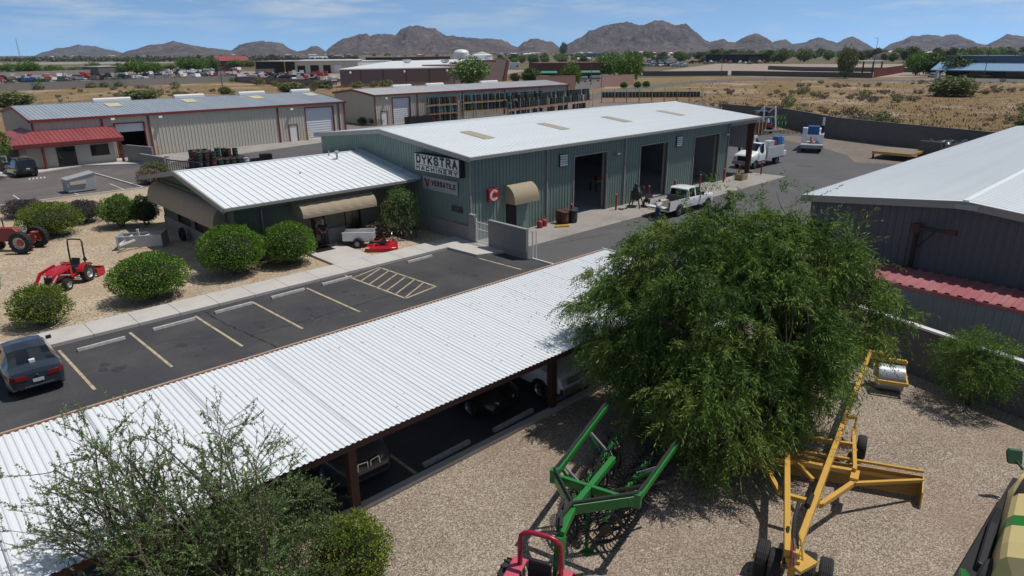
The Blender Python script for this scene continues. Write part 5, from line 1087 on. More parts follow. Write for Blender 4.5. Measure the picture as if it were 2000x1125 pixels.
# ---- antique red tractor at the left edge
t = thing('antique_tractor','weathered red antique tractor with big lugged wheels at the left edge','tractor',(6.35,50.95,.016),R(136))
orange = mat('orange_hub',(.42,.075,.02),.5)
for s_ in (-1,1): lug_wheel(t,0,s_*.78,.70,.33,silver,orange,20,s_); lug_wheel(t,2.15,s_*.28,.36,.16,M['red_old'],M['red_old'],4,s_)
mb = MB(); mb.prism([(.25,-.2,.62),(2.3,-.18,.62),(2.35,-.18,1.42),(2.1,-.19,1.5),(.75,-.2,1.5),(.55,-.2,1.3),(.25,-.2,1.1)],(0,.4,0)); mb.build('hood',M['red_old'],t,bevel=.05)
MB().bx(-.25,.4,-.25,.25,.45,1.02).build('gearbox',M['red_old'],t,bevel=.04); MB().cyl((0,-.65,.7),(0,.65,.7),.13,n=10).build('axle',M['red_old'],t)
mb = MB(); mb.lathe([(.03,0),(.2,.02),(.24,.1),(.23,.11),(.18,.05),(.001,.03)],(-.45,0,1.12),n=14); mb.bar((-.2,0,.95),(-.45,0,1.12),.05); mb.build('seat',M['red_old'],t,smooth=True,auto=True)
mb = MB(); c = Vector((.18,0,1.45)); P = [c+Vector((.10*math.cos(a),.22*math.sin(a),.20*math.cos(a))) for a in [2*math.pi*i/16 for i in range(17)]]; mb.tube(P,.016,5); mb.bar(c,(.7,0,1.3),.03)
for k in range(3): a = k*2.1; mb.bar(c,c+Vector((.10*math.cos(a),.22*math.sin(a),.20*math.cos(a))),.02)
mb.build('steering_wheel',M['steel_d'],t)
mb = MB(); mb.cyl((1.5,-.12,1.5),(1.5,-.12,2.0),.035,n=8); mb.build('exhaust',M['black'],t); mb = MB(); mb.bar((.3,.3,.5),(1.0,.32,.9),.04); mb.bar((.2,.32,1.1),(.35,.34,.45),.03); mb.build('lever',M['red_old'],t)
# ---- grey box land leveller with white tongue
t = thing('box_blade','grey steel box leveller with white tongue in the office shade','leveller',(11.75,46.85,.016),R(-31))
pg = mat('primer_grey',(.42,.44,.46),.5)
mb = MB(); mb.bx(-1.25,1.25,-.62,-.56,.12,.85); mb.build('front_blade',pg,t); mb = MB(); mb.bx(-1.25,1.25,.56,.62,.12,.8); mb.build('rear_blade',pg,t)
for s_ in (-1,1): MB().bx(s_*1.28-.03,s_*1.28+.03,-.72,.9 if s_ > 0 else .7,.02,.92).build('end_plate',pg,t)
MB().bx(-1.2,1.2,-.05,.05,.6,.72).build('cross_beam',pg,t); mb = MB(); mb.bar((.5,.1,.75),(-1.0,-1.25,.45),.09,.12); mb.build('tongue',M['white'],t); mb = MB(); mb.bar((-.6,.15,.75),(-1.0,-1.2,.5),.08); mb.build('tongue_brace',M['white'],t)
mb = MB(); mb.bar((-.2,.0,.7),(-.2,.0,1.15),.12); mb.build('jack',M['white'],t); mb = MB(); P = [(-.95+.16*math.cos(a),-.75,.7+.16*math.sin(a)) for a in [2*math.pi*i/12 for i in range(13)]]; mb.tube(P,.025,5); mb.build('hose',M['steel'],t)
t = thing('spare_tyre','black tyre leaning on the office wall behind the box leveller','tyre',(14.1,46.6,.016),R(88)); mb = MB(); mb.lathe([(.24,-.12),(.40,-.12),(.43,-.06),(.43,.06),(.40,.12),(.24,.12)],(0,0,.43),(0,1,0),20,False); mb.build('tyre',M['rubber'],t,smooth=True,auto=True); mb = MB(); mb.lathe([(.25,-.08),(.24,.06),(.001,.03)],(0,0,.43),(0,1,0),16); mb.build('rim',M['black'],t)
# ---- small white utility trailer, red mower, black implement
t = thing('utility_trailer','small silver and white utility trailer beside the office path','trailer',(21.75,37.15,.016),R(-43))
wm = mat('bright_alu',(.66,.68,.70),.35,.3); mb = MB(); mb.bx(-.95,.95,-.5,-.46,.42,.92); mb.bx(-.95,.95,.46,.5,.42,.92); mb.bx(-.95,-.91,-.46,.46,.42,.92); mb.bx(.91,.95,-.46,.46,.42,.85); mb.bx(-.91,.91,-.46,.46,.42,.46); mb.build('box_body',wm,t)
for s_ in (-1,1):
    MB().bx(-.97,.97,s_*.5-.035,s_*.5+.035,.921,.98).build('top_rail',M['white'],t); wheel(t,.0,s_*.62,.27,.18,s_,silver)
    P = [(.0+.34*math.cos(a),.27+.34*math.sin(a)) for a in [math.pi*i/8 for i in range(9)]]; mb = MB(); mb.prism([(x,s_*.53,z) for x,z in P]+[(x*.92,s_*.53,.27+(z-.27)*.92) for x,z in reversed(P)],(0,s_*.2,0)); mb.build('mudguard',M['black'],t)
MB().bx(-1.0,-.96,.28,.46,.44,.60).build('tail_lamp',P_TAIL,t); mb = MB(); mb.bar((.95,0,.42),(1.7,0,.40),.07); mb.cyl((1.5,0,0),(1.5,0,.5),.03,n=8); mb.build('tongue',M['black'],t)
t = thing('rotary_cutter','bright red rotary cutter deck with black gearbox on the kerbside gravel','mower',(22.45,35.55,.016),R(-40))
mb = MB(); mb.prism([(-1.0,-.75,.16),(-.75,-.95,.16),(.75,-.95,.16),(1.0,-.6,.16),(.85,.7,.16),(.35,1.0,.16),(-.45,1.0,.16),(-.95,.55,.16)],(0,0,.07)); mb.build('deck',M['red'],t,bevel=.02)
mb = MB()
P = [(-1.0,-.75),(-.75,-.95),(.75,-.95),(1.0,-.6),(.85,.7),(.35,1.0),(-.45,1.0),(-.95,.55)]
for a,e in zip(P,P[1:]+P[:1]): mb.bar((a[0],a[1],.1),(e[0],e[1],.1),.03,.18)
mb.build('skirt',M['red'],t); mb = MB(); mb.box((0,-.05,.36),(.34,.34,.24)); mb.cyl((-.6,-.1,.42),(.1,-.05,.42),.06,n=8); mb.box((-.7,-.1,.42),(.2,.2,.16)); mb.build('gearbox',M['black'],t,bevel=.02)
mb = MB(); mb.bar((-.4,-.5,.3),(.1,.4,.55),.06); mb.bar((.4,-.5,.3),(.1,.4,.55),.06); mb.bar((.1,.4,.55),(.1,.9,.3),.06); mb.build('hitch_frame',M['black'],t); mb = MB(); mb.ball((.05,.55,.3),(.42,.3,.18),12,6); mb.build('dome_cover',M['red'],t,smooth=True)
for x,y in ((-.85,-.75),(.8,-.78)): MB().bx(x-.16,x+.1,y-.05,y+.07,.232,.24).build('warning_decal',M['white'],t)
t = thing('tilling_implement','black spring-tooth implement parked under the flowering shrub','implement',(24.6,36.0,.016),R(-35)); mb = MB(); mb.bar((-1,0,.7),(1,0,.7),.1); mb.bar((-1,.5,.7),(1,.5,.7),.1); mb.bar((-.6,0,.7),(-.6,.5,.7),.08); mb.bar((.6,0,.7),(.6,.5,.7),.08); mb.build('frame',M['black'],t); mb = MB(); mb.bar((0,0,.7),(0,.2,1.25),.1); mb.bar((-1.1,-.3,.3),(-1.35,-.1,1.4),.07); mb.build('mast',M['black'],t)
for k in range(7):
    x = -.95+k*.31; mb = MB(); mb.tube([(x,.25*(k%2)*2,.68),(x,.25*(k%2)*2-.2,.5),(x,.25*(k%2)*2-.1,.25),(x,.25*(k%2)*2+.1,.03)],.028,5); mb.build('tine',M['black'] if k%3 else M['steel'],t)

# ---- green V-frame hay rake (world coordinates measured on site)
t = thing('hay_rake','large green V-frame hay rake with black spiked wheels in the gravel lot','rake',(9.8,8.4,0))
Z = 1.9; G = M['rgreen']
V3 = lambda p,z=Z: Vector((p[0],p[1],z))
hit,J,WL,WLe,WR,WRe,Xc,XE = (9.03,8.07),(9.79,8.41),(10.44,9.57),(14.04,10.85),(11.12,7.59),(13.75,8.27),(10.56,8.54),(12.03,9.01)
mb = MB(); mb.bar(V3(hit,1.82),V3(J,1.88),.16,.19); mb.build('tongue',G,t,world=True,bevel=.012); mb = MB(); mb.bar(V3(J),V3(XE),.14,.16); mb.build('centre_beam',G,t,world=True,bevel=.012)
mb = MB(); mb.bar(V3((9.03,8.07),1.78),V3((8.9,8.0),.75),.16,.2); mb.build('hitch_leg',G,t,world=True); mb = MB(); mb.bar(V3((8.98,8.05),.72),V3((8.35,7.75),.55),.14); mb.build('drawbar',G,t,world=True)
for a,e,n in ((J,WL,'arm'),(J,WR,'arm')): mb = MB(); mb.bar(V3(a),V3(e),.11,.26); mb.build(n,G,t,world=True,bevel=.012)
for a,e in ((WL,WLe),(WR,WRe)):
    mb = MB(); mb.bar(V3(a),V3(e),.12,.16); mb.build('wing_beam',G,t,world=True,bevel=.012)
    mb = MB(); mb.box((a[0],a[1],Z),(.18,.18,.36),.4); mb.build('hinge_plate',G,t,world=True)
    mb = MB(); d = (Vector(e)-Vector(a)); pts = [V3(J,Z+.17),V3(a,Z+.20)]+[V3(Vector(a)+d*k/8,Z+.15+.02*(k%2)) for k in range(1,9)]; mb.tube(pts,.035,6); mb.build('hose',M['rubber'],t,world=True)
mb = MB(); mb.bar(V3((10.42,9.45),Z-.02),V3((10.95,7.65),Z-.02),.10,.22); mb.build('cross_beam',G,t,world=True,bevel=.01)
mb = MB(); mb.tube([V3(hit,2.02),V3((9.3,8.3),2.06),V3(J,Z+.2)],.045,6); mb.tube([V3((8.98,8.12),1.9),V3((9.35,8.45),1.98),V3((9.85,8.7),2.0)],.03,6); mb.build('hose',M['rubber'],t,world=True)
def rake_wheel(c, ax, r=.70):
    c = Vector(c); d,s_,u = frame(ax); mb = MB(); n = 40
    mb.tube([c+s_*r*.62*math.cos(2*math.pi*i/16)+u*r*.62*math.sin(2*math.pi*i/16) for i in range(17)],.034,6); mb.tube([c+s_*r*.36*math.cos(2*math.pi*i/16)+u*r*.36*math.sin(2*math.pi*i/16) for i in range(17)],.022,5); mb.cyl(c-d*.06,c+d*.06,.16,n=12)
    for k in range(8): a = k*math.pi/4; mb.bar(c,c+s_*r*.62*math.cos(a)+u*r*.62*math.sin(a),.025)
    w = mb.build('rake_wheel',M['black'],t,world=True); mb = MB()
    for k in range(n):
        a = 2*math.pi*k/n; o = s_*math.cos(a)+u*math.sin(a); q = -s_*math.sin(a)+u*math.cos(a); mb.tube([c+o*r*.55,c+o*r*.85,c+o*r*1.04+q*.10],.014,4,False)
    mb.build('tine',M['steel_d'] if c.y < 8.0 else M['black'],w,world=True)
for a,e,off,sg in ((WL,WLe,-.40,-1),(WR,WRe,.80,1)):
    d = Vector(e)-Vector(a); dn = d.normalized(); q = Vector((-dn.y,dn.x))*off; axx = Vector((dn.x,dn.y,0)); axx = Vector((axx.x*math.cos(.75*sg)-axx.y*math.sin(.75*sg),axx.x*math.sin(.75*sg)+axx.y*math.cos(.75*sg),0))
    A = Vector(a)+q; mb = MB(); mb.bar(V3(A,1.02),V3(A+d*1.02,1.02),.10,.12); wb = mb.build('wheel_bar',G,t,world=True)
    for k in range(7):
        p = A+dn*(.05+k*.56); rake_wheel((p.x,p.y,.72),axx); mb = MB(); mb.bar((p.x,p.y,.74),(p.x+dn.x*.25,p.y+dn.y*.25,1.02),.05); mb.build('wheel_arm',G,t,world=True)
    for k in (0.12,.6): p = Vector(a)+d*k; p2 = A+d*(k+.05); mb = MB(); mb.bar(V3(p,Z-.08),V3(p2,1.06),.07); mb.build('hanger',G,t,world=True); mb = MB(); mb.cyl(V3(p+dn*.15,Z-.1),V3(p2+dn*.3,1.1),.035,n=8); mb.build('cylinder',M['steel_d'],t,world=True)
for a,e in (((10.5,8.6),(12.7,9.9)),((10.8,8.5),(12.9,8.0))): mb = MB(); mb.bar(V3(a,1.75),V3(e,1.3),.06); mb.build('brace_rod',M['black'],t,world=True)
mb = MB(); mb.bar(V3((10.67,8.67),0),V3((10.67,8.67),1.8),.07); mb.box((10.67,8.67,.02),(.25,.25,.04)); mb.build('jack',G,t,world=True); mb = MB(); mb.bar((10.55,8.75,.9),(10.85,8.55,.9),.05); mb.build('jack_handle',M['steel'],t,world=True)

# ---- yellow land plane
t = thing('land_plane','long yellow land plane with twin beams and wide scraper blade on the gravel','land plane',(12.7,4.5,0)); Yl = M['lyellow']; zt = 1.2
ax = Vector((.945,.327)); 
mb = MB(); mb.bar(V3((12.75,4.53),zt),V3((24.79,7.36),zt),.14,.22); mb.build('main_beam',Yl,t,world=True,bevel=.012)
mb = MB(); mb.bar(V3((12.72,4.68),zt),V3((20.6,8.45),zt),.14,.22); mb.build('main_beam',Yl,t,world=True,bevel=.012)
mb = MB(); mb.bar(V3((20.3,8.75),zt),V3((20.9,8.05),zt),.2,.22); mb.build('rear_crossbar',Yl,t,world=True)
mb = MB(); mb.bar(V3((24.55,7.9),zt-.02),V3((25.3,6.85),zt-.02),.2,.26); mb.build('rear_crossbar',Yl,t,world=True)
for a,e,z,w in (((16.30,7.0),(17.38,4.95),.95,.12),((18.0,6.9),(18.7,5.55),.95,.10),((16.1,6.95),(15.1,5.96),.9,.11),((15.15,5.85),(15.42,5.02),.88,.12),((15.45,5.05),(16.95,4.85),.86,.12),((16.95,4.85),(17.4,4.97),.9,.2),((17.3,4.95),(19.55,5.85),.95,.10),((16.2,5.6),(16.7,6.3),.95,.09)):
    mb = MB(); mb.bar(V3(a,z),V3(e,z),w,w*1.1); mb.build('frame_bar',Yl,t,world=True,bevel=.008)
for p in ((16.55,6.45),(17.3,4.98),(15.3,5.1),(16.2,5.35)): mb = MB(); mb.bar(V3(p,.86),V3(p,1.12),.1); mb.build('upright',Yl,t,world=True)
# curved moldboard blade with end plate
a0,a1 = Vector((16.75,7.75)),Vector((18.85,3.72)); n = 7; mb = MB(); prof = [(-.16*math.sin(math.pi*i/n)+.05, .08+.66*i/n) for i in range(n+1)]; q = Vector((ax.x,ax.y))
def bl(p,o,z): return (p.x+q.x*o,p.y+q.y*o,z)
for i in range(n):
    (o0,z0),(o1,z1) = prof[i],prof[i+1]
    mb.add([bl(a0,-o0,z0),bl(a1,-o0,z0),bl(a1,-o1,z1),bl(a0,-o1,z1)],[(0,1,2,3)]); mb.add([bl(a0,-o0+.03,z0),bl(a1,-o0+.03,z0),bl(a1,-o1+.03,z1),bl(a0,-o1+.03,z1)],[(3,2,1,0)])
mb.add([bl(a0,-prof[-1][0],.74),bl(a1,-prof[-1][0],.74),bl(a1,-prof[-1][0]+.03,.74),bl(a0,-prof[-1][0]+.03,.74)],[(0,1,2,3)])
mb.build('blade',mat('worn_yellow_blade',(.42,.22,.04),.55,nz=(2,.6,(.24,.13,.05))),t,world=True)
mb = MB(); mb.bar(bl(a0,.1,.5),bl(a1,.1,.5),.09,.12); mb.build('blade_beam',Yl,t,world=True); mb = MB(); mb.bar(bl(a0,.14,.80),bl(a1,.14,.78),.07,.07); mb.build('blade_beam',Yl,t,world=True)
for p in (a0,a1):
    mb = MB(); mb.prism([bl(p,-.55,.05),bl(p,.25,.05),bl(p,.25,.6),bl(p,.05,.72),bl(p,-.4,.45)],(.012,-.03,0)); mb.build('end_plate',Yl,t,world=True)
mb = MB(); mb.bar(bl(a1,-.05,.62),V3((16.9,4.8),.9),.09); mb.build('blade_strut',Yl,t,world=True)
for p in ((19.79,5.62),(18.0,8.35)):
    mb = MB(); mb.lathe([(.18,-.12),(.33,-.12),(.36,-.07),(.36,.07),(.33,.12),(.18,.12)],(p[0],p[1],.36),(-.327,.945,0),18,False); w = mb.build('wheel',M['rubber'],t,world=True,smooth=True,auto=True); mb = MB(); mb.lathe([(.19,-.1),(.19,.1),(.001,.08)],(p[0],p[1],.36),(-.327,.945,0),14); mb.build('rim',Yl,w,world=True)
    mb = MB(); mb.bar((p[0],p[1],.36),(p[0]-.6,p[1]+.05,.4),.09); mb.build('wheel_arm',Yl,t,world=True)
mb = MB(); mb.cyl((19.35,5.78,.45),(19.75,5.88,1.3),.035,n=8); mb.cyl((19.5,5.8,.7),(19.6,5.84,1.0),.06,n=8); mb.build('screw_jack',Yl,t,world=True); mb = MB(); mb.bar((19.75,5.88,1.28),(19.5,6.2,1.24),.08); mb.build('jack_bracket',Yl,t,world=True)
mb = MB(); mb.tube([(19.3,5.85,.5),(19.0,6.0,.9),(19.4,6.05,1.2)],.025,6); mb.build('hose',M['rubber'],t,world=True); mb = MB(); mb.tube([(14.5,5.25,1.34),(14.1,5.12,1.38),(13.7,5.0,1.42),(13.3,4.82,1.25),(12.9,4.75,1.0)],.045,6); mb.tube([(13.4,5.0,1.36),(13.0,4.85,1.15),(12.6,4.65,.95)],.04,6); mb.build('hose',M['rubber'],t,world=True)
mb = MB(); mb.cyl((14.45,5.03,1.36),(14.95,5.15,1.36),.075,n=10); mb.build('hose_sleeve',M['black'],t,world=True)
for p,w in (((13.07,5.36),.28),((12.98,5.02),.26),((13.42,4.42),.28),((13.5,4.08),.28)):
    mb = MB(); w_ = w/2; mb.lathe([(.22,-w_),(.42,-w_),(.45,-w_*.6)]+[(.45-.012*(k%2),-w_*.6+w_*1.2*k/8) for k in range(1,8)]+[(.45,w_*.6),(.42,w_),(.22,w_)],(p[0],p[1],.45),(-.327,.945,0),20,False); w2 = mb.build('dolly_wheel',M['rubber'],t,world=True); mb = MB(); mb.lathe([(.23,-w_*.8),(.23,w_*.8),(.001,w_*.6)],(p[0],p[1],.45),(-.327,.945,0),14); mb.build('rim',Yl,w2,world=True)
mb = MB(); mb.bar((13.0,5.55,.45),(13.55,3.95,.45),.1); mb.build('dolly_axle',Yl,t,world=True)
mb = MB(); mb.box((12.95,4.62,1.02),(.5,.3,.2),.33); mb.prism([(12.6,4.3,.95),(13.1,4.15,1.0),(13.2,4.55,1.0),(12.7,4.65,.95)],(0,0,.08)); mb.bar((12.9,4.6,.45),(12.9,4.6,1.0),.12); mb.build('hitch_plate',Yl,t,world=True)
for k in range(4): mb = MB(); x = 12.55+.13*k; mb.tube([(x,4.5-.03*k,1.05),(x+.15,4.58,1.35+.03*k),(x+.5,4.75,1.3)],.022,5); mb.build('hydraulic_line',[M['red_old'],M['steel'],M['black'],Yl][k],t,world=True)
# ---- small roller
t = thing('lawn_roller','small steel drum roller with yellow frame parked by the block wall','roller',(25.05,6.62,.016),R(24))
mb = MB(); mb.cyl((0,-.42,.47),(0,.42,.47),.47,n=32); mb.build('drum',mat('bright_drum_steel',(.40,.42,.45),.42,.35,nz=(2,.4,(.30,.31,.33))),t,smooth=True,auto=True)
for s_ in (-1,1): mb = MB(); mb.bar((-.58,s_*.49,.50),(.55,s_*.49,.62),.06,.10); mb.bar((0,s_*.49,.47),(.0,s_*.49,.58),.12); mb.build('side_rail',Yl,t)
for x,z in ((-.58,.50),(.55,.62)): mb = MB(); mb.bar((x,-.52,z),(x,.52,z),.08,.12); mb.build('end_rail',Yl,t)
mb = MB(); mb.bar((.35,-.46,.62),(.2,-.46,1.05),.08); mb.bar((.35,.46,.62),(.2,.46,1.05),.08); mb.bar((.2,-.46,1.05),(.2,.46,1.05),.12); mb.build('yoke',Yl,t); MB().cyl((0,-.44,.47),(0,-.425,.47),.1,n=10).build('bearing',M['black'],t)

# ---- red tractor at the bottom edge, rear toward the rake
t = thing('compact_tractor','faded red tractor with red roll bar at the bottom edge before the rake','tractor',(8.3,8.02,.016),R(205)); rk = M['pink']
redbar = mat('crimson_bar',(.34,.010,.035),.35,coat=.2)
for s_ in (-1,1): lug_wheel(t,0,s_*.68,.62,.36,silver,side=s_); lug_wheel(t,1.75,s_*.58,.38,.26,silver,side=s_,lugs=12); mb = MB(); mb.prism([(-.5,s_*.36,1.08),(-.3,s_*.36,1.27),(.35,s_*.36,1.27),(.6,s_*.36,1.0),(.55,s_*.36,.95),(.3,s_*.36,1.2),(-.27,s_*.36,1.2),(-.45,s_*.36,1.02)],(0,s_*.32,0)); mb.build('fender',rk,t,bevel=.03)
mb = MB(); mb.tube([(-.12,-.46,.9),(-.1,-.46,1.85),(-.1,-.43,2.03),(-.1,-.34,2.13),(-.1,-.2,2.17),(-.1,.2,2.17),(-.1,.34,2.13),(-.1,.43,2.03),(-.1,.46,1.85),(-.12,.46,.9)],.055,10); mb.build('roll_bar',redbar,t,smooth=True)
MB().prism([(-.1,-.26,.95),(.4,-.26,.98),(.4,-.26,1.08),(.0,-.26,1.08),(-.06,-.26,1.5),(-.16,-.26,1.5)],(0,.52,0)).build('seat',M['black'],t,bevel=.04); MB().bx(-.45,1.9,-.22,.22,.45,.85).build('chassis',M['black'],t); MB().bx(-.3,.8,-.38,.38,.80,.86).build('floor_plate',M['steel_d'],t)
MB().prism([(.85,-.3,.8),(2.2,-.27,.75),(2.3,-.26,1.15),(1.0,-.3,1.32),(.85,-.3,1.28)],(0,.57,0)).build('hood',rk,t,bevel=.06); mb = MB(); mb.bar((-.45,0,.5),(-.85,.0,.55),.08); mb.build('drawbar',M['black'],t)
mb = MB(); c = Vector((.72,0,1.5)); mb.tube([c+Vector((.10*math.cos(a),.2*math.sin(a),.12*math.cos(a))) for a in [2*math.pi*i/14 for i in range(15)]],.016,5); mb.bar(c,(.9,0,1.3),.03); mb.build('steering_wheel',M['black'],t)
# ---- tractor with bleached canopy at the bottom edge, hitched to the land plane
t = thing('canopy_tractor','tractor with sun-bleached pink canopy at the bottom edge before the land plane','tractor',(9.7,3.75,.016),R(200))
mb = MB(); mb.prism([(-.75,-.62,2.2),(-.68,-.70,2.2),(.75,-.70,2.2),(.82,-.62,2.2),(.82,.62,2.2),(.75,.70,2.2),(-.68,.70,2.2),(-.75,.62,2.2)],(0,0,.08)); mb.build('canopy',mat('bleached_pink',(.60,.26,.32),.55),t,bevel=.03)
for x in (-.6,.65):
    for y in (-.55,.55): MB().cyl((x,y,1.0),(x,y,2.2),.025,n=6).build('canopy_post',M['black'],t)
for s_ in (-1,1): lug_wheel(t,-.2,s_*.72,.65,.38,silver,side=s_); lug_wheel(t,1.7,s_*.6,.4,.26,silver,side=s_,lugs=12); MB().prism([(-.7,s_*.4,1.1),(-.5,s_*.4,1.32),(.2,s_*.4,1.32),(.45,s_*.4,1.0)],(0,s_*.32,0)).build('fender',rk,t,bevel=.03)
MB().bx(-.6,1.9,-.22,.22,.45,.9).build('chassis',M['black'],t); MB().prism([(.85,-.3,.8),(2.2,-.27,.75),(2.3,-.26,1.15),(1.0,-.3,1.35),(.85,-.3,1.3)],(0,.57,0)).build('hood',rk,t,bevel=.06); MB().prism([(-.2,-.26,.95),(.3,-.26,.98),(.3,-.26,1.08),(-.1,-.26,1.08),(-.16,-.26,1.5),(-.26,-.26,1.5)],(0,.52,0)).build('seat',M['black'],t,bevel=.04)
# ---- cream and green harvester at the right edge
t = thing('forage_harvester','cream and green harvester with sloping hood at the right bottom edge','harvester',(16.5,1.0,.016))
hv = [(15.0,1.25,1.55),(15.25,1.50,1.90),(15.7,1.58,1.98),(17.5,1.78,1.7),(19.6,2.0,1.35),(20.8,1.9,1.1)]   # x, left edge y, crest z
mb = MB(); gb_ = MB(); n = 8
def hsec(x,yl,zt): return [(x,yl-.02,.75)]+[(x,yl-.02-.10*i/n,.8+(zt-1.1)*i/n) for i in range(n+1)]+[(x,yl-.22,zt-.16),(x,yl-.5,zt-.04)]+[(x,-.2,zt+.02),(x,-.9,zt),(x,-1.2,zt-.4),(x,-1.2,.75)]
hx = []
for i in range(len(hv)-1):
    k = 6
    for j in range(k): f_ = j/k; hx.append(tuple(hv[i][q]+(hv[i+1][q]-hv[i][q])*f_ for q in range(3)))
hx.append(hv[-1]); secs = [hsec(*h) for h in hx]; L_ = len(secs[0])
for i in range(len(secs)-1):
    tgt = gb_ if 16.5 < (hx[i][0]+hx[i+1][0])/2 < 17.15 else mb
    for k in range(L_-1): tgt.add([secs[i][k],secs[i][k+1],secs[i+1][k+1],secs[i+1][k]],[(0,1,2,3)])
mb.add(secs[0],[tuple(range(L_))]); mb.add(secs[-1],[tuple(range(L_))])
ho = mb.build('hood',M['cream'],t,world=True,smooth=True,auto=True); gb_.build('green_band',M['rgreen'],ho,world=True,smooth=True,auto=True)
mb = MB(); mb.bx(15.0,20.5,1.3,2.05,.55,.74); mb.build('chassis',M['dark'],t,world=True); mb = MB(); mb.prism([(15.6,1.80,.35),(18.6,2.05,.3),(18.7,2.05,.75),(17.6,1.98,.95),(15.8,1.80,.95)],(0,-.2,0)); mb.build('belt_guard',M['black'],t,world=True,bevel=.04)
mb = MB(); mb.prism([(14.2,1.4,.6),(15.1,1.5,.6),(15.2,1.9,.9),(14.9,1.95,1.1),(14.3,1.75,1.05)],(0,0,.18)); mb.build('fender',M['rgreen'],t,world=True,bevel=.05)
mb = MB(); mb.lathe([(.3,-.16),(.55,-.16),(.6,-.1),(.6,.1),(.55,.16),(.3,.16)],(15.6,1.5,.6),(.1,1,0),20); w = mb.build('wheel',M['rubber'],t,world=True,smooth=True,auto=True); mb = MB(); mb.lathe([(.55,-.2),(.75,-.2),(.8,-.12),(.8,.12),(.75,.2),(.3,.2)],(19.2,1.5,.8),(.1,1,0),20); mb.build('wheel',M['rubber'],t,world=True,smooth=True,auto=True)
mb = MB(); d = Vector((.6,.78,0)); c = Vector((20.75,2.15,1.2)); P = [c+RT*a+UP*e for a,e in ((-.17,-.17),(.20,-.2),(.22,.16),(-.12,.2),(-.19,.12))]; mb.prism(P,(.05,.06,.02)); mb.bar(c+Vector((.02,-.05,-.1)),(20.7,1.9,.95),.05); mb.build('mirror',mat('dark_green_housing',(.015,.07,.03),.5),t,world=True)
MB().bx(19.5,19.9,1.1,1.35,1.36,1.5).build('filler_cap',M['black'],t,world=True)

t.location.y -= .03
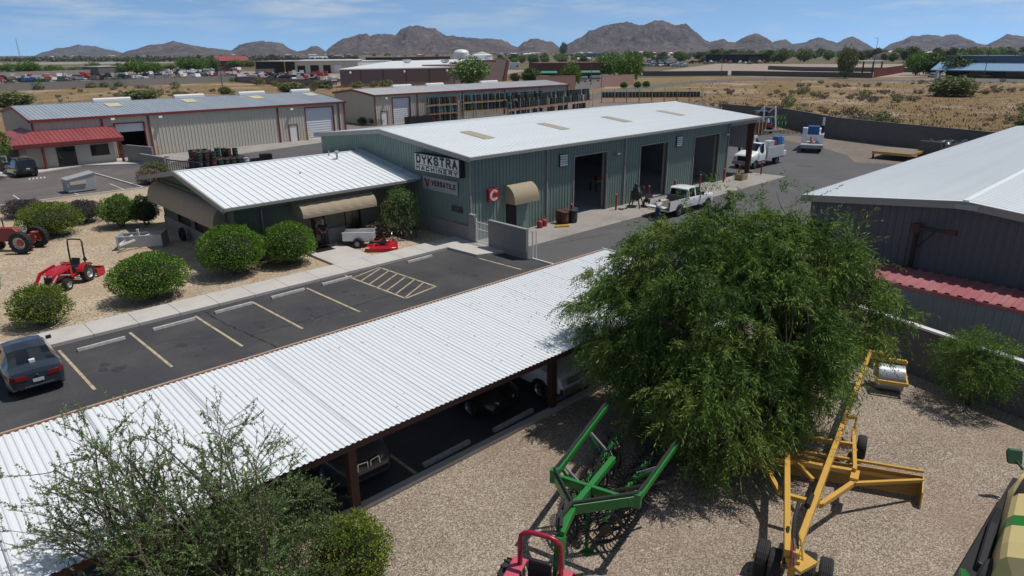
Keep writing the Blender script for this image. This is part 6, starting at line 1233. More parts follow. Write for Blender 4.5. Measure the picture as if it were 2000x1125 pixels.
# ================================================================ people
skin_m = mat('skin',(.42,.24,.17),.6); 
def skin_mesh(name, pts, edges, radii, m, parent, sub=2):
    me = bpy.data.meshes.new(name); me.from_pydata(pts,edges,[]); o = bpy.data.objects.new(name,me); COL.objects.link(o)
    md = o.modifiers.new('skin','SKIN'); md.use_smooth_shade = True; sv = me.skin_vertices[0].data
    for i,r in enumerate(radii): sv[i].radius = (r,r) if not isinstance(r,tuple) else r
    sv[0].use_root = True; s2 = o.modifiers.new('sub','SUBSURF'); s2.levels = sub; s2.render_levels = sub
    dg = bpy.context.evaluated_depsgraph_get(); m2 = bpy.data.meshes.new_from_object(o.evaluated_get(dg)); bpy.data.objects.remove(o); bpy.data.meshes.remove(me)
    m2.materials.clear(); m2.materials.append(m); ob = bpy.data.objects.new(name,m2); COL.objects.link(ob); ob.parent = parent; return ob
def person(label, loc, rz, J, shirt, trouser, hair, cap=None, group=None):
    """J: joint positions; +x is the facing direction"""
    t = thing('person',label,'person',loc,rz,group); P = []; E = []; Rr = []
    def v(p,r,par=None):
        P.append(p); Rr.append(r)
        if par is not None: E.append((par,len(P)-1))
        return len(P)-1
    pel = v(J['pelvis'],.14); wa = v(J['waist'],.125,pel); ch = v(J['chest'],.145,wa); nk = v(J['neck'],.058,ch); hd0 = v(J['jaw'],.075,nk); hd = v(J['head'],.098,hd0); hd1 = v(J['crown'],.07,hd)
    dF = Vector(J['face']); v(tuple(Vector(J['head'])+dF*.11+Vector((0,0,-.02))),.022,hd)
    tips = []
    for s_ in ('L','R'):
        sh = v(J['sh'+s_],.062,ch); el = v(J['el'+s_],.044,sh); wr = v(J['wr'+s_],.03,el); f = (Vector(J['wr'+s_])-Vector(J['el'+s_])).normalized(); d,a,u = frame(f); pm = v(tuple(Vector(J['wr'+s_])+f*.06),(.038),wr)
        for k,(o,ln) in enumerate(((-.03,.075),(-.01,.088),(.01,.083),(.03,.066))): q = v(tuple(Vector(P[pm])+f*.04+a*o),.0095,pm); v(tuple(Vector(P[pm])+f*(.04+ln)+a*o*1.1+u*-.02),.0085,q)
        th = v(tuple(Vector(P[pm])+a*-.045+f*.005),.011,pm); v(tuple(Vector(P[pm])+a*-.06+f*.05),.009,th)
        hp = v(J['hp'+s_],.10,pel); kn = v(J['kn'+s_],.062,hp); an = v(J['an'+s_],.042,kn); v(tuple(Vector(J['an'+s_])+Vector((.13,0,-.045))),.035,an)
    skin_mesh('body',P,E,Rr,skin_m,t)
    g = lambda a,b,f_: tuple(Vector(J[a]).lerp(Vector(J[b]),f_))
    skin_mesh('shirt',[g('pelvis','waist',.1),J['waist'],J['chest'],g('chest','neck',.55),J['shL'],g('shL','elL',.8),J['shR'],g('shR','elR',.8)],[(0,1),(1,2),(2,3),(2,4),(4,5),(2,6),(6,7)],[.168,.158,.178,.085,.088,.072,.088,.072],shirt,t)
    skin_mesh('trousers',[J['pelvis'],g('pelvis','waist',.5),J['hpL'],J['knL'],g('knL','anL',.93),J['hpR'],J['knR'],g('knR','anR',.93)],[(0,1),(0,2),(2,3),(3,4),(0,5),(5,6),(6,7)],[.165,.15,.115,.082,.068,.115,.082,.068],trouser,t)
    for s_ in ('L','R'): a = Vector(J['an'+s_]); mb = MB(); mb.ball((a.x+.06,a.y,a.z-.035),(.15,.055,.055),10,6); mb.build('shoe',M['black'],t,smooth=True)
    h = Vector(J['head']); b_ = -dF*.025; mb = MB(); mb.ball((h.x+b_.x,h.y+b_.y,h.z+b_.z+.045),(.112,.105,.105),14,8); mb.build('cap' if cap else 'hair',cap or hair,t,smooth=True)
    for s_ in (-1,1):
        sd_ = dF.cross(Vector((0,0,1))); e = h+dF*.092+sd_*.034*s_+Vector((0,0,.012)); mb = MB(); mb.ball(tuple(e),.013,8,6); mb.build('eye',M['ink'],t,smooth=True)
    if cap: mb = MB(); c = h+dF*.13+Vector((0,0,.055)); mb.ball(tuple(c),(.085,.075,.012),10,4); mb.build('cap_brim',cap,t,smooth=True)
    return t
ST = dict(pelvis=(0,0,.95),waist=(0,0,1.1),chest=(.01,0,1.32),neck=(.01,0,1.49),jaw=(.04,0,1.57),head=(.04,0,1.65),crown=(.03,0,1.72),face=(1,0,0),
  shL=(0,.19,1.42),elL=(.03,.25,1.16),wrL=(.20,.15,1.08),shR=(0,-.19,1.42),elR=(.03,-.25,1.16),wrR=(.20,-.13,1.08),hpL=(0,.1,.9),knL=(.03,.11,.5),anL=(0,.11,.08),hpR=(0,-.1,.9),knR=(.02,-.11,.5),anR=(0,-.11,.08))
person('person in a black shirt and pale cap standing at the office door',(19.75,38.0,.15),R(-105),ST,mat('black_shirt',(.02,.02,.022),.9),mat('dark_jeans',(.03,.035,.05),.9),M['black'],mat('pale_cap_cloth',(.55,.55,.58),.9))
LN = dict(pelvis=(-.12,0,.93),waist=(.02,0,1.05),chest=(.24,0,1.18),neck=(.39,0,1.26),jaw=(.46,0,1.27),head=(.53,0,1.30),crown=(.59,0,1.35),face=(.85,0,-.5),
  shL=(.30,.19,1.24),elL=(.45,.24,1.02),wrL=(.68,.18,.98),shR=(.30,-.19,1.24),elR=(.46,-.24,1.02),wrR=(.70,-.15,.97),hpL=(-.12,.1,.88),knL=(-.06,.11,.48),anL=(-.14,.11,.08),hpR=(-.12,-.1,.88),knR=(0,-.12,.48),anR=(-.02,-.13,.08))
person('person in a pale grey shirt and blue jeans leaning over the lowered tailgate',(40.75,27.62,.012),R(28),LN,mat('pale_grey_shirt',(.50,.50,.54),.9),mat('blue_jeans',(.05,.08,.16),.9),mat('dark_hair',(.02,.014,.01),.8))
# ================================================================ plants
L_mesq = mat('mesquite_leaf',(.130,.220,.042),.6,isl=.45,trans=.30,spec=.25)
L_mesq2 = mat('mesquite_leaf_dark',(.080,.150,.032),.6,isl=.45,trans=.25,spec=.2)
L_mesq3 = mat('mesquite_leaf_light',(.19,.27,.058),.6,isl=.4,trans=.3,spec=.25)
L_ever = mat('clipped_leaf',(.125,.235,.028),.55,isl=.5,trans=.22,spec=.3)
L_ever2 = mat('yellow_green_leaf',(.16,.22,.032),.55,isl=.5,trans=.25,spec=.3)
L_sage = mat('purple_sage_leaf',(.075,.068,.068),.7,isl=.5,trans=.15)
L_dry = mat('dry_brush',(.21,.165,.115),.85,isl=.5)
L_grey = mat('grey_scrub_leaf',(.145,.125,.085),.8,isl=.5,trans=.1)
L_olive = mat('olive_leaf',(.17,.195,.075),.7,isl=.45,trans=.2)
L_thin = mat('grey_green_leaf',(.150,.245,.065),.6,isl=.5,trans=.25)
L_dead = mat('dead_leaf',(.13,.075,.045),.8,isl=.5)
F_or = mat('orange_flower',(.55,.13,.02),.6); F_red = mat('coral_flower',(.50,.10,.06),.6)
BARK = mat('dark_bark',(.055,.042,.032),.9,nz=(9,.5,(.09,.07,.055))); BARK2 = mat('grey_branch',(.13,.095,.07),.85)
core_m = mat('shade_core',(.018,.022,.010),.95)  # near-black core colour, painted shade inside the shrubs
def sprays(rg, cen, n_tw, ln, n_fr, fl, fw, out, droop=1.0):
    """clump centres -> drooping twigs carrying paired fronds; returns frond arrays and twig polylines"""
    nC = len(cen); c = np.repeat(cen,n_tw,0); o = np.repeat(out,n_tw,0); N_ = len(c)
    d = unit(o*1.0+rg.normal(size=(N_,3))*.85+np.array([0,0,.15])); L_ = ln*rg.uniform(.55,1.25,N_)
    s = np.linspace(.12,1,n_fr)[None,:,None]; g_ = np.array([0,0,-1.0])
    P = c[:,None]+d[:,None]*s*L_[:,None,None]+g_*(s**2)*(.55*droop*L_)[:,None,None]
    T = unit(d[:,None]+g_*2*s*.55*droop); side = unit(np.cross(T,rg.normal(size=(N_,1,3))))
    sg = np.where(np.arange(n_fr)%2 == 0,1.,-1.)[None,:,None]
    D = unit(side*sg*.9+T*.75+rg.normal(size=P.shape)*.28+g_*.30*droop); Wd = unit(np.cross(D,rg.normal(size=P.shape)))
    k = P.shape[0]*P.shape[1]
    return P.reshape(-1,3),D.reshape(-1,3),Wd.reshape(-1,3),fl*rg.uniform(.6,1.25,k),fw*rg.uniform(.7,1.3,k)
def ellipsoid_pts(rg, n, c, r, inner=.55, zmin=None):
    d = rdirs(rg,n); rad = (inner+(1-inner)*rg.random(n)**.6)[:,None]; p = np.array(c)+d*np.array(r)*rad
    if zmin is not None: k = p[:,2] > zmin; p,d = p[k],d[k]
    return p,d
def limb(mb, a, e, r0, r1, bend=.15, n=6, rg=None):
    a,e = Vector(a),Vector(e); L_ = (e-a).length; q = Vector((rnd.uniform(-1,1),rnd.uniform(-1,1),rnd.uniform(-.2,.6)))*bend*L_
    pts = [a.lerp(e,i/n)+q*math.sin(math.pi*i/n) for i in range(n+1)]
    mb.tube(pts,[r0+(r1-r0)*i/n for i in range(n+1)],6); return pts
# ---- the big mesquite
def big_tree():
    rg = np.random.default_rng(11); t = thing('mesquite_tree','big feathery mesquite tree with drooping crown between rake and land plane','tree',(18.35,9.45,.0)); 
    lobes = [((-.2,0,3.8),(2.9,3.3,2.6),260),((-1.5,.6,5.3),(1.5,1.8,1.25),85),((.4,.7,6.0),(1.3,1.8,1.3),70),((2.0,.4,5.4),(1.6,1.8,1.25),95),((-3.0,.5,3.6),(1.6,2.0,1.35),105),((3.0,.1,4.4),(1.5,1.9,1.2),95),((-.7,-2.2,2.3),(2.1,1.7,1.7),110),((1.0,-1.5,3.2),(1.5,1.7,1.4),80),((-2.2,-1.0,2.3),(1.4,1.6,1.5),90)]
    lobes = [(tuple(RT.to_2d().normalized()*c[0]+FW.to_2d().normalized()*c[1])+(c[2],),r,n) for c,r,n in lobes]
    cen = []; out = []; lob = []
    for i,(c,r,n) in enumerate(lobes):
        p,d = ellipsoid_pts(rg,n,c,r,.62,.75); cen.append(p); out.append(d); lob.append(np.full(len(p),i))
    cen = np.concatenate(cen); out = np.concatenate(out); cen += rg.normal(size=cen.shape)*.14
    # open gaps: drop clumps where a coarse pattern is low
    import mathutils.noise as mn
    keep = np.array([mn.noise(Vector(p)*.55+Vector((3,1,7))) > -.24 for p in cen]); cen,out = cen[keep],out[keep]
    h = len(cen); pass
    wood = MB(); base = Vector((0,0,0)); limbs = []
    for k in range(5):
        a = k*1.26+.4; e = Vector((1.5*math.cos(a),1.4*math.sin(a),2.4+.25*(k%3))); b0 = Vector((.12*math.cos(a),.12*math.sin(a),0))
        pts = limb(wood,b0,e,.15,.09,.12); limbs.append(e)
        for j in range(3):
            e2 = e+Vector((rnd.uniform(-.6,.6)+1.0*math.cos(a),rnd.uniform(-.6,.6)+1.0*math.sin(a),rnd.uniform(.5,1.7))); limb(wood,e,e2,.085,.05,.15); limbs.append(e2)
    LM = np.array(limbs)
    for p in cen[::2]:
        q = LM[np.argmin(np.linalg.norm(LM-p,axis=1)+.35*np.maximum(0,LM[:,2]-p[2]))]; limb(wood,q,p,.030,.010,.14,5)
    for k in range(26):   # bare shoots above the crown
        p = cen[rg.integers(h)]
        if p[2] > 4.6: limb(wood,p,p+np.array([rg.normal()*.4,rg.normal()*.4,rg.uniform(.6,1.2)]),.012,.004,.1,4)
    wood.build('trunk',BARK,t)
    pick = np.array([mn.noise(Vector(p)*.8+Vector((9,2,4))) for p in cen])+rg.normal(size=h)*.16
    for msk,m,nt,nm in (((pick > -.12)&(pick < .22),L_mesq,19,'crown'),(pick <= -.12,L_mesq2,18,'crown'),(pick >= .22,L_mesq3,19,'crown')):
        quads(nm,*sprays(rg,cen[msk],nt,.80,22,.165,.030,out[msk],1.15),m,t)
    tp = cen[(cen[:,2] > 5.6)]; tp = tp[rg.integers(len(tp),size=22)]+np.stack([rg.normal(size=22)*.5,rg.normal(size=22)*.5,rg.uniform(.3,1.0,22)],1)
    op = np.concatenate([ellipsoid_pts(rg,int(n_*.11),c_,tuple(np.array(r_)*1.12),.97,1.3)[0] for c_,r_,n_ in lobes]); oo = unit(op-np.array([0,0,3.2])); quads('outer_sprays',*sprays(rg,op,4,.95,20,.16,.026,oo*1.7,.75),L_mesq3,t)
    quads('top_shoots',*sprays(rg,tp,5,.9,16,.15,.028,np.tile([0,0,1.2],(22,1))+rg.normal(size=(22,3))*.2,.35),L_mesq,t)
    ca_ = cen[:,:2]@np.array(RT.to_2d().normalized()); dp = cen[(ca_ < -1.6)&(ca_ > -2.9)&(cen[:,2] < 3.0)&(cen[:,:2]@np.array(FW.to_2d().normalized()) < -.6)][:20]; quads('dead_foliage',*sprays(rg,dp+np.array([-.25,-.2,-.1]),7,.8,12,.10,.03,np.tile([0,0,-.6],(len(dp),1)),1.6),L_dead,t)
    cm = MB(); rr = random.Random(2)
    return t
big_tree()
# ---- airy tree at the lower left: many stems, thin leaves
def airy(label, loc, stems, seed, leaf, lm, nleaf, name='palo_verde_tree', lw=.018, dense=None):
    rg = np.random.default_rng(seed); rr = random.Random(seed); t = thing(name,label,'tree',loc); wood = MB(); LP = []; LD = []
    for (dx,dy,dz,r0,sub) in stems:
        e = Vector((dx,dy,dz)); pts = limb(wood,(0,0,0),e,r0,r0*.25,.12,8)
        for j in range(sub):
            f = rr.uniform(.38,1); i = min(7,int(f*8)); p = pts[i].lerp(pts[i+1],f*8-i); d = (e.normalized()*.9+Vector((rr.gauss(0,.6),rr.gauss(0,.6),rr.gauss(.15,.4)))).normalized(); L_ = rr.uniform(.5,1.25)
            q = limb(wood,p,p+d*L_,.010,.004,.18,4)
            for k in range(4):
                f2 = rr.uniform(.25,1); i2 = min(3,int(f2*4)); p2 = q[i2].lerp(q[i2+1],f2*4-i2); d2 = (d+Vector((rr.gauss(0,.6),rr.gauss(0,.6),rr.gauss(.1,.5)))).normalized(); L2 = rr.uniform(.25,.6); wood.tube([p2,p2+d2*L2],[.005,.0025],4,False)
                n = nleaf
                for u in range(n): f3 = rr.random(); LP.append(p2+d2*L2*f3); LD.append(d2)
    wood.build('trunk',BARK2,t,fix=False)
    LP = np.array(LP); LD = np.array(LD); D = unit(LD*.5+rg.normal(size=LP.shape)*.7); quads('crown',LP,D,unit(np.cross(D,rg.normal(size=LP.shape))),leaf*rg.uniform(.6,1.3,len(LP)),lw*rg.uniform(.7,1.3,len(LP)),lm,t)
    if dense:
        cs = [ellipsoid_pts(rg,n,c,r,.45,.3) for c,r,n in dense]; cen = np.concatenate([q[0] for q in cs]); out = np.concatenate([q[1] for q in cs])
        quads('shaded_lower_foliage',*sprays(rg,cen,9,.5,14,.062,.024,out,.5),L_dense,t)  # darker leaf colour paints the shadow side of the crown
    return t
L_dense = mat('deep_green_leaf',(.075,.115,.030),.6,isl=.5,trans=.2)  # deep green leaves, also the painted shadow side of the palo verde
rs = random.Random(5); stems = []
for k in range(34):
    a = rs.uniform(0,6.28); r = rs.uniform(.4,2.8); o = -RT*r*math.cos(a)*1.0+Vector((0.5,.72,0))*r*math.sin(a)*.55; stems.append((o.x-.5,o.y+.15,rs.uniform(3.6,5.6)-.30*r,.042,15))
airy('sparse airy palo verde with thin branches over the carport roof at the lower left','',[],1,.05,L_thin,8) if 0 else airy('sparse airy palo verde with thin branches over the carport roof at the lower left',(3.35,11.75,0),stems,5,  .052,L_thin,32,lw=.022,
  dense=[((.55,.3,1.9),(1.3,1.2,.95),160),((-.4,-.1,1.6),(1.3,1.0,.8),110),((1.5,.25,2.35),(.75,.6,.55),70),((.3,-.6,1.2),(1.5,.9,.8),100)])
# ---- rounded shrubs
def shrub(label, x, y, w, h, m, seed, n=7000, leaf=.09, name='round_shrub', lumps=.085, flowers=None, cat='shrub', loose=0., core=True, d=None, z0=.06):
    rg = np.random.default_rng(seed); t = thing(name,label,cat,(x,y,.016)); d = d or w
    import mathutils.noise as mn
    dr = rdirs(rg,n); dr[:,2] = np.where(dr[:,2] < -.75, -dr[:,2], dr[:,2]); c = np.array([0,0,h*.52+z0]); r = np.array([w/2,d/2,h*.5])
    k = np.array([1+lumps*1.6*mn.noise(Vector(q)*2.3+Vector((seed,0,0)))+lumps*mn.noise(Vector(q)*5.5) for q in dr])
    rad = k*(1-.16*rg.random(n)**2)+loose*np.abs(rg.normal(size=n))*.5; inn = rg.random(n) < .30; rad = np.where(inn,rad*rg.uniform(.78,.93,n),rad); P = c+dr*r*rad[:,None]
    P[:,2] = np.maximum(P[:,2],.03); D = unit(dr*.8+rg.normal(size=P.shape)*.75+np.array([0,0,.35])); quads('foliage',P-D*leaf*.4,D,unit(np.cross(D,rg.normal(size=P.shape))),leaf*rg.uniform(.6,1.4,n),leaf*.62*rg.uniform(.7,1.3,n),m,t)
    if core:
        mb = MB(); mb.ball((0,0,h*.48+z0),(w*.385,d*.385,h*.37),16,10); mb.build('light_blocking_core',core_m,t,smooth=True)  # added ball that blocks light so the shrub's shadow is solid
    st_ = MB()
    for i in range(9): a = rg.random()*6.28; limb(st_,(.1*math.cos(a),.1*math.sin(a),0),(w*.33*math.cos(a),d*.33*math.sin(a),h*.55),.03,.012,.1,4)
    st_.build('stem',BARK2,t)
    if flowers:
        fm,nf,fs = flowers; i = rg.integers(n,size=nf); i = i[(dr[i,2] > -.2)]; Pf = P[i]+dr[i]*.05; Df = rdirs(rg,len(i)); mbq = quads('flower',Pf,Df,unit(np.cross(Df,rg.normal(size=Df.shape))),fs,fs*.9,fm,t)
    return t
shrub('large clipped green shrub beside the sidewalk, between the red loader tractor and the office',8.95,35.95,3.75,2.2,L_ever,1,11000,d=3.3)
shrub('small loose green shrub in front of the red tractor loader bucket',4.2,35.75,2.4,1.65,L_ever2,2,5200,lumps=.16,loose=.12)
shrub('tall clipped green globe shrub at the office corner',13.55,36.95,3.55,2.65,L_ever,3,12000)
shrub('clipped green globe shrub left of the office door path',16.75,36.55,3.0,2.35,L_ever,4,9500)
shrub('broad green shrub behind the antique tractor wheel',8.15,54.3,3.9,2.1,L_ever2,5,9500,lumps=.16)
shrub('dark purple-tinged sage shrub right of the broad shrub',10.75,57.2,2.7,1.45,L_sage,6,5200,lumps=.15,loose=.12)
shrub('purple-grey sage shrub behind and left of the broad shrub',7.9,62.6,2.7,1.15,L_sage,7,4800,lumps=.15,loose=.15)
shrub('twin-lobed green shrub behind the white leveller tongue',12.3,53.6,2.6,2.15,L_ever,8,7000,lumps=.14,d=2.8)
shrub('dark half of the twin-lobed shrub nearer the office awning',13.75,52.9,1.9,2.0,L_dense,9,4500,lumps=.14)
shrub('green shrub cut by the left edge of the picture',2.6,41.6,2.0,1.7,L_ever,10,4500)
shrub('tall orange-flowering shrub in the corner between office and green gable',25.0,37.15,2.4,2.9,L_thin,12,5200,.085,'flowering_shrub',.22,(F_red,55,.10),loose=.30,core=False)
shrub('thin orange-flowering shrub behind the two globe shrubs',15.4,38.1,1.2,2.3,L_thin,13,900,.07,'flowering_shrub',.25,(F_red,14,.10),loose=.35,core=False,d=.7)
shrub('bushy yellow-green shrub with orange blossoms at the bottom edge by the carport post',5.95,11.7,1.75,1.65,L_ever2,14,11000,.055,'flowering_shrub',.15,(F_or,110,.05),loose=.10)
shrub('pile of dry grey brush behind the silver trailer',23.6,37.85,2.2,.9,L_dry,15,1800,.16,'dry_brush',.2,loose=.2,core=False,d=1.0)
shrub('green shrub behind the office roof corner',20.3,72.2,2.8,1.7,L_olive,16,2600,.12)
shrub('dry brown shrub in the planter by the side lot',19.3,70.4,2.2,1.2,L_dry,17,1500,.14,'dry_brush',.2,loose=.2)
shrub('small yellow-green shrub against the storage shed gable',64.6,101.6,2.6,1.3,L_olive,18,1500,.14); shrub('low yellow-green shrub left of the other one at the shed gable',63.4,104.0,1.8,1.1,L_olive,19,1000,.14)
# small tree at the right by the block wall
def small_tree(label,x,y,h,w,m,seed,zc=.62,n=150,name='young_tree',leafs=(.10,.022),tw=.55,nfr=14,ntw=8):
    rg = np.random.default_rng(seed); t = thing(name,label,'tree',(x,y,0)); cen,out = ellipsoid_pts(rg,n,(0,0,h*zc),(w/2*.9,w/2*.9,h*.36),.3); wood = MB()
    for k in range(4): a = k*1.6+rg.random(); limb(wood,(.05*math.cos(a),.05*math.sin(a),0),(w*.2*math.cos(a),w*.2*math.sin(a),h*.5),.05,.025,.15)
    for p in cen[::2]: limb(wood,(p[0]*.3,p[1]*.3,h*.35),p,.016,.005,.12,4)
    wood.build('trunk',BARK,t); quads('crown',*sprays(rg,cen,ntw,tw,nfr,leafs[0],leafs[1],out,.8),m,t); return t
small_tree('small bushy mesquite standing by the white-capped block wall at the right',25.75,4.25,2.85,2.7,L_mesq,21,.60,170)
small_tree('green tree at the left edge beside the red annex roof',8.7,84.6,5.2,4.4,L_mesq,22,.66,130,leafs=(.28,.09),tw=.7,nfr=8,ntw=6)
for k,(px_,py_) in enumerate(((1440,420),(1560,440))): pass

# ================================================================ plants far away: a few meshes, copied
def far_proto(label, h, w, m, seed, n=1500, leaf=.62, zc=.58, rz=.44, name='desert_tree', trunk=True, gap=-.25):
    rg = np.random.default_rng(seed); t = thing(name,label,'tree' if trunk else 'shrub',(0,0,0)); import mathutils.noise as mn
    cen,out = ellipsoid_pts(rg,int(n/6),(0,0,h*zc),(w/2,w/2,h*rz),.35,.15); kp = np.array([mn.noise(Vector(p)*(3.2/w)+Vector((seed,0,0))) > gap for p in cen]); cen,out = cen[kp],out[kp]
    P = np.repeat(cen,9,0)+rg.normal(size=(len(cen)*9,3))*w*.055; D = unit(np.repeat(out,9,0)*.5+rdirs(rg,len(P))); quads('crown',P,D,unit(np.cross(D,rdirs(rg,len(P)))),leaf*rg.uniform(.5,1.3,len(P)),leaf*.55,m,t)
    if trunk:
        wd = MB()
        for k in range(4): a = k*1.6+rg.random(); limb(wd,(0,0,0),(w*.22*math.cos(a),w*.22*math.sin(a),h*.55),h*.028,h*.012,.1,4)
        wd.build('trunk',BARK,t)
    return t
FT = {}
def far_tree(kind, loc, h, label, group=None, w=None):
    spec = {'green':('green_tree',L_mesq,31,2100),'dark':('dark_tree',L_dense,32,2100),'olive':('olive_tree',L_olive,33,1900),'thin':('thin_tree',L_thin,34,1500),'bush':('bush',L_olive,35,2400)}[kind]
    w = w or h
    if kind not in FT:
        FT[kind] = o = far_proto(label,6,6.4,spec[1],spec[2],spec[3],zc=.5 if kind == 'bush' else .58,rz=.5 if kind == 'bush' else .44,trunk=kind != 'bush',gap=-.5 if kind == 'bush' else -.3); o.location = loc
    else: o = dup(FT[kind],loc,rnd.uniform(0,6),label)
    o.scale = (w/6.4,w/6.4,h/6)
    if group: o['group'] = group
    return o
for px_,yb,hp,wp_,kd,l in ((1185,153,42,50,'thin','grey-green tree left of the two trees before the brown building'),(1226,163,50,46,'green','bright green tree at the right end of the brown building'),(1115,175,44,34,'green','small green tree before the teal canopies'),(1035,162,24,34,'dark','dark bush tree by the purple warehouse corner'),(1006,160,14,20,'dark','small dark tree left of the bushy one'),(918,168,46,66,'thin','grey-green tree before the stepped purple gable'),
    (1650,153,46,28,'olive','olive brown tree beside the dark wall at the right'),(1788,147,32,32,'green','green tree left of the dark one before the blue building'),(1825,147,29,48,'dark','dark green spreading tree before the blue building'),(1868,150,28,44,'dark','round dark tree at the blue building canopy'),(1935,151,26,30,'green','small green tree before the blue canopy'),(1993,152,30,36,'dark','dark tree at the right edge by the blue building'),
    (275,196,16,54,'bush','grey-green desert tree behind the long shop roof'),(440,184,12,20,'bush','small grey-green tree beside the light pole'),(570,182,18,44,'bush','green tree behind the right end of the shop roof'),(20,208,20,60,'bush','olive desert tree at the left behind the shop'),(1100,108,20,14,'dark','lone dark tree in the middle distance'),(1858,188,28,62,'bush','big sage green bush in the dry field')):
    p = gp(px_,yb); D_ = (p-Vector((0,0,CAM_H))).length/F_PX; far_tree(kd,(p.x,p.y,0),hp*D_*1.05,l,w=wp_*D_*1.05)
lot_trees = [(19,142,13,26,'green'),(56,144,17,34,'green'),(108,146,14,28,'green'),(150,144,10,24,'olive'),(184,143,16,24,'green'),(240,144,16,30,'green'),(268,145,22,34,'green'),(297,146,20,34,'green'),(332,138,10,22,'olive'),(368,138,20,34,'green'),(385,138,18,30,'green'),(412,136,18,26,'green'),(462,134,14,26,'green'),(490,132,12,20,'olive')]
for i,(px_,yb,hp,wp_,kd) in enumerate(lot_trees):
    p = gp(px_,yb); D_ = (p-Vector((0,0,CAM_H))).length/F_PX; far_tree(kd,(p.x,p.y,0),hp*D_,'rounded green desert tree between the equipment yards' if kd == 'green' else 'pale olive desert tree between the equipment yards','trees between the equipment yards',w=wp_*D_)
rs = random.Random(21)
for i in range(230):
    px_ = rs.uniform(960,2060) if rs.random() < .8 else rs.uniform(-40,960); yb = (107.7-.00756*px_)+rs.uniform(9,28)**1.0
    if px_ < 960: yb = (107.7-.00756*px_)+rs.uniform(5,12)
    if 1100 < px_ < 1800 and yb > 124: yb -= 12
    p = gp(px_,yb); D_ = (p-Vector((0,0,CAM_H))).length; h_ = rs.uniform(4.5,9.5)*(1.3 if px_ > 1380 else 1)
    far_tree(rs.choice(['dark','dark','thin','green','olive']),(p.x,p.y,0),h_,'distant tree among the far houses below the mountains','distant trees below the mountains',w=h_*rs.uniform(.9,1.6))
# scrub in the dry fields
sc = far_proto('x',1.0,1.6,L_grey,41,330,.22,.5,.48,'desert_shrub',False,-.4); sc2 = far_proto('x',.8,1.4,L_dry,42,300,.2,.5,.48,'desert_shrub',False,-.4); sc3 = far_proto('x',1.3,1.8,L_olive,43,360,.22,.5,.48,'desert_shrub',False,-.4)
lab = {0:'grey scrub bush in the dry yellow field',1:'dry straw-coloured tuft in the dry yellow field',2:'olive green bush in the dry yellow field'}; pr_ = [sc,sc2,sc3]; used_ = set()
def scrub(k, loc, s, sz=1.):
    if k in used_: o = dup(pr_[k],loc,rs.uniform(0,6),lab[k])
    else: o = pr_[k]; o.location = loc; used_.add(k); o['label'] = lab[k]
    o.scale = (s,s,s*sz); o['group'] = f'{["grey","straw","olive"][k]} scrub in the dry fields'; o['category'] = 'shrub'
n_ = 0; tries = 0
import mathutils.noise as mn_
while n_ < 285 and tries < 6000:
    tries += 1
    if rs.random() < .68: q = gp(rs.uniform(1370,2060),rs.uniform(158,250))
    else: q = gp(rs.uniform(-20,660),rs.uniform(168,212))
    if q.x < 112+(-.1)*(q.y) and q.y < 62 and q.x < 113: continue
    if 150 < q.x < 330 and 118 < q.y < 158: continue
    if mn_.noise(Vector((q.x,q.y,0))*.035) < -.05: continue
    scrub(rs.choice([0,0,0,1,2]),(q.x,q.y,0),rs.choice([.55,.7,.9,1.2,1.6])*rs.uniform(.8,1.2),rs.uniform(.7,1.)); n_ += 1
for px_,yb in ((30,176),(75,175),(135,172),(180,171),(205,170),(233,169),(282,165),(305,164),(345,162),(385,160),(410,159),(430,158),(455,160),(505,166),(540,168),(620,172),(636,172),(700,172),(730,170),(755,169)):
    q = gp(px_,yb+.6); scrub(2,(q.x,q.y,0),rs.uniform(2.0,3.2),.7)
# ground cover too fine to count: grass tufts on the fields and low brush on the far plain
def cover(name, polys_px, n, hgt, m, seed, wide=.5):
    rg = np.random.default_rng(seed); P = []
    for (x0,x1,y0,y1),f in polys_px:
        for i in range(int(n*f)):
            px_ = rg.uniform(x0,x1); yb = rg.uniform(y0,y1); q = gp(px_,yb); P.append((q.x,q.y,0))
    P = np.array(P); D_ = np.linalg.norm(P,axis=1); P = np.repeat(P,3,0); P[:,:2] += rg.normal(size=(len(P),2))*.3; D = unit(rg.normal(size=P.shape)*.45+np.array([0,0,1.])); s = np.repeat(hgt*rg.uniform(.5,1.4,len(D_)),3)
    o = quads(name,P,D,unit(np.cross(D,rg.normal(size=P.shape))),s,s*wide,m); o['kind'] = 'stuff'; o['label'] = 'fine dry growth covering the open ground'; return o
cover('dry_grass',[((1300,2080,157,262),.72),((-60,720,166,232),.28)],26000,.2,mat('straw_grass',(.28,.19,.09),.9,isl=.35,trans=.2),51,.35)
cover('dry_brush_cover',[((1330,2080,157,258),.8),((-60,700,166,225),.2)],1300,.45,mat('grey_dry_brush',(.215,.18,.13),.9,isl=.45),53,.55)
cover('far_scrubland',[((-80,2080,99.5,108),.30),((-80,700,107,121),.5),((950,2080,98,112),.2)],9000,3.2,mat('far_brush',(.085,.085,.045),.9,isl=.5),52,1.3)

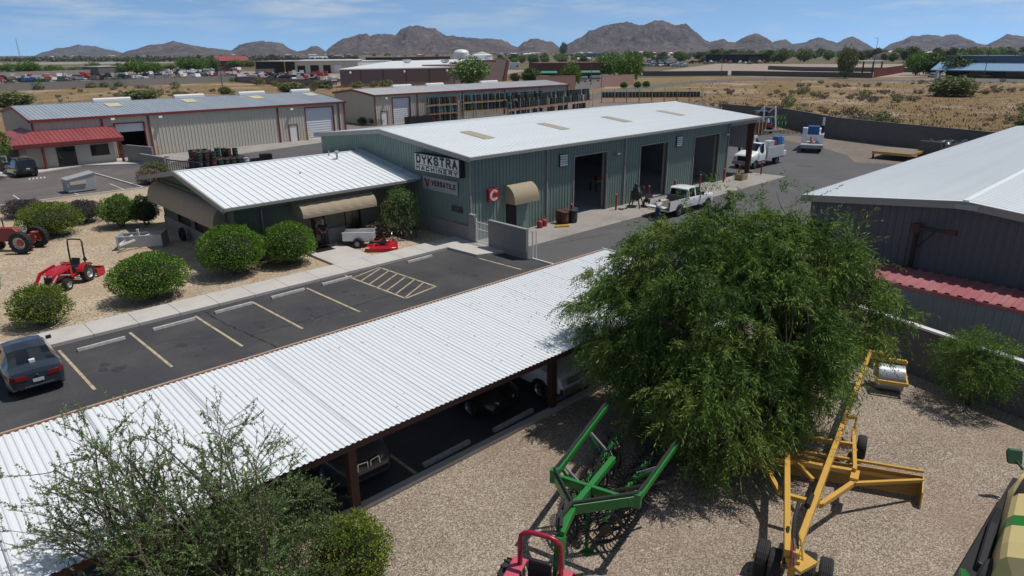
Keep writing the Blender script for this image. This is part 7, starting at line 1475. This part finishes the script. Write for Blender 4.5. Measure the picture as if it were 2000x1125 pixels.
# loose stones, litter and fallen leaves lying on the gravel (uncountable)
def scatter(name, pts, smin, smax, m, seed, label, flat=.6):
    rg = np.random.default_rng(seed); P = np.asarray(pts); n = len(P); o = np.array([(1,0,0),(-1,0,0),(0,1,0),(0,-1,0),(0,0,1),(0,0,-1)],float)
    s = (smin+(smax-smin)*rg.random(n)**2.5)[:,None,None]; v = P[:,None]+o[None]*s*rg.uniform(.55,1.2,(n,6,1))*np.array([1,1,flat]); a = rg.random(n)*6.28; c_,s_ = np.cos(a)[:,None],np.sin(a)[:,None]; d = v-P[:,None]
    v = P[:,None]+np.stack([d[...,0]*c_-d[...,1]*s_,d[...,0]*s_+d[...,1]*c_,d[...,2]],-1); f = np.array([(0,2,4),(2,1,4),(1,3,4),(3,0,4)],np.int32); F = (f[None]+np.arange(n,dtype=np.int32)[:,None,None]*6).reshape(-1)
    me = bpy.data.meshes.new(name); me.vertices.add(6*n); me.vertices.foreach_set('co',v.reshape(-1)); me.loops.add(len(F)); me.loops.foreach_set('vertex_index',F); k = len(F)//3; me.polygons.add(k); me.polygons.foreach_set('loop_start',np.arange(0,3*k,3,dtype=np.int32)); me.polygons.foreach_set('loop_total',np.full(k,3,dtype=np.int32)); me.update(calc_edges=True); me.materials.append(m)
    ob = bpy.data.objects.new(name,me); COL.objects.link(ob); ob['kind'] = 'stuff'; ob['label'] = label; return ob
rg = np.random.default_rng(91)
n = 16000; x = rg.uniform(7,27,n); y = rg.uniform(.5,13.6,n); k = (x*.05+rg.random(n)) < 1.25; pt = np.stack([x[k],y[k],np.full(k.sum(),.018)],1)
scatter('loose_stones',pt,.010,.040,mat('loose_stone',(.42,.345,.285),.9,isl=.45),92,'loose pale stones on the gravel lot')
n = 9000; x = rg.uniform(-8,20,n); y = rg.uniform(34.5,60,n); scatter('loose_stones',np.stack([x,y,np.full(n,.018)],1),.015,.055,mat('loose_tan_stone',(.47,.385,.28),.9,isl=.4),93,'loose tan stones on the landscaped gravel')
pts = []
for cx_,cy_,r_,n_ in ((18.2,9.4,4.6,5200),(25.7,4.2,1.8,500),(8.95,35.9,2.3,900),(13.55,36.9,2.1,900),(16.75,36.5,1.9,800),(4.2,35.7,1.7,600),(8.15,54.3,2.3,600),(12.6,53.4,2.0,500),(25,37,1.6,400),(6.1,11.8,1.5,300)):
    a = rg.random(n_)*6.28; q = r_*np.sqrt(rg.random(n_))*rg.uniform(.6,1.15,n_); pts.append(np.stack([cx_+q*np.cos(a),cy_+q*np.sin(a),np.full(n_,.024)],1))
pts = np.concatenate(pts); pts = pts[~((pts[:,1] > 32.3)&(pts[:,1] < 34.3))]; D = rdirs(rg,len(pts)); D[:,2] *= .15; D = unit(D); o = quads('leaf_litter',pts,D,unit(np.cross(D,np.array([0,0,1.])+rg.normal(size=D.shape)*.2)),.06*rg.uniform(.5,1.3,len(pts)),.022,mat('fallen_leaf',(.16,.105,.06),.9,isl=.5)); o['kind'] = 'stuff'; o['label'] = 'dry leaf litter under the shrubs and trees'
n = 260; x = rg.uniform(-8,24,n); y = rg.uniform(13.6,19,n); x = np.where(rg.random(n) < .5,rg.normal(18.5,2.2,n),x); x = np.clip(x,-8,24); zr = 2.56+(y-13.3)*.047+.045; D = rdirs(rg,n); D[:,2] *= .1; D = unit(D); o = quads('roof_debris',np.stack([x,y,zr],1),D,unit(np.cross(D,np.array([[0,0,1.]]))),.09*rg.uniform(.3,1.4,n),.03,mat('roof_leaf',(.17,.12,.08),.9,isl=.5)); o['kind'] = 'stuff'; o['label'] = 'scattered dry leaves on the carport roof'
# ================================================================ middle distance and far buildings
def px_m(px,yb): p = gp(px,yb); return (p-Vector((0,0,CAM_H))).length/F_PX
def far_building(name,label,L,Rr,h,depth,wall,roof,kind='flat',openings=(),eave=.3,slope=.06,canopies=(),cat='building',group=None,parapet=0):
    """front wall between two ground points seen in the photo; depth runs away from the camera"""
    a,e = gp(*L),gp(*Rr); d = (e-a); W_ = d.length; ang = math.atan2(d.y,d.x); t = thing(name,label,cat,(a.x,a.y,0),ang,group)
    mb = MB(); mb.bx(0,W_,0,depth,0,h); w = mb.build('wall',wall,t)
    if kind == 'flat': MB().bx(-eave,W_+eave,-eave,depth+eave,h+.01,h+.01+max(.25,parapet)).build('roof',roof,t)
    elif kind == 'gable':
        mb = MB(); rh = depth*slope; mb.prism([(-eave,-eave,h),(-eave,depth/2,h+rh),(-eave,depth+eave,h),(-eave,depth+eave,h-.2),(-eave,-eave,h-.2)],(W_+2*eave,0,0)); mb.build('roof',roof,t)
    elif kind == 'shed': mb = MB(); mb.prism([(-eave,-eave,h+.02),(-eave,depth+eave,h+depth*slope),(-eave,depth+eave,h+depth*slope+.3),(-eave,-eave,h+.3)],(W_+2*eave,0,0)); mb.build('roof',roof,t)
    elif kind == 'hip':
        rh = depth*.22; i = depth*.4; mb = MB(); mb.add([(-eave,-eave,h),(W_+eave,-eave,h),(W_+eave,depth+eave,h),(-eave,depth+eave,h),(i,depth/2,h+rh),(W_-i,depth/2,h+rh)],[(0,1,5,4),(1,2,5),(2,3,4,5),(3,0,4),(3,2,1,0)]); mb.build('roof',roof,t)
    for f0,f1,z0,z1,m,nm in openings: MB().bx(W_*f0,W_*f1,-.06,-.01,z0,z1).build(nm,m,t)
    for f0,f1,z,out,m in canopies: mb = MB(); mb.prism([(W_*f0,-out,z-.5),(W_*f0,-.02,z+.3),(W_*f0,-.02,z-.1),(W_*f0,-out,z-.75)],(W_*(f1-f0),0,0)); mb.build('canopy',m,t)
    return t
A_,B_,C_,D_ = gp(666,171),gp(887,164),gp(955,115,7.4),gp(765,120,7.4); t = thing('purple_warehouse','mauve warehouse with broad white roof behind the storage shed','building',(A_.x,A_.y,0)); he = 5.9
mb = MB(); mb.hexa([(p.x,p.y,0) for p in (A_,B_,C_,D_)]+[(p.x,p.y,z) for p,z in ((A_,he),(B_,he),(C_,7.3),(D_,7.3))]); mb.build('wall',M['mauve'],t,world=True)
cx_,cy_ = (A_.x+B_.x+C_.x+D_.x)/4,(A_.y+B_.y+C_.y+D_.y)/4; mb = MB(); mb.hexa([(cx_+(p.x-cx_)*1.01,cy_+(p.y-cy_)*1.01,z) for p,z in ((A_,he+.01),(B_,he+.01),(C_,7.31),(D_,7.31))]+[(cx_+(p.x-cx_)*1.01,cy_+(p.y-cy_)*1.01,z) for p,z in ((A_,he+.35),(B_,he+.35),(C_,7.6),(D_,7.6))]); mb.build('roof',M['white'],t,world=True)
e_ = (B_-A_).normalized(); n_out = Vector((e_.y,-e_.x,0))
for f in (.17,.36,.56,.77): p = A_.lerp(B_,f)+n_out*.06; mb = MB(); mb.bar((p.x,p.y,0),(p.x,p.y,5.9),.25,.08,up=n_out); mb.build('wall_joint',M['brownst'],t,world=True)
p0,p1 = gp(889,163.8),gp(990,158); d = p1-p0; t = thing('stepped_building','mauve building with stepped parapet and slanting stone end beside the warehouse','building',(p0.x,p0.y,0),math.atan2(d.y,d.x)); Wd = d.length
mb = MB(); mb.prism([(0,0,0),(Wd*.93,0,0),(Wd*1.0,0,8.4),(Wd*.78,0,8.4),(Wd*.78,0,7.6),(Wd*.5,0,7.6),(Wd*.5,0,6.9),(0,0,6.9)],(0,18,0)); mb.build('wall',M['mauve'],t); mb = MB(); mb.prism([(Wd*.9,-.5,0),(Wd*.97,-.5,0),(Wd*1.04,-.5,8.2),(Wd*1.0,-.5,8.2)],(0,19,0)); mb.build('stone_end',M['brownst'],t); MB().bx(.3,Wd*.92,.4,17.6,6.2,6.4).build('roof',M['white'],t)
for f,l in ((.27,'left'),(.83,'right')):
    q = gp(795 if f < .5 else 869,122.5,7.4); t = thing('roof_cooler',f'white evaporative cooler at the {l} end of the mauve warehouse roof','cooler',(q.x,q.y,7.35)); MB().bx(-1.2,1.2,-1.2,1.2,.25,1.3).build('cooler_box',M['white'],t); MB().bx(-1.5,1.5,-1.5,1.5,1.3,1.45).build('cooler_lid',M['steel'],t); MB().bx(-.8,.8,-.8,.8,-.15,.25).build('base',M['steel_d'],t)
for f,l in ((.08,'left'),(.54,'middle'),(.93,'right')):
    q = gp(666,171).lerp(gp(887,164),f); t = thing('wall_lamp',f'white flood lamp on the {l} of the mauve warehouse wall','lamp',(q.x,q.y,4.9)); mb = MB(); mb.ball((0,-.4,0),(.5,.4,.5),10,6); mb.build('lamp_head',M['white'],t); MB().bx(-.1,.1,-.2,.1,-.1,.3).build('bracket',M['steel_d'],t)
q = gp(902,141); t = thing('storage_tank','white domed tank rising behind the stepped parapet','tank',(q.x,q.y,0)); mb = MB(); mb.cyl((0,0,0),(0,0,11.2),4.6,n=22); mb.ball((0,0,11.2),(4.6,4.6,1.9),22,8); mb.build('tank_body',M['white'],t,smooth=True,auto=True)
for k in range(3): mb = MB(); o_ = RT*(3.4+.9*k); mb.tube([(o_.x,o_.y-1,z) for z in (0,9.0)]+[(o_.x*.8,o_.y*.8-1,10.6-.4*k),(o_.x*.3,o_.y*.3-1,11.6-.4*k)],.5,6); mb.build('duct',M['white'],t)
q2 = gp(942,141); t = thing('storage_tank','low white tank with pale conical roof right of the domed tank','tank',(q2.x,q2.y,0)); mb = MB(); mb.lathe([(6.2,0),(6.2,9.6),(6.5,9.7),(.4,11.6),(.001,11.6)],n=24); mb.build('tank_body',M['white'],t,smooth=True,auto=True); mb = MB(); mb.lathe([(4.4,10.45),(.4,11.68),(.001,11.68)],n=24); mb.build('tank_roof',mat('pale_green_roof',(.42,.50,.33),.6),t)
# tan shop with white roof and dark bays, open shed at its left
tb = far_building('tan_shop','tan industrial shop with white roof and three dark bays in the middle distance',(576,144.5),(700,143),7.2,60,M['tan_wall'],M['white'],'flat',[(.05,.17,.1,4.6,M['dark'],'bay_door'),(.25,.385,.1,4.8,M['dark'],'bay_door'),(.45,.57,.1,4.8,M['dark'],'bay_door'),(.625,.74,.1,4.6,M['white_d'],'roll_door')],.6)
t = far_building('open_shed','dark open equipment shed with yellow posts left of the tan shop',(500,144),(575,144.6),7.0,30,M['dark'],M['roof_pale'],'flat',(),.4)  # closed block; shade under its roof is put into the near-black walls
for f in (.76,.98): MB().bx(t.children[0].dimensions.x*f,t.children[0].dimensions.x*f+.5,-.6,-.1,0,7).build('post',M['ypost'],t)
far_building('red_roof_barn','low barn with dull red roof in the left middle distance',(426,132),(488,131),5.5,40,M['brownst'],M['red_roof'],'gable',(),.5,.10)
far_building('white_canopy_shed','small shed with white flat roof in the left equipment yard',(194,146),(230,144.5),4.6,12,M['block_d'],M['white'],'flat',())
far_building('pale_shed','pale flat shed beyond the tan shop roof',(605,116),(640,115),6,20,M['white'],mat('pale_green_sheet',(.4,.5,.38),.6),'flat',())
far_building('long_low_building','long white low building with dark eaves behind the mauve warehouse',(700,138),(765,135),6,30,M['white'],M['white'],'flat',())
far_building('dark_long_shed','long dark shed between the white tank and the tan shop',(765,128),(880,124),7,30,M['dark'],M['brownst'],'flat',[(.1,.9,.5,3,M['black'],'opening')])
# brown building with teal canopies
far_building('brown_building','red-brown stucco building with teal canopies facing the car park',(1050,157.5),(1172,156),6.6,26,M['brownst'],M['brownst'],'flat',[(.1,.26,.1,2.6,M['glass'],'window'),(.48,.55,.1,3.0,M['glass'],'door'),(.68,.98,.1,2.6,M['glass'],'window')],.05,.06,[(.05,.30,3.6,2.2,M['teal']),(.64,.98,3.6,2.2,M['teal'])],parapet=.4)
for (a,e,h,l,m) in (((1047,178.5),(1123,176),4.4,'dusty pink block wall with a stepped end left of the drive gate','pinkwall'),((1174,170.5),(1238,166),3.6,'dusty pink block wall with the white notice right of the drive gate','pinkwall'),((1255,148.5),(1421,147.8),2.1,'long dark block wall along the far side of the road','block_d'),((1428,147.5),(1704,152.5),2.1,'long dark block wall right of the gap beyond the road','block_d'),((-20,179.5),(250,168.8),2.6,'grey block wall of the left equipment yard','block'),((250,168.8),(461,159.5),2.6,'grey block wall continuing right in the equipment yard','block'),((461,160.5),(650,173),2.4,'mauve block wall before the tan shop yard','mauve'),((-20,153.5),(190,145.6),3.0,'grey inner block wall of the left equipment yard','block'),((560,143.5),(500,146),3,'dark screen panel wall beside the open shed','block_d'),((1500,136),(1570,139),2.2,'dark block wall section behind the far lot','block_d'),((1570,139),(1790,141.5),2.2,'dark block wall beyond the shade canopy','block_d')):
    P0,P1 = gp(*a),gp(*e); hh = h if a[0] not in (-20,) else h
    block_wall('block_wall',l,[(P0.x,P0.y),(P1.x,P1.y)],hh,.3,m,m)
q0,q1 = gp(1705,152),gp(1765,141.5); t = thing('red_screen_wall','rust red corrugated screen wall along the driveway at the right','wall',(q0.x,q0.y,0)); mb = MB(); d = q1-q0; ribbed(mb,(q0.x,q0.y,0),d.normalized(),Z_,Vector((d.normalized().y,-d.normalized().x,0)),d.length,3.6,1.2,.1); mb.build('panel',mat('rust_screen',(.22,.07,.05),.8),t,world=True)
q = gp(1180,166.3); t = thing('notice_board','white and blue notice on the dusty pink wall','sign',(q.x-.6,q.y-.8,2.0),math.atan2(-.55,.85)); MB().bx(-1.3,1.3,-.1,.0,0,1.8).build('sign_face',M['white'],t); MB().bx(-.9,.2,-.13,-.105,.5,1.3).build('symbol',M['blue'],t)
# right side: blue building, shade canopy, far sheds, tanks
bb_ = far_building('blue_building','blue-grey building with bright blue canopy roof at the right edge',(1846,149.5),(2090,155),7.6,30,mat('slate_blue_wall',(.10,.15,.22),.7),mat('slate_blue_cap',(.09,.14,.21),.6),'flat',[(.06,.4,.2,2.6,M['glass'],'window'),(.5,.9,.2,2.6,M['glass'],'window')],.1,.06,(),parapet=1.0)
mb = MB(); mb.prism([(-3,-8,3.0),(-3,-.05,6.1),(-3,-.05,5.7),(-3,-8,2.6)],(66,0,0)); mb.build('canopy_roof',M['bluer'],bb_)
q0,q1 = gp(1664,143),gp(1720,143); t = thing('shade_canopy','flat steel shade canopy on dark posts beyond the road','canopy',(q0.x,q0.y,0),math.atan2((q1-q0).y,(q1-q0).x)); wq = (q1-q0).length; MB().bx(-3,wq+1,-4,10,5.6,5.95).build('roof',M['roof_pale'],t)
for x in (0,wq*.36,wq*.7,wq): MB().bx(x-.3,x+.3,0,.6,0,5.6).build('post',M['rust'],t)
for args in (('far_shed','dark flat far shed with pale canopy edge beyond the white cars',(1378,122),(1462,123),7.5,25,M['dark'],M['block_d']),('grey_house','blue-grey building among the far trees',(1136,112),(1185,112.5),7,20,mat('blue_grey_siding',(.14,.17,.22),.7),M['bluer']),('white_house','white house with grey roof left of the right-hand tree row',(1606,112),(1638,112),6,18,M['white'],M['roof_zinc']),('tan_house','tan house with brown hip roof among the trees',(1704,117),(1742,117.5),4.5,16,M['tan_wall'],M['brownst']),('long_house','long house with white roof right of the brown hip roof',(1730,107),(1775,107.5),5,16,M['brownst'],M['white']),('pale_house','pale house with white roof behind the blue building',(1818,105),(1852,105.5),6,16,M['tan_wall'],M['white'])):
    far_building(args[0],args[1],*args[2:],kind='hip' if 'hip' in args[1] else 'flat')
rs = random.Random(77); hw = [M['white'],M['tan_wall'],mat('beige_wall',(.5,.42,.33),.9),M['pinkwall']]; hr = [M['brownst'],M['white'],mat('tan_tile',(.36,.25,.18),.8),M['roof_pale']]
for i in range(95):
    if i < 55: px_ = rs.uniform(560,1420); off = rs.uniform(3.2,9)
    elif i < 75: px_ = rs.uniform(1480,2050); off = rs.uniform(5,16)
    else: px_ = rs.uniform(0,560); off = rs.uniform(3,6)
    y_ = 107.7-.00756*px_+off; D_ = px_m(px_,y_); wpx = rs.uniform(9,22)/D_*1.0; k = rs.randrange(4)
    far_building('far_house','pale distant house below the mountains',(px_,y_),(px_+max(4,wpx),y_+rs.uniform(-.03,.1)),rs.uniform(3.2,4.5),rs.uniform(9,14),hw[k],hr[rs.randrange(4)],rs.choice(['hip','gable','flat']),(),.4,.2,group='distant houses below the mountains')
for i in range(5):
    q = gp(1305+i*18,114+i*.3); t = tag(MB().ball((0,0,3),(3.4,3.4,3.6),14,8).build('grey_tank',M['steel_d'],smooth=True),'row of grey storage tanks beyond the white car lot','tank','grey tanks beyond the car lot'); t.location = (q.x,q.y,0)
t = thing('tank_trailer','white cylindrical tank trailer above the brown building','trailer',gp(1140,121)); t.rotation_euler.z = math.atan2(RT.y,RT.x); mb = MB(); mb.cyl((-7.5,0,3.0),(7.5,0,3.0),1.7,n=14); mb.build('tank',M['white'],t,smooth=True,auto=True); MB().bx(-7,7,-1,1,.7,1.3).build('chassis',M['black'],t)
for x in (-6,-4.5,5.5): MB().cyl((x,-1.2,.6),(x,1.2,.6),.6,n=10).build('wheel',M['rubber'],t)
t = thing('white_shed','small white shed at the left of the brown building','shed',gp(1006,134)); t.rotation_euler.z = math.atan2(RT.y,RT.x); MB().bx(-3.5,3.5,0,6,0,3.8).build('wall',M['white'],t); MB().bx(-3.8,3.8,-.3,6.3,3.8,4.1).build('roof',M['white'],t); MB().bx(1,2.2,-.08,-.01,1.2,2.4).build('window',M['glass'],t)
# light poles
for px_,yb,yt,l in ((436,181,124,'tall dark light pole behind the long shop roof'),(1154,166,120,'light pole before the brown building'),(1408,150,108,'light pole by the far dark wall'),(1703,150,90,'tall light pole left of the red screen wall'),(1921,153,105,'light pole before the blue canopy')):
    p = gp(px_,yb); h_ = (yb-yt)*px_m(px_,yb); t = thing('light_pole',l,'lamp post',(p.x,p.y,0)); MB().cyl((0,0,0),(0,0,h_),.16,.09,n=8).build('pole',M['block_d'],t); mb = MB(); mb.bar((0,0,h_),(-1.0,.9,h_+.1),.22,.14); mb.build('lamp_head',M['block_d'],t)
p = gp(40,116); t = thing('radio_mast','thin lattice radio mast on the far left horizon','mast',(p.x,p.y,0)); mb = MB(); h_ = 30*px_m(40,116)
for k in range(3): a = k*2.1; mb.bar((2*math.cos(a),2*math.sin(a),0),(.3*math.cos(a),.3*math.sin(a),h_),.5)
for k in range(8): z = h_*k/8; mb.bar((1.8*(1-k/9),0,z),(-.9*(1-k/9),1.5*(1-k/9),z+h_/8),.3)
mb.build('lattice',M['steel_d'],t)
for px_,yb,l in ((1218,173,'round clipped bush nearest the drive gate'),(1245,172,'round clipped bush right of the first one'),(1262,171,'small round bush at the end of the row')):
    p = gp(px_,yb); s_ = px_m(px_,yb); shrub(l,p.x,p.y,13*s_,10*s_,L_ever,60+px_,1500,.35)
p = gp(1828,157); t = thing('monument_sign','pale monument pillar sign by the blue building drive','sign',(p.x,p.y,0)); MB().bx(-.9,.9,-.4,.4,0,3.6).build('pillar',M['roof_pale'],t); MB().bx(-1.1,1.1,-.6,.6,3.6,3.9).build('cap',M['block'],t)
# ---- parked vehicles too small to show parts: one mesh each
def mini(kind):
    mb = MB()
    if kind == 'car': mb.prism([(-2.2,-.85,.35),(2.2,-.85,.35),(2.2,-.85,.75),(1.2,-.85,.95),(.6,-.8,1.45),(-1.2,-.8,1.45),(-1.9,-.85,.95),(-2.2,-.85,.9)],(0,1.7,0))
    elif kind == 'pickup': mb.prism([(-2.9,-.95,.5),(2.9,-.95,.5),(2.9,-.95,1.05),(1.5,-.95,1.25),(.9,-.9,1.85),(-.5,-.9,1.85),(-.6,-.95,1.2),(-2.9,-.95,1.2)],(0,1.9,0))
    elif kind == 'van': mb.prism([(-2.6,-.95,.4),(2.6,-.95,.4),(2.6,-.95,1.0),(1.9,-.95,1.3),(1.4,-.95,2.1),(-2.6,-.95,2.1)],(0,1.9,0))
    elif kind == 'truck': mb.prism([(-4.5,-1.15,.8),(4.2,-1.15,.6),(4.2,-1.15,1.5),(3.2,-1.15,1.8),(2.7,-1.1,2.8),(1.4,-1.1,2.8),(1.3,-1.15,1.3),(-4.5,-1.15,1.3)],(0,2.3,0)); mb.bx(-4.4,.9,-1.1,1.1,1.31,2.3)
    elif kind == 'machine': mb.prism([(-2,-.9,.7),(2.2,-.8,.7),(2.2,-.8,1.7),(.6,-.8,1.9),(.3,-.8,2.9),(-1.2,-.8,2.9),(-1.5,-.9,1.6)],(0,1.7,0)); mb.bar((2,0,1),(3.6,0,2.2),.3); mb.bar((2.0,.5,1),(3.9,.5,.4),.3)
    elif kind == 'container': mb.bx(-3,3,-1.2,1.2,0,2.5)
    if kind != 'container':
        L_ = {'car':1.4,'pickup':1.9,'van':1.7,'truck':3,'machine':1.3}[kind]; r = {'car':.33,'pickup':.4,'van':.36,'truck':.5,'machine':.75}[kind]
        for x in (-L_,L_):
            for y in (-.75,.75): mb.cyl((x,y-.15,r),(x,y+.15,r),r,n=8)
    return mb
def twotone(name,c):   # body colour with dark glass band and tyres by height, in one material
    m = bpy.data.materials.new(name); m.use_nodes = True; n,l = m.node_tree.nodes,m.node_tree.links; b = n['Principled BSDF']; b.inputs['Roughness'].default_value = .35
    tc_ = n.new('ShaderNodeTexCoord'); s_ = n.new('ShaderNodeSeparateXYZ'); l.new(tc_.outputs['Object'],s_.inputs[0]); r = n.new('ShaderNodeValToRGB'); r.color_ramp.interpolation = 'CONSTANT'
    mr = n.new('ShaderNodeMapRange'); mr.inputs['From Max'].default_value = 3.0; l.new(s_.outputs['Z'],mr.inputs['Value']); l.new(mr.outputs[0],r.inputs[0])
    e = r.color_ramp.elements; e[0].color = (.02,.02,.02,1); e[1].position = .16; e[1].color = (*c,1)
    for p,cc in ((.335,(.03,.035,.04)),(.46,c)): k = e.new(p); k.color = (*cc,1)
    l.new(r.outputs[0],b.inputs['Base Color']); return m
MC = {'white':twotone('far_white',(.62,.63,.65)),'black':twotone('far_black',(.02,.02,.022)),'red':twotone('far_red',(.30,.03,.03)),'grey':twotone('far_grey',(.22,.23,.25)),'blue':twotone('far_blue',(.05,.15,.35)),'green':twotone('far_green',(.03,.10,.04)),'yellow':twotone('far_yellow',(.5,.35,.05)),'tan':twotone('far_tan',(.35,.28,.2))}
MP = {}
def mini_at(kind,col,px_,yb,group,where,rz=None,s=1.):
    p = gp(px_,yb); key = (kind,col)
    if key not in MP: MP[key] = o = mini(kind).build({'car':'parked_car','pickup':'parked_pickup','van':'parked_van','truck':'parked_truck','machine':'farm_machine','container':'storage_container'}[kind],MC[col])
    else: o = MP[key].copy(); COL.objects.link(o)
    o.location = (p.x,p.y,0); o.rotation_euler.z = rs.uniform(0,6.28) if rz is None else rz; o.scale = s if isinstance(s,tuple) else (s,)*3
    nm = {'car':'car','pickup':'pickup','van':'van','truck':'work truck','machine':'farm machine','container':'container'}[kind]
    tag(o,f'{col} {nm} {where}',{'car':'car','pickup':'pickup truck','van':'van','truck':'truck','machine':'machine','container':'container'}[kind],group+f', {col} {nm}s')
kinds = ['car','pickup','pickup','truck','machine','machine']; cols_ = ['white','white','white','black','black','red','red','grey','grey','green','tan']
for row,(x0,x1,ya,yb,n) in enumerate(((0,480,166,156,46),(5,470,160,152,36),(0,200,147,141,26),(300,470,150,142,26),(505,660,157,161,20),(60,470,143,137,22),(505,640,150,152,12),(470,655,156,166,26),(300,470,155,148,20),(10,300,160,153,20))):
    for k in range(n):
        f = (k+rs.uniform(.1,.9))/n; px_ = x0+(x1-x0)*f
        mini_at(rs.choice(kinds),rs.choice(cols_),px_,ya+(yb-ya)*f-rs.uniform(.5,4.5),'vehicles in the left equipment yard','parked in the left equipment yard',s=rs.uniform(.85,1.1))
for row in range(4):
    for k in range(16): px_ = 1248+k*5.6+row*2; mini_at(rs.choice(['car','pickup','van','pickup']),rs.choice(['white','white','white','white','grey','black']),px_,121+row*2.9+k*.06+rs.uniform(-.4,.4),'vehicles in the far car lot','in the far white car lot',rz=.9+rs.uniform(-.2,.2),s=1.15)
for k in range(16): mini_at(rs.choice(['truck','machine','pickup']),rs.choice(['white','white','black','grey','red']),1350+k*9.5,124+rs.uniform(-1.5,1.5),'vehicles in the far car lot','beyond the far dark wall')
for px_,yb,c,l in ((1060,158.4,'white','parked at the brown building, left van'),(1134,160,'white','parked between the trees at the brown building'),(1160,158.6,'white','parked under the right teal canopy')): mini_at('van',c,px_,yb,l,l,rz=2.2)
for px_,yb,kd,c,l in ((1823,151,'pickup','white','on the drive left of the blue building'),(1890,149.5,'van','white','at the blue building, left of two'),(1909,150.3,'car','black','between two white cars at the blue building'),(1926,151.5,'car','white','right of the black car at the blue building')): mini_at(kd,c,px_,yb,l,l,rz=1.0)
for k in range(6): mini_at('container','blue',49+k*4,165.6-k*.15,'stacked bins in the left equipment yard','upright in the left equipment yard',rz=.8,s=(.22,.5,1.15))
for k in range(4): mini_at('container','green',76+k*5,165-k*.2,'stacked bins in the left equipment yard','in the left equipment yard',rz=.8,s=(.5,.6,.9))
# ================================================================ air
hz_m = bpy.data.materials.new('desert_haze'); hz_m.use_nodes = True; n_,l_ = hz_m.node_tree.nodes,hz_m.node_tree.links; n_.remove(n_['Principled BSDF'])
pv = n_.new('ShaderNodeVolumePrincipled'); pv.inputs['Color'].default_value = (.62,.80,1,1); pv.inputs['Density'].default_value = HAZE; pv.inputs['Anisotropy'].default_value = .2
l_.new(pv.outputs[0],n_['Material Output'].inputs['Volume'])
hb = MB().bx(-11800,11800,-11800,11800,-8,900).build('haze',hz_m); hb['kind'] = 'stuff'; hb['label'] = 'thin blue desert haze over the whole plain'
